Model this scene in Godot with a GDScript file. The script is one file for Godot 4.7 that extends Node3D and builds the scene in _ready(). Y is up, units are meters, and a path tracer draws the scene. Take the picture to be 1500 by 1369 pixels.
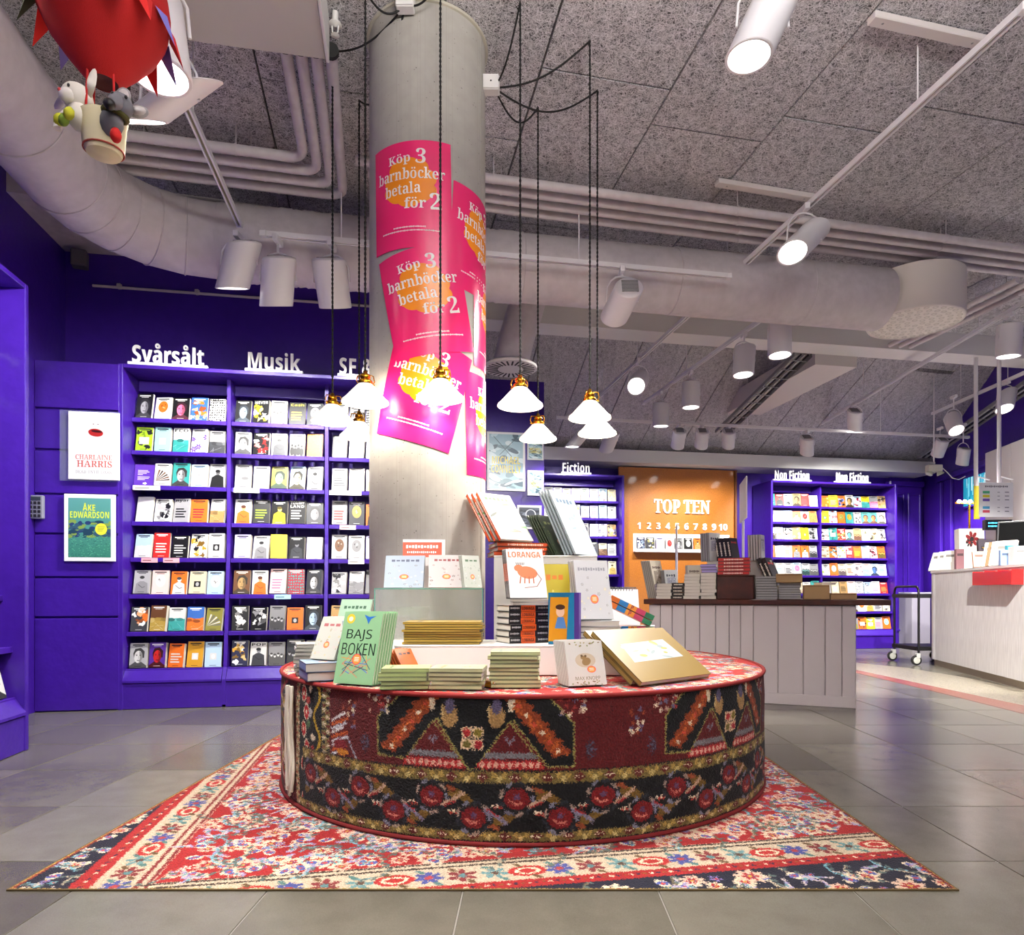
extends Node3D
# Bookshop interior. Units are metres, y up. The camera stands at x = 0, z = 0 and looks along -z.

const FOCAL := 1000.0          # focal length in pixels of the 1500 x 1369 photograph
const CX := 775.0              # where the lens axis meets the picture
const CY := 868.0
const EYE := 0.9
const TURN := 0.18326          # the shop's walls are turned 10.5 degrees from the lens axis
const CTURN := 0.2182          # ceiling panels, pipes and tracks: 12.5 degrees

var names := {}
var mats := {}
var rng := RandomNumberGenerator.new()
var ORD := ["first", "second", "third", "fourth", "fifth", "sixth", "seventh", "eighth", "ninth", "tenth", "eleventh", "twelfth"]

# ---------- positions ----------
func W(px: float, py: float, depth: float) -> Vector3:            # a pixel's direction, at a known distance
	return Vector3((px - CX) / FOCAL * depth, EYE + (CY - py) / FOCAL * depth, -depth)

func G(px: float, py: float, y := 0.0) -> Vector3:                # a pixel on the level plane at height y
	return W(px, py, (EYE - y) * FOCAL / (py - CY))

func R(u: float, v: float, y := 0.0, turn := TURN) -> Vector3:    # the shop's own axes: u along the back wall, v away from the street
	return Vector3(u * cos(turn) - v * sin(turn), y, -(u * sin(turn) + v * cos(turn)))

func VP(px: float, py: float, v: float) -> Vector3:               # a pixel on the upright plane v = const
	var t := (px - CX) / FOCAL
	return W(px, py, v / (cos(TURN) - t * sin(TURN)))

func UV(p: Vector3) -> Vector2:                                   # world point to the shop's u, v
	return Vector2(p.x * cos(TURN) - p.z * sin(TURN), -p.x * sin(TURN) - p.z * cos(TURN))

# ---------- mesh building ----------
class MB:
	var v := PackedVector3Array()
	var n := PackedVector3Array()
	var t := PackedVector2Array()
	func tri(a: Vector3, b: Vector3, c: Vector3, na: Vector3, nb: Vector3, nc: Vector3, ta := Vector2(), tb := Vector2(), tc := Vector2()) -> void:
		if (b - a).cross(c - a).dot(na + nb + nc) > 0.0:
			v.append_array([a, c, b]); n.append_array([na, nc, nb]); t.append_array([ta, tc, tb])
		else:
			v.append_array([a, b, c]); n.append_array([na, nb, nc]); t.append_array([ta, tb, tc])
	func quad(a: Vector3, b: Vector3, c: Vector3, d: Vector3, nn: Vector3, uv := Rect2(0, 0, 1, 1)) -> void:   # a bottom left, b bottom right, c top right, d top left
		var p := uv.position; var e := uv.end
		tri(a, b, c, nn, nn, nn, Vector2(p.x, e.y), Vector2(e.x, e.y), Vector2(e.x, p.y))
		tri(a, c, d, nn, nn, nn, Vector2(p.x, e.y), Vector2(e.x, p.y), Vector2(p.x, p.y))
	func flat(a: Vector3, b: Vector3, c: Vector3, outward: Vector3) -> void:
		var nn := (b - a).cross(c - a).normalized()
		if nn.dot(outward) < 0: nn = -nn
		tri(a, b, c, nn, nn, nn)
	func box(lo: Vector3, hi: Vector3, T := Transform3D()) -> MB:
		var c := (lo + hi) / 2; var h := (hi - lo) / 2
		return cbox(c, h, 0.0, T)
	func cbox(c: Vector3, h: Vector3, bev := 0.0, T := Transform3D()) -> MB:   # box with chamfered edges
		bev = minf(bev, minf(h.x, minf(h.y, h.z)) * 0.9)
		var ax := [Vector3.RIGHT, Vector3.UP, Vector3.BACK]
		for i in 3:
			var j := (i + 1) % 3; var k := (i + 2) % 3
			for s in [-1.0, 1.0]:
				var o: Vector3 = c + ax[i] * h[i] * s
				var a: Vector3 = ax[j] * (h[j] - bev); var b: Vector3 = ax[k] * (h[k] - bev)
				quad(T * (o - a - b), T * (o + a - b), T * (o + a + b), T * (o - a + b), T.basis * (ax[i] * s))
			if bev > 0.0:
				for s in [-1.0, 1.0]:
					for r in [-1.0, 1.0]:     # the edges along axis i
						var e1: Vector3 = c + ax[j] * h[j] * s + ax[k] * (h[k] - bev) * r
						var e2: Vector3 = c + ax[j] * (h[j] - bev) * s + ax[k] * h[k] * r
						var l: Vector3 = ax[i] * (h[i] - bev)
						quad(T * (e1 - l), T * (e1 + l), T * (e2 + l), T * (e2 - l), T.basis * (ax[j] * s + ax[k] * r).normalized())
		if bev > 0.0:
			for sx in [-1.0, 1.0]:
				for sy in [-1.0, 1.0]:
					for sz in [-1.0, 1.0]:
						var s := Vector3(sx, sy, sz)
						var p1 := c + Vector3(h.x, h.y - bev, h.z - bev) * s
						var p2 := c + Vector3(h.x - bev, h.y, h.z - bev) * s
						var p3 := c + Vector3(h.x - bev, h.y - bev, h.z) * s
						var nn := T.basis * s.normalized()
						tri(T * p1, T * p2, T * p3, nn, nn, nn)
		return self
	func lathe(prof: Array, seg := 24, T := Transform3D(), a0 := 0.0, a1 := TAU) -> MB:   # profile of Vector2(radius, y), smooth, turned round y
		var m := prof.size()
		var nr := []
		for i in m:
			var d: Vector2 = (prof[mini(i + 1, m - 1)] - prof[maxi(i - 1, 0)]).normalized()
			nr.append(Vector2(d.y, -d.x))
		for s in seg:
			var p := a0 + (a1 - a0) * s / seg; var q := a0 + (a1 - a0) * (s + 1) / seg
			var dp := Vector3(cos(p), 0, sin(p)); var dq := Vector3(cos(q), 0, sin(q))
			for i in m - 1:
				var A: Vector2 = prof[i]; var B: Vector2 = prof[i + 1]
				var f: Vector2 = (B - A).normalized(); f = Vector2(f.y, -f.x)
				var nA: Vector2 = nr[i] if nr[i].dot(f) > 0.82 else f
				var nB: Vector2 = nr[i + 1] if nr[i + 1].dot(f) > 0.82 else f
				var a := T * (dp * A.x + Vector3.UP * A.y); var b := T * (dq * A.x + Vector3.UP * A.y)
				var c := T * (dq * B.x + Vector3.UP * B.y); var d2 := T * (dp * B.x + Vector3.UP * B.y)
				var na := T.basis * (dp * nA.x + Vector3.UP * nA.y); var nb := T.basis * (dq * nA.x + Vector3.UP * nA.y)
				var nc := T.basis * (dq * nB.x + Vector3.UP * nB.y); var nd := T.basis * (dp * nB.x + Vector3.UP * nB.y)
				var u0 := float(s) / seg; var u1 := float(s + 1) / seg; var w0 := float(i) / (m - 1); var w1 := float(i + 1) / (m - 1)
				if A.x > 1e-6: tri(a, b, c, na, nb, nc, Vector2(u0, w0), Vector2(u1, w0), Vector2(u1, w1))
				if B.x > 1e-6: tri(a, c, d2, na, nc, nd, Vector2(u0, w0), Vector2(u1, w1), Vector2(u0, w1))
		return self
	func tube(path: Array, rad: float, seg := 8, caps := true, rads := []) -> MB:
		var m := path.size(); var rings := []; var nrm := []
		var side := Vector3.ZERO
		for i in m:
			var d: Vector3 = (path[mini(i + 1, m - 1)] - path[maxi(i - 1, 0)]).normalized()
			if side == Vector3.ZERO: side = d.cross(Vector3.UP if absf(d.y) < 0.9 else Vector3.RIGHT).normalized()
			side = (side - d * side.dot(d)).normalized()
			var up := side.cross(d)
			var rr: float = rads[i] if rads.size() else rad
			var k := 1.0
			if i > 0 and i < m - 1:
				k = 1.0 / maxf(0.5, cos((path[i] - path[i - 1]).angle_to(path[i + 1] - path[i]) / 2))
			var ring := PackedVector3Array(); var rn := PackedVector3Array()
			for s in seg:
				var a := TAU * s / seg
				var o := side * cos(a) + up * sin(a)
				rn.append(o); ring.append(path[i] + o * rr * lerpf(1.0, k, 0.5))
			rings.append(ring); nrm.append(rn)
		for i in m - 1:
			for s in seg:
				var z := (s + 1) % seg
				var u0 := float(s) / seg; var u1 := float(s + 1) / seg
				tri(rings[i][s], rings[i][z], rings[i + 1][z], nrm[i][s], nrm[i][z], nrm[i + 1][z], Vector2(u0, i), Vector2(u1, i), Vector2(u1, i + 1))
				tri(rings[i][s], rings[i + 1][z], rings[i + 1][s], nrm[i][s], nrm[i + 1][z], nrm[i + 1][s], Vector2(u0, i), Vector2(u1, i + 1), Vector2(u0, i + 1))
		if caps:
			for e in [0, m - 1]:
				var d: Vector3 = (path[0] - path[1]).normalized() if e == 0 else (path[m - 1] - path[m - 2]).normalized()
				for s in seg: tri(path[e], rings[e][s], rings[e][(s + 1) % seg], d, d, d)
		return self
	func prism(poly: PackedVector2Array, z0: float, z1: float, T := Transform3D()) -> MB:   # outline in x, y pulled along z
		var idx := Geometry2D.triangulate_polygon(poly)
		for i in range(0, idx.size(), 3):
			for z in [z0, z1]:
				var nn := T.basis * Vector3(0, 0, 1 if z == z1 else -1)
				var a := poly[idx[i]]; var b := poly[idx[i + 1]]; var c := poly[idx[i + 2]]
				tri(T * Vector3(a.x, a.y, z), T * Vector3(b.x, b.y, z), T * Vector3(c.x, c.y, z), nn, nn, nn, a, b, c)
		var cw := 1.0 if Geometry2D.is_polygon_clockwise(poly) else -1.0
		for i in poly.size():
			var a := poly[i]; var b := poly[(i + 1) % poly.size()]
			var d := (b - a).normalized()
			quad(T * Vector3(a.x, a.y, z0), T * Vector3(b.x, b.y, z0), T * Vector3(b.x, b.y, z1), T * Vector3(a.x, a.y, z1), T.basis * Vector3(-d.y * cw, d.x * cw, 0))
		return self
	func blob(c: Vector3, r: Vector3, seg := 12, T := Transform3D()) -> MB:
		var p := []
		for i in seg / 2 + 1:
			var a := -PI / 2 + PI * i / (seg / 2)
			p.append(Vector2(cos(a), sin(a)))
		p[0].x = 0.0; p[-1].x = 0.0
		return lathe(p, seg, T * Transform3D(Basis.from_scale(r), c))
	func mesh() -> ArrayMesh:
		for i in n.size(): n[i] = n[i].normalized()
		var a := []; a.resize(Mesh.ARRAY_MAX)
		a[Mesh.ARRAY_VERTEX] = v; a[Mesh.ARRAY_NORMAL] = n; a[Mesh.ARRAY_TEX_UV] = t
		var m := ArrayMesh.new()
		m.add_surface_from_arrays(Mesh.PRIMITIVE_TRIANGLES, a)
		return m

# ---------- nodes ----------
func numbered(called: String) -> String:
	var k: int = names.get(called, 0)
	names[called] = k + 1
	return called if k == 0 else "%s_%03d" % [called, k]

func thing(called: String, label: String, category: String, at := Vector3.ZERO, turn := 0.0, group := "", kind := "") -> Node3D:
	var o := Node3D.new()
	o.name = numbered(called)
	add_child(o)
	o.position = at; o.rotation.y = turn
	tag(o, label, category, group, kind)
	return o

func tag(o: Node3D, label := "", category := "", group := "", kind := "") -> void:
	if label: o.set_meta("label", label)
	if category: o.set_meta("category", category)
	if group: o.set_meta("group", group)
	if kind: o.set_meta("kind", kind)

func obj(called: String, m, mat: Material, parent: Node = null, at := Transform3D()) -> MeshInstance3D:
	var o := MeshInstance3D.new()
	o.mesh = m.mesh() if m is MB else m
	o.material_override = mat
	o.transform = at
	if parent == null:
		o.name = numbered(called)
		add_child(o)
	else:
		o.name = called
		parent.add_child(o, true)
	return o

func struct(called: String, m, mat: Material, label := "", parent: Node = null, at := Transform3D()) -> MeshInstance3D:
	var o := obj(called, m, mat, parent, at)
	if parent == null:
		tag(o, label, called.split("_")[0], "", "structure")
	return o

func M(c: Color, rough := 0.6, metal := 0.0) -> StandardMaterial3D:
	var key := "%s %.2f %.2f" % [c.to_html(), rough, metal]
	if not mats.has(key):
		var m := StandardMaterial3D.new()
		m.albedo_color = c; m.roughness = rough; m.metallic = metal
		mats[key] = m
	return mats[key]

func glow(c: Color, e: float, base := Color.WHITE) -> StandardMaterial3D:
	var m := StandardMaterial3D.new()
	m.albedo_color = base; m.emission_enabled = true; m.emission = c; m.emission_energy_multiplier = e; m.roughness = 0.4
	return m

func textured(im: Image, rough := 0.7, triplanar := 0.0, world := true) -> StandardMaterial3D:
	var m := StandardMaterial3D.new()
	m.albedo_texture = ImageTexture.create_from_image(im); m.roughness = rough
	if triplanar > 0:
		m.uv1_triplanar = true; m.uv1_world_triplanar = world; m.uv1_scale = Vector3.ONE / triplanar
	return m

func with_bump(m: StandardMaterial3D, im: Image, strength := 1.0) -> StandardMaterial3D:
	var b: Image = im.duplicate()
	b.bump_map_to_normal_map(strength)
	m.normal_enabled = true; m.normal_texture = ImageTexture.create_from_image(b); m.normal_scale = 1.0
	return m

func noise_image(size: int, freq: float, sd: int, oct := 4) -> Image:
	var f := FastNoiseLite.new()
	f.seed = sd; f.frequency = freq; f.fractal_octaves = oct
	return f.get_seamless_image(size, size)

func tinted(im: Image, a: Color, b: Color) -> Image:               # grey to colours
	var o := Image.create(im.get_width(), im.get_height(), false, Image.FORMAT_RGB8)
	var src := im.get_data(); var d := o.get_data()
	if im.get_format() != Image.FORMAT_L8:
		im.convert(Image.FORMAT_L8); src = im.get_data()
	for i in src.size():
		var k := src[i] / 255.0
		d[i * 3] = int(255 * lerpf(a.r, b.r, k)); d[i * 3 + 1] = int(255 * lerpf(a.g, b.g, k)); d[i * 3 + 2] = int(255 * lerpf(a.b, b.b, k))
	return Image.create_from_data(im.get_width(), im.get_height(), false, Image.FORMAT_RGB8, d)

func aim(from: Vector3, to: Vector3) -> Transform3D:               # local -y points along from -> to
	var y := (from - to).normalized()
	var x := y.cross(Vector3.BACK if absf(y.z) < 0.95 else Vector3.RIGHT).normalized()
	return Transform3D(Basis(x, y, x.cross(y)), from)

func rect_poly(w: float, h: float) -> PackedVector2Array:
	return PackedVector2Array([Vector2(-w / 2, -h / 2), Vector2(w / 2, -h / 2), Vector2(w / 2, h / 2), Vector2(-w / 2, h / 2)])

# ---------- drawing print and weave into images ----------
var fonts := {}
var words_cache := {}

func font(which: String) -> SystemFont:
	if not fonts.has(which):
		var f := SystemFont.new()
		f.font_names = PackedStringArray(["Droid Serif" if which.begins_with("serif") else "Droid Sans"])
		f.font_weight = 700 if which.ends_with("bold") else 400
		fonts[which] = f
	return fonts[which]

func word(s: String, which: String) -> Array:                      # [triangle corners, width, cap height 0.72] at one unit per em
	var key := which + s
	if not words_cache.has(key):
		var tm := TextMesh.new()
		tm.font = font(which); tm.font_size = 64; tm.pixel_size = 1.0 / 64; tm.depth = 0.0; tm.curve_step = 4.0
		tm.horizontal_alignment = HORIZONTAL_ALIGNMENT_CENTER
		tm.text = s
		var a := tm.get_mesh_arrays()
		var vs: PackedVector3Array = a[Mesh.ARRAY_VERTEX]
		var lo := Vector2(1e9, 1e9); var hi := -lo
		for p in vs:
			lo = lo.min(Vector2(p.x, p.y)); hi = hi.max(Vector2(p.x, p.y))
		words_cache[key] = [vs, lo, hi]
	return words_cache[key]

func fill_tri(im: Image, a: Vector2, b: Vector2, c: Vector2, col: Color) -> void:
	var y0 := maxi(0, int(floor(minf(a.y, minf(b.y, c.y)))))
	var y1 := mini(im.get_height() - 1, int(ceil(maxf(a.y, maxf(b.y, c.y)))))
	for y in range(y0, y1 + 1):
		var yc := y + 0.5
		var l := 1e9; var r := -1e9
		for e in 3:
			var p: Vector2 = a if e == 0 else b if e == 1 else c
			var q: Vector2 = b if e == 0 else c if e == 1 else a
			if (p.y <= yc) != (q.y <= yc):
				var x := p.x + (q.x - p.x) * (yc - p.y) / (q.y - p.y)
				l = minf(l, x); r = maxf(r, x)
		if r > l:
			var x0 := int(round(l)); var x1 := int(round(r))
			if x1 > x0: im.fill_rect(Rect2i(x0, y, x1 - x0, 1), col)

func fill_poly(im: Image, pts: PackedVector2Array, col: Color) -> void:   # even-odd scanlines
	var ylo := 1e9; var yhi := -1e9
	for p in pts: ylo = minf(ylo, p.y); yhi = maxf(yhi, p.y)
	for y in range(maxi(0, int(floor(ylo))), mini(im.get_height() - 1, int(ceil(yhi))) + 1):
		var yc := y + 0.5
		var xs := []
		for i in pts.size():
			var p := pts[i]; var q := pts[(i + 1) % pts.size()]
			if (p.y <= yc) != (q.y <= yc): xs.append(p.x + (q.x - p.x) * (yc - p.y) / (q.y - p.y))
		xs.sort()
		for i in range(0, xs.size() - 1, 2):
			var x0 := int(round(xs[i])); var x1 := int(round(xs[i + 1]))
			if x1 > x0: im.fill_rect(Rect2i(x0, y, x1 - x0, 1), col)

func oval(im: Image, c: Vector2, r: Vector2, col: Color, turn := 0.0, k := 14) -> void:
	var p := PackedVector2Array()
	for i in k: p.append(c + Vector2(cos(TAU * i / k) * r.x, sin(TAU * i / k) * r.y).rotated(turn))
	fill_poly(im, p, col)

func stroke(im: Image, pts: Array, w: float, col: Color) -> void:
	for i in pts.size() - 1:
		var d: Vector2 = (pts[i + 1] - pts[i]).normalized().orthogonal() * w / 2
		fill_poly(im, PackedVector2Array([pts[i] + d, pts[i + 1] + d, pts[i + 1] - d, pts[i] - d]), col)
		if w > 3: oval(im, pts[i], Vector2(w / 2, w / 2), col, 0, 8)

func write(im: Image, s: String, box: Rect2, col: Color, which := "sans_bold", turn := 0.0, stretch := true) -> void:   # text fitted into a box
	if s == "": return
	var w := word(s, which)
	var lo: Vector2 = w[1]; var hi: Vector2 = w[2]
	var sz := hi - lo
	if sz.x <= 0: return
	var k := Vector2(box.size.x / sz.x, box.size.y / sz.y)
	if not stretch: k = Vector2.ONE * minf(k.x, k.y)
	var mid := (lo + hi) / 2
	var c := box.get_center()
	var vs: PackedVector3Array = w[0]
	var pts := PackedVector2Array()
	for p in vs: pts.append(c + (Vector2(p.x - mid.x, mid.y - p.y) * k).rotated(turn))
	for i in range(0, pts.size(), 3): fill_tri(im, pts[i], pts[i + 1], pts[i + 2], col)

func scrawl(im: Image, box: Rect2, col: Color, turn := 0.0, n := 7) -> void:      # print too small to read: a line of short marks
	var c := box.get_center()
	for i in n:
		var w := box.size.x / n
		var x := -box.size.x / 2 + w * (i + 0.5)
		var h := box.size.y * (0.62 + 0.38 * float((i * 7 + 3) % 5) / 4.0)
		var p := PackedVector2Array()
		for q in [Vector2(-w * 0.36, -h / 2), Vector2(w * 0.36, -h / 2), Vector2(w * 0.36, h / 2), Vector2(-w * 0.36, h / 2)]: p.append(c + (Vector2(x, 0) + q).rotated(turn))
		fill_poly(im, p, col)

func letters(s: String, height: float, depth: float, which := "sans_bold") -> TextMesh:
	var tm := TextMesh.new()
	tm.font = font(which); tm.font_size = 64; tm.pixel_size = height / 64.0; tm.depth = depth; tm.curve_step = 3.0
	tm.text = s
	return tm

func letter_row(s: String, height: float, depth: float, which: String, T: Transform3D, mat: Material, parent: Node) -> void:   # each letter a part of its own, set as in one line of text
	var f := font(which)
	var px := height / 64.0
	var full := f.get_string_size(s, HORIZONTAL_ALIGNMENT_LEFT, -1, 64).x
	for i in s.length():
		if s[i] == " ": continue
		var a := f.get_string_size(s.substr(0, i), HORIZONTAL_ALIGNMENT_LEFT, -1, 64).x
		var b := f.get_string_size(s.substr(0, i + 1), HORIZONTAL_ALIGNMENT_LEFT, -1, 64).x
		obj("letter", letters(s[i], height, depth, which), mat, parent, T * Transform3D(Basis(), Vector3(((a + b) / 2 - full / 2) * px, 0, 0)))

# ---------- materials ----------
var purple: StandardMaterial3D
var purple_dark: StandardMaterial3D
var white_paint: StandardMaterial3D
var lamp_paint: StandardMaterial3D
var duct_paint: StandardMaterial3D
var lilac_wood: StandardMaterial3D
var paper: StandardMaterial3D
var board_white: StandardMaterial3D
var wool: StandardMaterial3D
var concrete: StandardMaterial3D
var brass: StandardMaterial3D
var black_cord: StandardMaterial3D
var glass: StandardMaterial3D
var lit_face: StandardMaterial3D

func make_materials() -> void:
	var spots := noise_image(512, 0.02, 5, 5)
	purple = textured(tinted(spots.duplicate(), Color(0.215, 0.078, 0.53), Color(0.245, 0.098, 0.59)), 0.36, 1.3)
	purple = with_bump(purple, noise_image(256, 0.08, 8, 3), 0.22)
	white_paint = M(Color(0.86, 0.85, 0.84), 0.45)
	lamp_paint = M(Color(0.87, 0.86, 0.87), 0.35)
	duct_paint = with_bump(textured(tinted(spots.duplicate(), Color(0.72, 0.69, 0.70), Color(0.80, 0.77, 0.78)), 0.55, 1.1), noise_image(256, 0.05, 9, 3), 0.5)
	board_white = M(Color(0.9, 0.89, 0.87), 0.4)
	brass = M(Color(0.80, 0.58, 0.16), 0.22, 1.0)
	black_cord = M(Color(0.035, 0.03, 0.03), 0.7)
	lit_face = glow(Color(1, 0.985, 0.96), 5.0)
	glass = StandardMaterial3D.new()
	glass.albedo_color = Color(0.93, 1.0, 0.97, 0.06); glass.transparency = BaseMaterial3D.TRANSPARENCY_ALPHA
	glass.roughness = 0.02
	# wood-wool: a mat of pale strands over dark pores
	var wi := Image.create(1024, 1024, false, Image.FORMAT_L8)
	wi.fill(Color(0.12, 0.12, 0.12))
	rng.seed = 41
	for i in 13000:
		var p := Vector2(rng.randf() * 1024, rng.randf() * 1024)
		var a := rng.randf() * TAU
		var bend := rng.randf_range(-0.05, 0.05)
		var g := rng.randf_range(0.52, 0.86) + 0.10 * float(i) / 13000.0
		var wd := 2 if rng.randf() < 0.75 else 3
		for k in rng.randi_range(14, 44):
			p += Vector2.from_angle(a) * 1.6
			a += bend
			wi.fill_rect(Rect2i(posmod(int(p.x), 1024), posmod(int(p.y), 1024), wd, wd), Color(g, g, g))
	wool = textured(tinted(wi.duplicate(), Color(0.20, 0.19, 0.195), Color(0.98, 0.97, 0.985)), 0.95, 0.8)
	wool = with_bump(wool, wi, 3.0)
	# cast concrete with small pits
	var ci := noise_image(1024, 0.012, 21, 6)
	ci = tinted(ci, Color(0.62, 0.605, 0.575), Color(0.67, 0.655, 0.625))
	rng.seed = 7
	for i in 260:
		var c := rng.randf_range(0.30, 0.45)
		oval(ci, Vector2(rng.randf() * 1024, rng.randf() * 1024), Vector2(rng.randf_range(1.0, 3.4), rng.randf_range(1.0, 3.0)), Color(c, c * 0.97, c * 0.92))
	for i in 26:
		var x := rng.randf() * 1024
		ci.fill_rect(Rect2i(int(x), 0, 1, 1024), Color(0.57, 0.555, 0.525))
	concrete = with_bump(textured(ci, 0.75, 1.15), noise_image(512, 0.03, 22, 5), 0.3)
	# paper edges of a book block
	var pi_ := Image.create(64, 256, false, Image.FORMAT_RGB8)
	rng.seed = 3
	for y in 256:
		var g := rng.randf_range(0.74, 0.87)
		pi_.fill_rect(Rect2i(0, y, 64, 1), Color(g, g * 0.975, g * 0.92))
	paper = textured(pi_, 0.85)

# ---------- plan helpers ----------
func pl(u: float, v: float, turn := TURN) -> Vector2:
	var p := R(u, v, 0.0, turn)
	return Vector2(p.x, -p.z)

const LEVEL := Transform3D(Basis(Vector3(1, 0, 0), Vector3(0, 0, -1), Vector3(0, 1, 0)), Vector3.ZERO)

func slab(poly: PackedVector2Array, y0: float, y1: float) -> MB:
	return MB.new().prism(poly, y0, y1, LEVEL)

func far_height(x: float, z: float) -> float:
	var q := UV(Vector3(x, 0, z))
	return 3.0 + 0.5 * (10.3 - q.y)

func slab_far(poly: PackedVector2Array, y0: float, y1: float) -> MB:
	var m := slab(poly, y0, y1)
	var up := (Vector3.UP + R(0, 1, 0) * 0.5).normalized()
	for i in m.v.size():
		m.v[i].y += far_height(m.v[i].x, m.v[i].z)
		if absf(m.n[i].y) > 0.5: m.n[i] = up * signf(m.n[i].y)
	return m

func wall(called: String, a: Vector2, b: Vector2, y0: float, y1: float, thick: float, mat: Material, label: String) -> MeshInstance3D:   # from a to b in u, v; thickness grows to the left of a -> b
	var p := pl(a.x, a.y); var q := pl(b.x, b.y)
	var o := (q - p).normalized().orthogonal() * -thick
	return struct(called, slab(PackedVector2Array([p, q, q + o, p + o]), y0, y1), mat, label)

# ---------- a spotlight on a track ----------
var spot_proto := {}
func spotlight(px: float, py: float, depth: float, target: Vector3, energy: float, angle: float, label: String, track_y: float, size := 1.0, soft := 0.06) -> Node3D:
	var c := W(px, py, depth)
	var t := thing("track_spotlight", label, "spotlight", Vector3(c.x, track_y, c.z), 0, "white spotlights on the ceiling tracks")
	if spot_proto.is_empty():
		spot_proto.adapter = MB.new().cbox(Vector3(0, -0.02, 0), Vector3(0.018, 0.02, 0.06), 0.004).mesh()
		spot_proto.body = MB.new().lathe([Vector2(0.0, 0.148), Vector2(0.07, 0.148), Vector2(0.098, 0.14), Vector2(0.105, 0.128), Vector2(0.105, -0.148), Vector2(0.102, -0.152), Vector2(0.092, -0.152), Vector2(0.09, -0.142)], 28).mesh()
		spot_proto.lens = MB.new().lathe([Vector2(0.0, -0.141), Vector2(0.091, -0.141)], 28).mesh()
		var g := MB.new()
		for i in 9: g.box(Vector3(-0.06, 0.147, -0.0572 + i * 0.0132), Vector3(0.06, 0.151, -0.0512 + i * 0.0132))
		spot_proto.grille = g.mesh()
	obj("track_adapter", spot_proto.adapter, lamp_paint, t)
	var drop := c.y - track_y
	var b := aim(c, target)
	var side := Vector3(b.basis.x.x, 0, b.basis.x.z).normalized()
	if absf(b.basis.y.y) > 0.93: side = R(1, 0)
	var z := side.cross(b.basis.y).normalized()
	b.basis = Basis(side, b.basis.y, z)
	b.origin = Vector3(0, drop, 0)
	var yoke := []
	var top := Vector3(0, minf(-0.04, drop + 0.19), 0)
	for k in 9:
		var a := PI * k / 8
		var q := side * cos(a) * 0.117 * size
		q.y = drop + (top.y - drop) * pow(sin(a), 0.6)
		yoke.append(q)
	obj("bracket", MB.new().tube(yoke, 0.006, 6), lamp_paint, t)
	if top.y < -0.05: obj("stem", MB.new().tube([Vector3(0, -0.03, 0), top], 0.009, 6), lamp_paint, t)
	var sized := Transform3D(b.basis.scaled_local(Vector3.ONE * size), b.origin)
	var body := obj("body", spot_proto.body, lamp_paint, t, sized)
	obj("vent_grille", spot_proto.grille, M(Color(0.45, 0.45, 0.46), 0.5), body)
	obj("lamp_lens", spot_proto.lens, lit_face, body)
	if energy > 0:
		var l := SpotLight3D.new()
		l.name = "spot_beam"
		l.light_energy = energy; l.spot_angle = angle; l.spot_angle_attenuation = 0.6
		l.light_color = Color(1, 0.985, 0.965)
		l.light_size = soft; l.spot_range = 30; l.spot_attenuation = 2.0; l.shadow_enabled = true
		var dir := (target - c).normalized()
		t.add_child(l)
		l.global_transform = Transform3D(Basis.looking_at(dir, Vector3.UP if absf(dir.y) < 0.98 else Vector3.RIGHT), c + dir * 0.165 * size)
	return t

func track(called_label: String, a: Vector3, b: Vector3) -> void:
	var t := thing("lighting_track", called_label, "lighting track", a, 0, "white lighting tracks under the ceiling")
	var d := b - a
	var x := d.normalized(); var z := x.cross(Vector3.UP).normalized()
	var T := Transform3D(Basis(x, Vector3.UP, z), d / 2)
	var l := d.length() / 2
	var m := MB.new().box(Vector3(-l, 0, -0.019), Vector3(l, 0.034, -0.008), T)
	m.box(Vector3(-l, 0, 0.008), Vector3(l, 0.034, 0.019), T).box(Vector3(-l, 0.016, -0.008), Vector3(l, 0.034, 0.008), T)
	obj("rail", m, lamp_paint, t)
	obj("conductor", MB.new().box(Vector3(-l, 0.011, -0.0075), Vector3(l, 0.0155, 0.0075), T), M(Color(0.5, 0.47, 0.36), 0.5), t)
	for e in [-l, l]: obj("end_cap", MB.new().cbox(T * Vector3(e, 0.017, 0), Vector3(0.022, 0.019, 0.022), 0.003), lamp_paint, t)
	var n := maxi(2, int(d.length() / 1.6))
	for i in n:
		var p := d * ((i + 0.3) / n)
		var q := a + p
		var top := far_height(q.x, q.z) if UV(q).y > 7.0 else 3.85
		obj("hanger", MB.new().tube([p + Vector3.UP * 0.03, p + Vector3.UP * (top - q.y - 0.005)], 0.005, 5), lamp_paint, t)

func _ready() -> void:
	# ---------- camera ----------
	var cam := Camera3D.new()
	cam.name = "camera"
	cam.projection = Camera3D.PROJECTION_FRUSTUM
	cam.near = 0.05; cam.far = 60.0
	cam.size = 0.05 * 1369.0 / FOCAL
	cam.frustum_offset = Vector2((750.0 - CX) / FOCAL * 0.05, (CY - 684.5) / FOCAL * 0.05)
	cam.position = Vector3(0, EYE, 0)
	add_child(cam)
	cam.current = true
	# ---------- surroundings and exposure ----------
	var we := WorldEnvironment.new()
	we.name = "surroundings"
	var env := Environment.new()
	env.background_mode = Environment.BG_COLOR
	env.background_color = Color(0, 0, 0)
	env.tonemap_mode = Environment.TONE_MAPPER_LINEAR
	env.tonemap_exposure = 1.3
	env.sdfgi_enabled = true; env.ssao_enabled = true; env.ssil_enabled = true
	we.environment = env
	add_child(we)
	make_materials()
	build_shell()
	build_ceiling_services()
	build_lamps()
	build_all()

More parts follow.
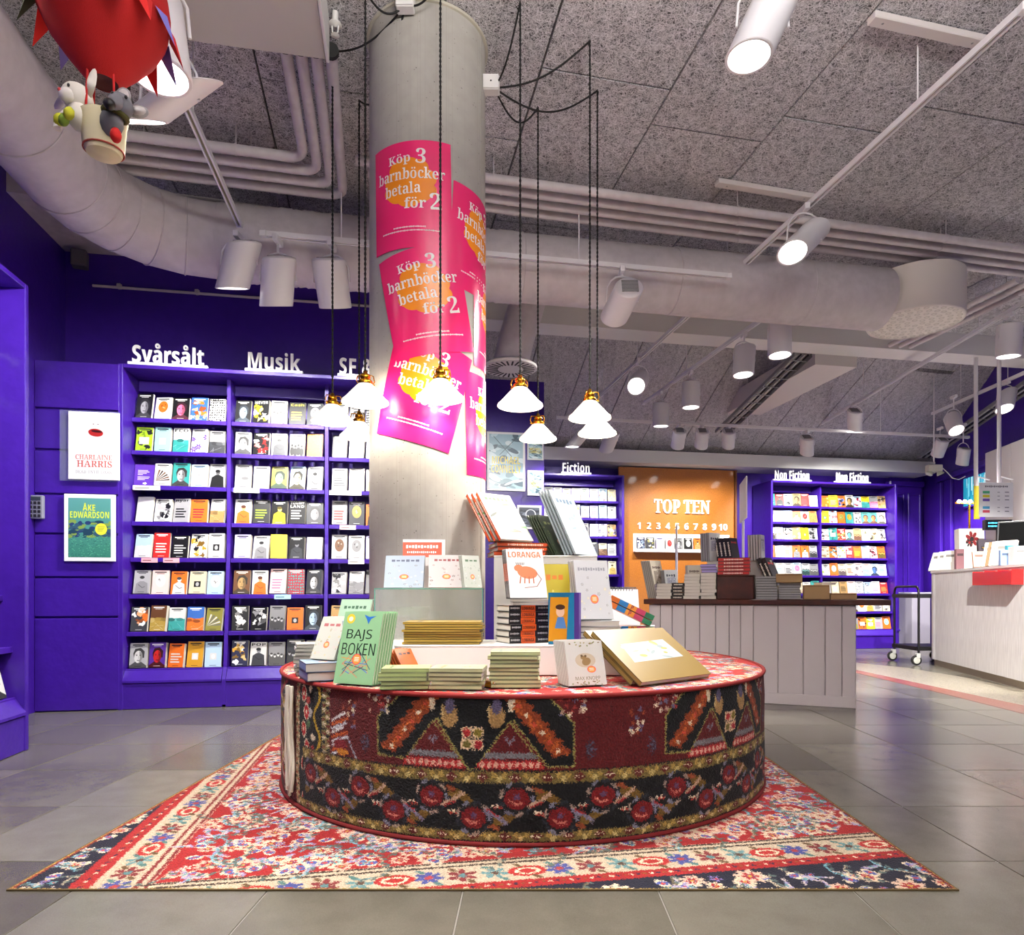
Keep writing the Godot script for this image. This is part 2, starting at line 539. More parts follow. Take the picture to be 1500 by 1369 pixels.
func unseen_area_lamp(label: String, at: Vector3, size: Vector2, energy: float) -> void:     # an unseen panel lamp, placed to brighten the ceiling and the shop
	var t := thing("unseen_panel_lamp", label, "unseen ceiling lamp", at, TURN, "unseen panel lamps behind the camera")
	obj("housing", MB.new().cbox(Vector3(0, 0.03, 0), Vector3(size.x / 2 + 0.02, 0.03, size.y / 2 + 0.02), 0.006), white_paint, t)
	obj("lamp_diffuser", MB.new().box(Vector3(-size.x / 2, -0.006, -size.y / 2), Vector3(size.x / 2, 0.0, size.y / 2)), glow(Color(1, 0.99, 0.97), 2.0), t)
	for sx in [-0.4, 0.4]: obj("hanger", MB.new().tube([Vector3(size.x * sx, 0.06, 0), Vector3(size.x * sx, 3.85 - at.y, 0)], 0.005, 5), lamp_paint, t)
	var l := AreaLight3D.new()
	l.name = "unseen_panel_light"
	l.area_size = size; l.light_energy = energy; l.light_color = Color(1, 0.985, 0.96); l.shadow_enabled = true; l.area_range = 30.0
	t.add_child(l)
	l.position = Vector3(0, -0.02, 0); l.rotation.x = -PI / 2
	obj("lamp_diffuser", MB.new().box(Vector3(-size.x / 2, 0.061, -size.y / 2), Vector3(size.x / 2, 0.066, size.y / 2)), glow(Color(1, 0.99, 0.97), 2.0), t)
	var up := AreaLight3D.new()                                      # unseen, turned upward to brighten the ceiling
	up.name = "unseen_panel_uplight"
	up.area_size = size; up.light_energy = energy * 28.0; up.light_color = l.light_color; up.shadow_enabled = true; up.area_range = 30.0
	t.add_child(up)
	up.position = Vector3(0, 0.085, 0); up.rotation.x = PI / 2

func build_shell() -> void:
	# ----- floor: slab with light joints, stone tiles laid square to the rug -----
	var plan := PackedVector2Array([pl(-2.8, -3), pl(4.55, -3), pl(9.1, 10.5), pl(1.75, 10.5), pl(1.75, 9.0), pl(0.2, 9.0), pl(0.2, 6.3), pl(-2.8, 6.3)])
	var fl := struct("floor", slab(plan, -0.12, -0.0035), M(Color(0.50, 0.48, 0.45), 0.5), "polished grey stone floor of square tiles with pale joints")
	# stone: soft clouds, mirrored so that the sheet meets itself
	var fn := FastNoiseLite.new(); fn.noise_type = FastNoiseLite.TYPE_SIMPLEX_SMOOTH; fn.seed = 31; fn.frequency = 0.009; fn.fractal_octaves = 6
	var half := fn.get_image(512, 512)
	half.convert(Image.FORMAT_L8)
	var fi := Image.create(1024, 1024, false, Image.FORMAT_L8)
	for fx in 2:
		for fy in 2:
			var piece: Image = half.duplicate()
			if fx: piece.flip_x()
			if fy: piece.flip_y()
			fi.blit_rect(piece, Rect2i(0, 0, 512, 512), Vector2i(512 * fx, 512 * fy))
	var fd := fi.get_data()                                         # fine mineral grain
	rng.seed = 33
	for i in fd.size(): fd[i] = clampi(int(64 + fd[i] * 0.5) + rng.randi_range(-60, 60), 0, 255)
	fi = Image.create_from_data(1024, 1024, false, Image.FORMAT_L8, fd)
	var stone := []
	for k in 4:
		var g: float = [0.0, 0.03, -0.035, -0.075][k]
		var m := textured(tinted(fi.duplicate(), Color(0.375 + g, 0.36 + g, 0.32 + g), Color(0.455 + g, 0.44 + g, 0.395 + g)), 0.24, 1.7)
		m.metallic_specular = 0.55
		m.uv1_offset = Vector3(0.37 * k, 0.1 * k, 0.61 * k)
		stone.append(m)
	var tile := MB.new().cbox(Vector3(0, -0.004, 0), Vector3(0.2925, 0.004, 0.2925), 0.0012).mesh()
	rng.seed = 11
	var rest := MB.new(); var count := 0
	for k in range(0, 26):
		for i in range(-8, 17):
			var c := Vector2(-1.97 + 0.295 + i * 0.59, 0.52 + 0.295 - 5 * 0.59 + k * 0.59)
			var inside := true
			for s in [Vector2(-1, -1), Vector2(1, -1), Vector2(1, 1), Vector2(-1, 1)]:
				inside = inside and Geometry2D.is_point_in_polygon(c + s * 0.29, plan)
			var which := rng.randi() % 4
			if not inside:
				var cut := Geometry2D.intersect_polygons(PackedVector2Array([c + Vector2(-0.2925, -0.2925), c + Vector2(0.2925, -0.2925), c + Vector2(0.2925, 0.2925), c + Vector2(-0.2925, 0.2925)]), plan)
				for p in cut: rest.prism(p, -0.008, 0.0, LEVEL)
				continue
			var seen := c.y > 1.4 and c.x > -0.82 * c.y - 0.3 and c.x < 0.76 * c.y + 0.3
			if seen and count < 296:
				obj("floor_tile", tile, stone[which], fl, Transform3D(Basis(), Vector3(c.x, 0, -c.y)))
				count += 1
			else:
				rest.cbox(Vector3(c.x, -0.004, -c.y), Vector3(0.2925, 0.004, 0.2925))
	var ro := obj("floor_tiles_beyond", rest, stone[0], fl)
	ro.set_meta("kind", "stuff")
	# inlaid terrazzo strip and red stripe along the till
	var ti := Image.create(512, 512, false, Image.FORMAT_RGB8)
	ti.fill(Color(0.60, 0.57, 0.50))
	for i in 3000:
		var g := rng.randf_range(0.25, 0.82)
		oval(ti, Vector2(rng.randf() * 512, rng.randf() * 512), Vector2(rng.randf_range(2, 7), rng.randf_range(2, 5)), Color(g, g * rng.randf_range(0.9, 0.99), g * rng.randf_range(0.75, 0.95)), rng.randf() * 3, 7)
	var strip := PackedVector2Array()
	for q in [[1180, 963], [1330, 978], [1420, 993], [1560, 1024], [1560, 1046], [1367, 1005], [1257, 981.5], [1180, 966]]:
		var g3 := G(q[0], q[1]); strip.append(Vector2(g3.x, -g3.z))
	var st := struct("floor_terrazzo_strip", slab(strip, -0.02, 0.0012), textured(ti, 0.3, 0.45), "speckled cream terrazzo strip in the floor along the till")
	st.set_meta("category", "floor")
	var red := PackedVector2Array()
	for q in [[1200, 970], [1257, 981.5], [1367, 1005], [1560, 1046], [1560, 1060], [1367, 1012], [1257, 986], [1200, 973]]:
		var g3 := G(q[0], q[1]); red.append(Vector2(g3.x, -g3.z))
	st = struct("floor_red_stripe", slab(red, -0.02, 0.0016), M(Color(0.55, 0.30, 0.24), 0.25), "brick red stripe in the floor beside the terrazzo")
	st.set_meta("category", "floor")
	# ----- walls -----
	wall("wall_left", Vector2(-2.72, -3.0), Vector2(-2.72, 6.2), 0, 3.87, 0.12, purple, "purple painted side wall behind the tall shelf end")
	wall("wall_back_left", Vector2(-2.84, 6.2), Vector2(0.42, 6.2), 0, 3.87, 0.12, purple, "purple wall above the Svårsålt and Musik shelves")
	wall("wall_return", Vector2(0.42, 6.32), Vector2(0.42, 8.9), 0, 4.4, -0.12, purple, "purple return wall behind the concrete column")
	wall("wall_posters", Vector2(0.30, 8.9), Vector2(1.853, 8.9), 0, 4.4, 0.12, purple, "purple wall carrying the framed thriller posters")
	wall("wall_corner", Vector2(1.853, 9.02), Vector2(1.853, 10.4), 0, 3.9, 0.12, purple, "short purple wall beside the Fiction shelf")
	wall("wall_back", Vector2(1.73, 10.4), Vector2(9.05, 10.4), 0, 3.1, 0.12, purple, "purple back wall behind the Non Fiction shelves")
	wall("wall_right", Vector2(8.93, 10.52), Vector2(4.4, -3.0), 0, 4.9, 0.12, purple, "purple wall behind the till with mouldings")
	wall("wall_street", Vector2(4.5, -3.0), Vector2(-2.84, -3.0), 0, 3.87, 0.12, M(Color(0.8, 0.79, 0.77), 0.7), "unseen plain pale wall on the street side")  # unseen wall behind the camera, pale to throw light back
	# slatted panel between the shelf end and the Svårsålt shelf
	var sp := struct("wall_slat_panel", slab(PackedVector2Array([pl(-2.72, 5.745), pl(-2.135, 5.745), pl(-2.135, 6.2), pl(-2.72, 6.2)]), 0, 2.655), purple, "purple slatted wall panel beside the Svårsålt shelf")
	sp.set_meta("category", "wall")
	var grooves := [0.0, 0.714, 1.016, 1.345, 1.645, 1.98, 2.29, 2.66]
	for i in 7:
		var p0 := R(-2.4275, 5.732, 0)
		obj("slat_board", MB.new().cbox(Vector3(0, (grooves[i] + grooves[i + 1]) / 2, 0), Vector3(0.2915, (grooves[i + 1] - grooves[i]) / 2 - 0.008, 0.014), 0.004), purple, sp, Transform3D(Basis(Vector3.UP, TURN), p0))
	# pale beam under the ceiling along the left wall, thin conduit, white beam at the bend, cove on the back wall
	struct("trim_1", slab(PackedVector2Array([pl(-2.72, 5.35), pl(0.3, 5.6), pl(0.3, 6.2), pl(-2.72, 6.2)]), 3.70, 3.86), duct_paint, "pale plastered beam under the ceiling above the duct")
	struct("trim_2", slab(PackedVector2Array([pl(0.3, 6.75), pl(8.0, 6.75), pl(8.05, 7.05), pl(0.3, 7.05)]), 3.62, 4.9), M(Color(0.82, 0.81, 0.80), 0.6), "white downstand beam across the ceiling behind the duct")
	struct("trim_3", slab(PackedVector2Array([pl(1.86, 9.86), pl(8.65, 9.86), pl(8.65, 10.4), pl(1.86, 10.4)]), 2.87, 3.06), M(Color(0.84, 0.84, 0.83), 0.5), "white cove beam along the top of the back wall")
	struct("trim_4", slab(PackedVector2Array([pl(4.62, 7.05), pl(5.15, 7.05), pl(5.15, 9.2), pl(4.62, 9.2)]), 3.5, 3.75), M(Color(0.78, 0.76, 0.74), 0.6), "pale boxed beam running towards the back wall")
	# mouldings at the far right end of the back wall
	var md := struct("trim_5", MB.new().box(Vector3(0, 0, 0), Vector3(0.62, 2.86, 0.10)), purple, "purple moulded pilaster beside the Non Fiction shelf", null, Transform3D(Basis(Vector3.UP, TURN), R(8.14, 10.39, 0)))
	for q in [[0.03, 0.25, 0.28, 2.6], [0.34, 0.25, 0.59, 2.6]]:
		var fr := MB.new()
		for e in [[q[0], q[1], q[0] + 0.03, q[3]], [q[2] - 0.03, q[1], q[2], q[3]], [q[0], q[3] - 0.03, q[2], q[3]], [q[0], q[1], q[2], q[1] + 0.03]]:
			fr.cbox(Vector3((e[0] + e[2]) / 2, (e[1] + e[3]) / 2, 0.11), Vector3((e[2] - e[0]) / 2, (e[3] - e[1]) / 2, 0.014), 0.005)
		obj("panel_moulding", fr, purple, md)
	obj("cornice", MB.new().cbox(Vector3(0.31, 2.76, 0.08), Vector3(0.34, 0.05, 0.07), 0.02), purple, md)
	# ----- ceiling: dark deck above, wood-wool panels below -----
	var near := PackedVector2Array([pl(-2.84, -3.1), pl(4.6, -3.1), pl(7.95, 6.9), pl(0.42, 6.9), pl(0.42, 6.3), pl(-2.84, 6.3)])
	var deck := M(Color(0.10, 0.095, 0.10), 0.9)
	var ce := struct("ceiling", slab(near, 3.89, 4.0), deck, "grey wood-wool panel ceiling with dark joints over the shop")
	rng.seed = 17
	var k0 := 0
	for i in range(-7, 13):
		var off := rng.randf_range(0, 1.6)
		for j in range(-4, 7):
			var u0 := 0.9 + i * 0.78; var v0 := j * 1.6 + off
			var g := 0.006
			var p := PackedVector2Array([pl(u0 + g, v0 + g, CTURN), pl(u0 + 0.78 - g, v0 + g, CTURN), pl(u0 + 0.78 - g, v0 + 1.6 - g, CTURN), pl(u0 + g, v0 + 1.6 - g, CTURN)])
			for q in Geometry2D.intersect_polygons(p, near):
				var dy := rng.randf_range(0, 0.006)
				obj("acoustic_panel", slab(q, 3.85 + dy, 3.89), wool, ce)
				k0 += 1
	var far := PackedVector2Array([pl(0.42, 7.0), pl(8.05, 7.0), pl(9.05, 10.42), pl(0.42, 10.42)])
	var cf := struct("ceiling_slope", slab_far(far, 0.05, 0.12), deck, "sloping wood-wool ceiling bay down to the back wall")
	cf.set_meta("category", "ceiling")
	for i in range(-2, 14):
		var off := rng.randf_range(-0.1, 0.1)
		for j in 3:
			var u0 := 0.62 + i * 0.66; var v0 := 6.3 + j * 1.75 + (off if j else 0.0)
			var g := 0.006
			var p := PackedVector2Array([pl(u0 + g, v0 + g, CTURN), pl(u0 + 0.66 - g, v0 + g, CTURN), pl(u0 + 0.66 - g, v0 + 1.75 - g, CTURN), pl(u0 + g, v0 + 1.75 - g, CTURN)])
			for q in Geometry2D.intersect_polygons(p, far):
				obj("acoustic_panel", slab_far(q, rng.randf_range(0, 0.006), 0.05), wool, cf)

func arc_uv(c: Vector2, r: float, a0: float, a1: float, n: int, y: float, turn := TURN) -> Array:
	var o := []
	for i in n + 1:
		var a := lerpf(a0, a1, float(i) / n)
		o.append(R(c.x + cos(a) * r, c.y + sin(a) * r, y, turn))
	return o

func build_ceiling_services() -> void:
	# ----- the large round duct: a straight run, a segmented elbow, a wrapped sleeve, a long run to the drum -----
	var y := 3.43; var rd := 0.25
	var du := thing("ventilation_duct", "large round white duct bending across the ceiling behind the column", "duct", Vector3(0, 0, 0))
	obj("straight_section", MB.new().tube([R(-2.0, -1.5, y), R(-2.0, 1.9, y)], rd, 36), duct_paint, du)
	obj("straight_section", MB.new().tube([R(-2.0, 1.9, y), R(-2.0, 3.2, y)], rd + 0.004, 36), duct_paint, du)
	obj("straight_section", MB.new().tube([R(-2.0, 3.2, y), R(-2.0, 4.55, y)], rd, 36), duct_paint, du)
	var el := arc_uv(Vector2(-1.3, 4.55), 0.7, PI, PI / 2, 5, y)
	for i in 5: obj("elbow_segment", MB.new().tube([el[i] + (el[i] - el[i + 1]) * 0.03, el[i + 1] + (el[i + 1] - el[i]) * 0.03], rd + 0.001 * (i % 2), 36), duct_paint, du)
	for i in 6: obj("seam_ring", MB.new().tube(ring_path(el[i], (el[mini(i + 1, 5)] - el[maxi(i - 1, 0)]).normalized(), rd + 0.002), 0.006, 5, false), duct_paint, du)
	for vv in [1.9, 3.2, 4.0]: obj("seam_ring", MB.new().tube(ring_path(R(-2.0, vv, y), R(0, 1), rd + 0.003), 0.006, 5, false), duct_paint, du)
	var sl := []; var rr := []
	rng.seed = 77
	for i in 150:
		sl.append(R(lerpf(-1.28, 0.9, i / 149.0), 5.25, y - 0.004)); rr.append(rd + 0.008 + rng.randf_range(-0.005, 0.006))
	obj("wrapped_sleeve", MB.new().tube(sl, rd, 30, true, rr), duct_paint, du)
	obj("straight_section", MB.new().tube([R(0.9, 5.25, y), R(2.15, 5.25, y)], rd, 36), duct_paint, du)
	obj("straight_section", MB.new().tube([R(2.15, 5.25, y), R(4.05, 5.25, y)], rd + 0.004, 36), duct_paint, du)
	for uu in [0.9, 2.15, 3.3]: obj("seam_ring", MB.new().tube(ring_path(R(uu, 5.25, y), R(1, 0), rd + 0.003), 0.006, 5, false), duct_paint, du)
	for uu in [-0.9, 0.6, 1.7, 3.0]: obj("hanger", MB.new().tube([R(uu, 5.25, 3.68), R(uu, 5.25, 3.85)], 0.005, 5), duct_paint, du)
	# drum diffuser
	var dc := R(4.40, 5.25)
	var dr := thing("air_drum_diffuser", "white drum air diffuser with a nozzle-dotted round underside at the duct's end", "air diffuser", Vector3(dc.x, 3.25, dc.z))
	obj("drum", MB.new().lathe([Vector2(0, 0.38), Vector2(0.385, 0.38), Vector2(0.385, 0.012), Vector2(0.379, 0.0), Vector2(0.365, 0.0)], 48), M(Color(0.84, 0.81, 0.78), 0.5), dr)
	obj("nozzle_plate", MB.new().lathe([Vector2(0, 0.004), Vector2(0.37, 0.004)], 48), M(Color(0.88, 0.86, 0.82), 0.5), dr)
	for ring in 5:
		var k := 6 + ring * 6
		for i in k:
			var a := TAU * i / k + ring * 0.3
			var rp := 0.066 + ring * 0.067
			obj("nozzle", nozzle_mesh(), M(Color(0.80, 0.78, 0.74), 0.5), dr, Transform3D(Basis(Vector3.UP, a), Vector3(cos(a) * rp, 0.004, sin(a) * rp)))
	# small disc diffuser hanging from a neck behind the column
	var sc := W(748, 540, 6.4)
	var sd := thing("air_disc_diffuser", "round white slotted air diffuser on a fat neck behind the pendant lamps", "air diffuser", sc)
	obj("disc", MB.new().lathe([Vector2(0, 0.05), Vector2(0.2, 0.05), Vector2(0.25, 0.02), Vector2(0.25, 0.0), Vector2(0.24, -0.006), Vector2(0, -0.006)], 40), white_paint, sd)
	for i in 26:
		var a := TAU * i / 26
		obj("slot", MB.new().box(Vector3(0.12, -0.0085, -0.008), Vector3(0.225, -0.006, 0.008)), M(Color(0.15, 0.15, 0.16), 0.7), sd, Transform3D(Basis(Vector3.UP, a), Vector3.ZERO))
	obj("neck", MB.new().tube([Vector3(0, 0.04, 0), Vector3(0.06, 0.3, 0.0), Vector3(0.16, 0.62, 0.0), Vector3(0.2, 0.82, 0)], 0.165, 28), duct_paint, sd)
	# ----- white pipes: four turning the corner, four running along the ceiling -----
	for k in 4:
		var u := -0.46 + 0.075 * k; var v := 4.58 + 0.125 * k; var py := 3.68
		var path := [R(u, 3.66, py, CTURN), R(u, v - 0.1, py, CTURN)]
		path.append_array(arc_uv(Vector2(u - 0.1, v - 0.1), 0.1, 0, PI / 2, 4, py, CTURN))
		path.append(R(-2.62 + 0.03 * k, v, py, CTURN))
		var p := thing("ceiling_pipe", "white pipe turning a corner under the ceiling, %s from the hanging cabinet's end" % ORD[k], "pipe", R(u, v, py, CTURN), 0, "white pipes under the ceiling")
		pipe_parts(p, path, 0.031, R(u, v, py, CTURN))
		v = 4.56 + 0.118 * k
		py = 3.70
		p = thing("ceiling_pipe", "long white ceiling pipe running past the column, %s of the four from the lighting track" % ORD[k], "pipe", R(0, v, py, CTURN), 0, "white pipes under the ceiling")
		pipe_parts(p, [R(-0.14 + 0.075 * k, v, py, CTURN), R(5.9 + 0.06 * k, v, py, CTURN)], 0.03, R(0, v, py, CTURN))
	for k in 3:
		var p := thing("ceiling_pipe", "short white pipe climbing away beside the drum diffuser, %s of three" % ORD[k], "pipe", R(5.5 + k * 0.13, 5.6, 3.64), 0, "white pipes under the ceiling")
		pipe_parts(p, [R(5.3 + k * 0.13, 5.1, 3.64), R(5.3 + k * 0.13, 6.7, 3.64)], 0.026, R(5.5 + k * 0.13, 5.6, 3.64))
	var t := thing("conduit", "thin grey conduit along the top of the purple wall", "conduit", R(-2.5, 6.16, 3.42))
	obj("conduit_pipe", MB.new().tube([R(-2.5, 6.16, 3.42) - t.position, R(-0.2, 6.16, 3.42) - t.position], 0.012, 8), duct_paint, t)
	for i in 4: obj("clip", MB.new().cbox(R(-2.3 + i * 0.6, 6.16, 3.43) - t.position, Vector3(0.016, 0.02, 0.016), 0.003), duct_paint, t)
	# hanging cabinet (air unit) near the top of the picture
	var cb := thing("hanging_air_unit", "flat white metal box hung under the ceiling beside the column", "air unit", R(-0.71, 2.9, 3.62), TURN)
	obj("casing", MB.new().cbox(Vector3(0, 0.11, 0), Vector3(0.33, 0.11, 0.72), 0.008), M(Color(0.74, 0.72, 0.68), 0.5), cb)
	obj("edge_strip", MB.new().cbox(Vector3(0.334, 0.10, 0), Vector3(0.008, 0.112, 0.722), 0.003), white_paint, cb)
	for k in 4: obj("pipe_collar", MB.new().tube([Vector3(0.123 + 0.075 * k, 0.06, -0.72), Vector3(0.123 + 0.075 * k, 0.06, -0.745)], 0.04, 14), M(Color(0.08, 0.08, 0.08), 0.6), cb)
	# battens screwed to the ceiling
	for q in [[[1276, 26], [1440, 62]], [[1050, 267], [1192, 290]], [[1240, 340], [1330, 300]]]:
		var a := W(q[0][0], q[0][1], 2.93 * FOCAL / (CY - q[0][1])); var b := W(q[1][0], q[1][1], 2.93 * FOCAL / (CY - q[1][1]))
		if q[0][0] == 1240: continue
		var bt := thing("ceiling_batten", "pale wooden batten fixed across the ceiling panels %s" % ("beside the lit spotlight near the street" if q[0][0] == 1276 else "next to the long pipes"), "batten", a, 0, "battens on the ceiling")
		var x := (b - a); x.y = 0
		var T := Transform3D(Basis(x.normalized(), Vector3.UP, x.normalized().cross(Vector3.UP)), x / 2)
		obj("board", MB.new().cbox(Vector3(0, 0, 0), Vector3(x.length() / 2, 0.018, 0.032), 0.004, T), M(Color(0.80, 0.77, 0.76), 0.6), bt)
		for e in [-0.4, 0.4]: obj("screw", MB.new().lathe([Vector2(0, -0.02), Vector2(0.006, -0.019), Vector2(0.007, -0.017)], 8, T * Transform3D(Basis(), Vector3(x.length() * e, 0, 0))), M(Color(0.6, 0.6, 0.6), 0.3, 1.0), bt)
	# cable trays: along the boxed beam and along the right wall
	for q in [[R(4.5, 7.1, 3.62), R(4.5, 9.1, 3.2), "black cable tray beside the boxed beam"], [R(7.4, 6.3, 3.62), R(8.35, 9.75, 3.1), "cable tray full of leads along the till wall"]]:
		var a: Vector3 = q[0]; var d: Vector3 = q[1] - q[0]
		var ct := thing("cable_tray", q[2], "cable tray", a)
		var x := d.normalized(); var z := x.cross(Vector3.UP).normalized()
		var T := Transform3D(Basis(x, z.cross(x), z), d / 2)
		for s in [-0.11, 0.11]: obj("side_rail", MB.new().cbox(Vector3(0, 0, s), Vector3(d.length() / 2, 0.022, 0.005), 0.001, T), M(Color(0.5, 0.5, 0.5), 0.5), ct)
		for i in 10: obj("rung", MB.new().cbox(Vector3(d.length() * (i - 4.5) / 10.0, -0.018, 0), Vector3(0.008, 0.003, 0.11), 0.0, T), M(Color(0.5, 0.5, 0.5), 0.5), ct)
		for i in 4: obj("lead", MB.new().tube([T * Vector3(-d.length() / 2, 0, -0.07 + i * 0.045), T * Vector3(0, -0.004 * i, -0.06 + i * 0.04), T * Vector3(d.length() / 2, 0, -0.07 + i * 0.045)], 0.011, 6), black_cord if i % 2 else M(Color(0.7, 0.7, 0.68), 0.6), ct)

var nozzle_cache: ArrayMesh
func nozzle_mesh() -> ArrayMesh:
	if nozzle_cache == null: nozzle_cache = MB.new().lathe([Vector2(0.012, 0.0), Vector2(0.02, -0.004), Vector2(0.024, 0.0)], 10).mesh()
	return nozzle_cache

func ring_path(c: Vector3, axis: Vector3, r: float) -> Array:
	var s := axis.cross(Vector3.UP).normalized(); var up := s.cross(axis).normalized()
	var o := []
	for i in 33:
		var a := TAU * i / 32
		o.append(c + s * cos(a) * r + up * sin(a) * r)
	return o

func pipe_parts(p: Node3D, path: Array, r: float, origin: Vector3) -> void:
	var q := []
	for w in path: q.append(w - origin)
	obj("pipe_run", MB.new().tube(q, r, 14), duct_paint, p)
	var a: Vector3 = q[0]; var b: Vector3 = q[1] if q.size() == 2 else q[-1]
	if q.size() > 2: a = q[-2]
	for i in 3:
		var c := a.lerp(b, 0.15 + 0.3 * i); var d := (b - a).normalized()
		obj("clamp", MB.new().tube([c - d * 0.008, c + d * 0.008], r + 0.004, 14), duct_paint, p)
		obj("clamp_rod", MB.new().tube([c + Vector3.UP * r, c + Vector3.UP * (3.85 - origin.y)], 0.004, 5), duct_paint, p)

func build_lamps() -> void:
	# ----- tracks -----
	track("long white track over the white counter, passing the lit drum spotlight", W(1500, 18, 3.06), W(876, 584, 9.15))
	track("white track carrying four downward spotlights", W(1200, 410, 5.68), W(943, 592, 9.42))
	track("white track towards the till end of the back wall", W(1510, 440, 6.07), W(1190, 630, 10.7))
	track("white track along the back wall shelves", R(1.98, 8.62, 3.15), R(8.1, 8.62, 3.15))
	track("white track close to the till wall", W(1500, 548, 8.1), W(1367, 607, 9.96))
	track("white track running to the three shelf spotlights", R(-1.1, 1.9, 3.4), W(352, 335, 4.72))
	track("white track in front of the duct", R(-0.92, 4.85, 3.3), R(2.45, 4.85, 3.3))
	# ----- spotlights: lens direction as seen; the last pair is out of view -----
	var E := 1.0
	spotlight(1117, 40, 3.05, Vector3(-0.25, 0.6, -2.95), 6 * E, 34, "large spotlight with a glowing face, alone on the ceiling near the street", 3.72)
	spotlight(1178, 353, 4.6, Vector3(-0.3, 1.0, -3.5), 4.5 * E, 30, "spotlight on the long track turned towards the column", 3.5)
	spotlight(935, 560, 7.6, Vector3(-0.1, 0.8, -3.9), 3.5 * E, 26, "spotlight at the far part of the long track, tilted to the book table", 3.5)
	spotlight(1142, 497, 6.2, Vector3(2.25, 0.3, -6.0), 7 * E, 38, "first spotlight on the four-lamp track, by the duct", 3.5)
	spotlight(1090, 528, 6.84, Vector3(1.9, 0.4, -6.6), 7 * E, 38, "second spotlight on the four-lamp track from the duct", 3.5)
	spotlight(1012, 578, 8.0, Vector3(1.9, 0.4, -8.0), 7 * E, 38, "third spotlight on the four-lamp track from the duct", 3.5)
	spotlight(968, 607, 8.84, Vector3(1.75, 0.4, -9.0), 6 * E, 38, "last spotlight on the four-lamp track, farthest from the duct", 3.5)
	var bz := func(px: float) -> float: return -VP(px, 600, 8.62).z
	for k in 3: spotlight([994, 1028, 1067][k], 642, bz.call([994, 1028, 1067][k]), R(3.9 + 0.5 * k, 9.9, 1.7), 3.4 * E, 38, "small spotlight aimed at the TOP TEN wall, %s along the back track" % ORD[k], 3.15, 0.85)
	spotlight(848, 642, bz.call(848), R(1.2, 8.9, 1.6), 2.5 * E, 34, "spotlight behind the pendant lamps turned to the poster wall", 3.15, 0.95)
	spotlight(893, 646, bz.call(893), R(2.3, 10.0, 1.3), 5 * E, 54, "spotlight behind the pendant lamps turned to the Fiction shelf", 3.15, 0.9)
	spotlight(1182, 652, bz.call(1182), R(6.4, 10.0, 1.2), 5 * E, 54, "spotlight hanging level before the first Non Fiction sign", 3.15, 0.9)
	spotlight(1252, 614, 9.3, R(7.3, 10.0, 1.0), 7 * E, 46, "spotlight tilted towards the second Non Fiction bay", 3.5, 0.95)
	spotlight(1397, 620, 9.0, Vector3(5.3, 0.9, -7.4), 4 * E, 36, "spotlight by the till wall turned over the counter", 3.5, 0.95)
	spotlight(1478, 498, 6.35, Vector3(4.5, 0.4, -6.6), 10 * E, 40, "spotlight above the till hanging level", 3.5)
	spotlight(1474, 586, 8.4, Vector3(4.7, 0.9, -7.3), 2.5 * E, 34, "spotlight by the till wall tilted steeply over the till", 3.5)
	spotlight(1377, 655, 9.9, R(8.0, 10.2, 1.0), 6 * E, 34, "spotlight at the corner of the till wall, lowest of the pair", 3.3, 0.85)
	spotlight(1411, 668, 9.7, R(8.3, 9.4, 0.6), 6 * E, 34, "spotlight at the corner of the till wall hanging upright", 3.3, 0.8)
	var dz := func(px: float) -> float: return -VP(px, 400, 4.85).z
	spotlight(911, 442, dz.call(911), R(1.1, 8.8, 1.3), 6 * E, 30, "spotlight on the duct track turned to the poster wall", 3.3)
	spotlight(350, 388, dz.call(350), R(-1.95, 5.8, 0.95), 3.4 * E, 58, "spotlight above the Svårsålt shelf tilted away from the column", 3.3, 1.05)
	spotlight(407, 412, dz.call(407), R(-1.15, 5.85, 0.8), 3.4 * E, 58, "middle spotlight of three hanging above the Musik sign", 3.3, 1.05)
	spotlight(486, 414, dz.call(486), R(-0.2, 5.85, 0.9), 3.4 * E, 58, "spotlight of three closest to the column", 3.3, 1.05)
	spotlight(226, 50, 2.40, Vector3(-0.95, 0.2, -2.35), 7 * E, 38, "spotlight with a glowing face behind the red balloon", 3.40)
	spotlight(248, 148, 2.72, Vector3(-2.75, 2.26, -3.05), 4 * E, 40, "spotlight above the soft toys turned to the side wall", 3.4, 1.0)
	spotlight(1698, -170, 2.6, Vector3(4.75, 0.6, -7.2), 60 * E, 15, "unseen spotlight near the street lighting the till counter front", 3.72)  # out of view, placed to light the till front
	spotlight(-40, -150, 1.9, R(-2.35, 5.7, 0.9), 4.5 * E, 36, "unseen spotlight over the end-on bookcase lighting the framed posters", 3.72)  # out of view, placed to light the posters on the slatted panel
	# unseen panel lamps behind the camera, placed to brighten the ceiling
	for k in 2: unseen_area_lamp("unseen panel lamp brightening the ceiling, %s from the street wall" % ORD[k], R(0.9, -1.6 + 1.9 * k, 3.0), Vector2(1.5, 0.6), 0.9 * E)
	# ----- pendant lamps round the column -----
	var cords := [[487, 600, 3.71], [535, 575, 3.34], [526, 628, 4.08], [645, 568, 3.27], [762, 580, 3.40], [788, 632, 4.14], [864, 597, 3.64], [875, 623, 4.0]]
	var say := ["pendant lamp hung in front of the Musik shelf, lower of the brass pair", "pendant lamp beside the column above another lamp", "pendant lamp half hidden behind the column", "pendant lamp hung before the pink posters", "pendant lamp hung before the disc diffuser", "pendant lamp hung by the framed thriller posters", "upper pendant lamp of the overlapping pair by the track end", "lower pendant lamp of the overlapping pair by the track end"]
	var colc := Vector3(-0.548, 0, -3.7)
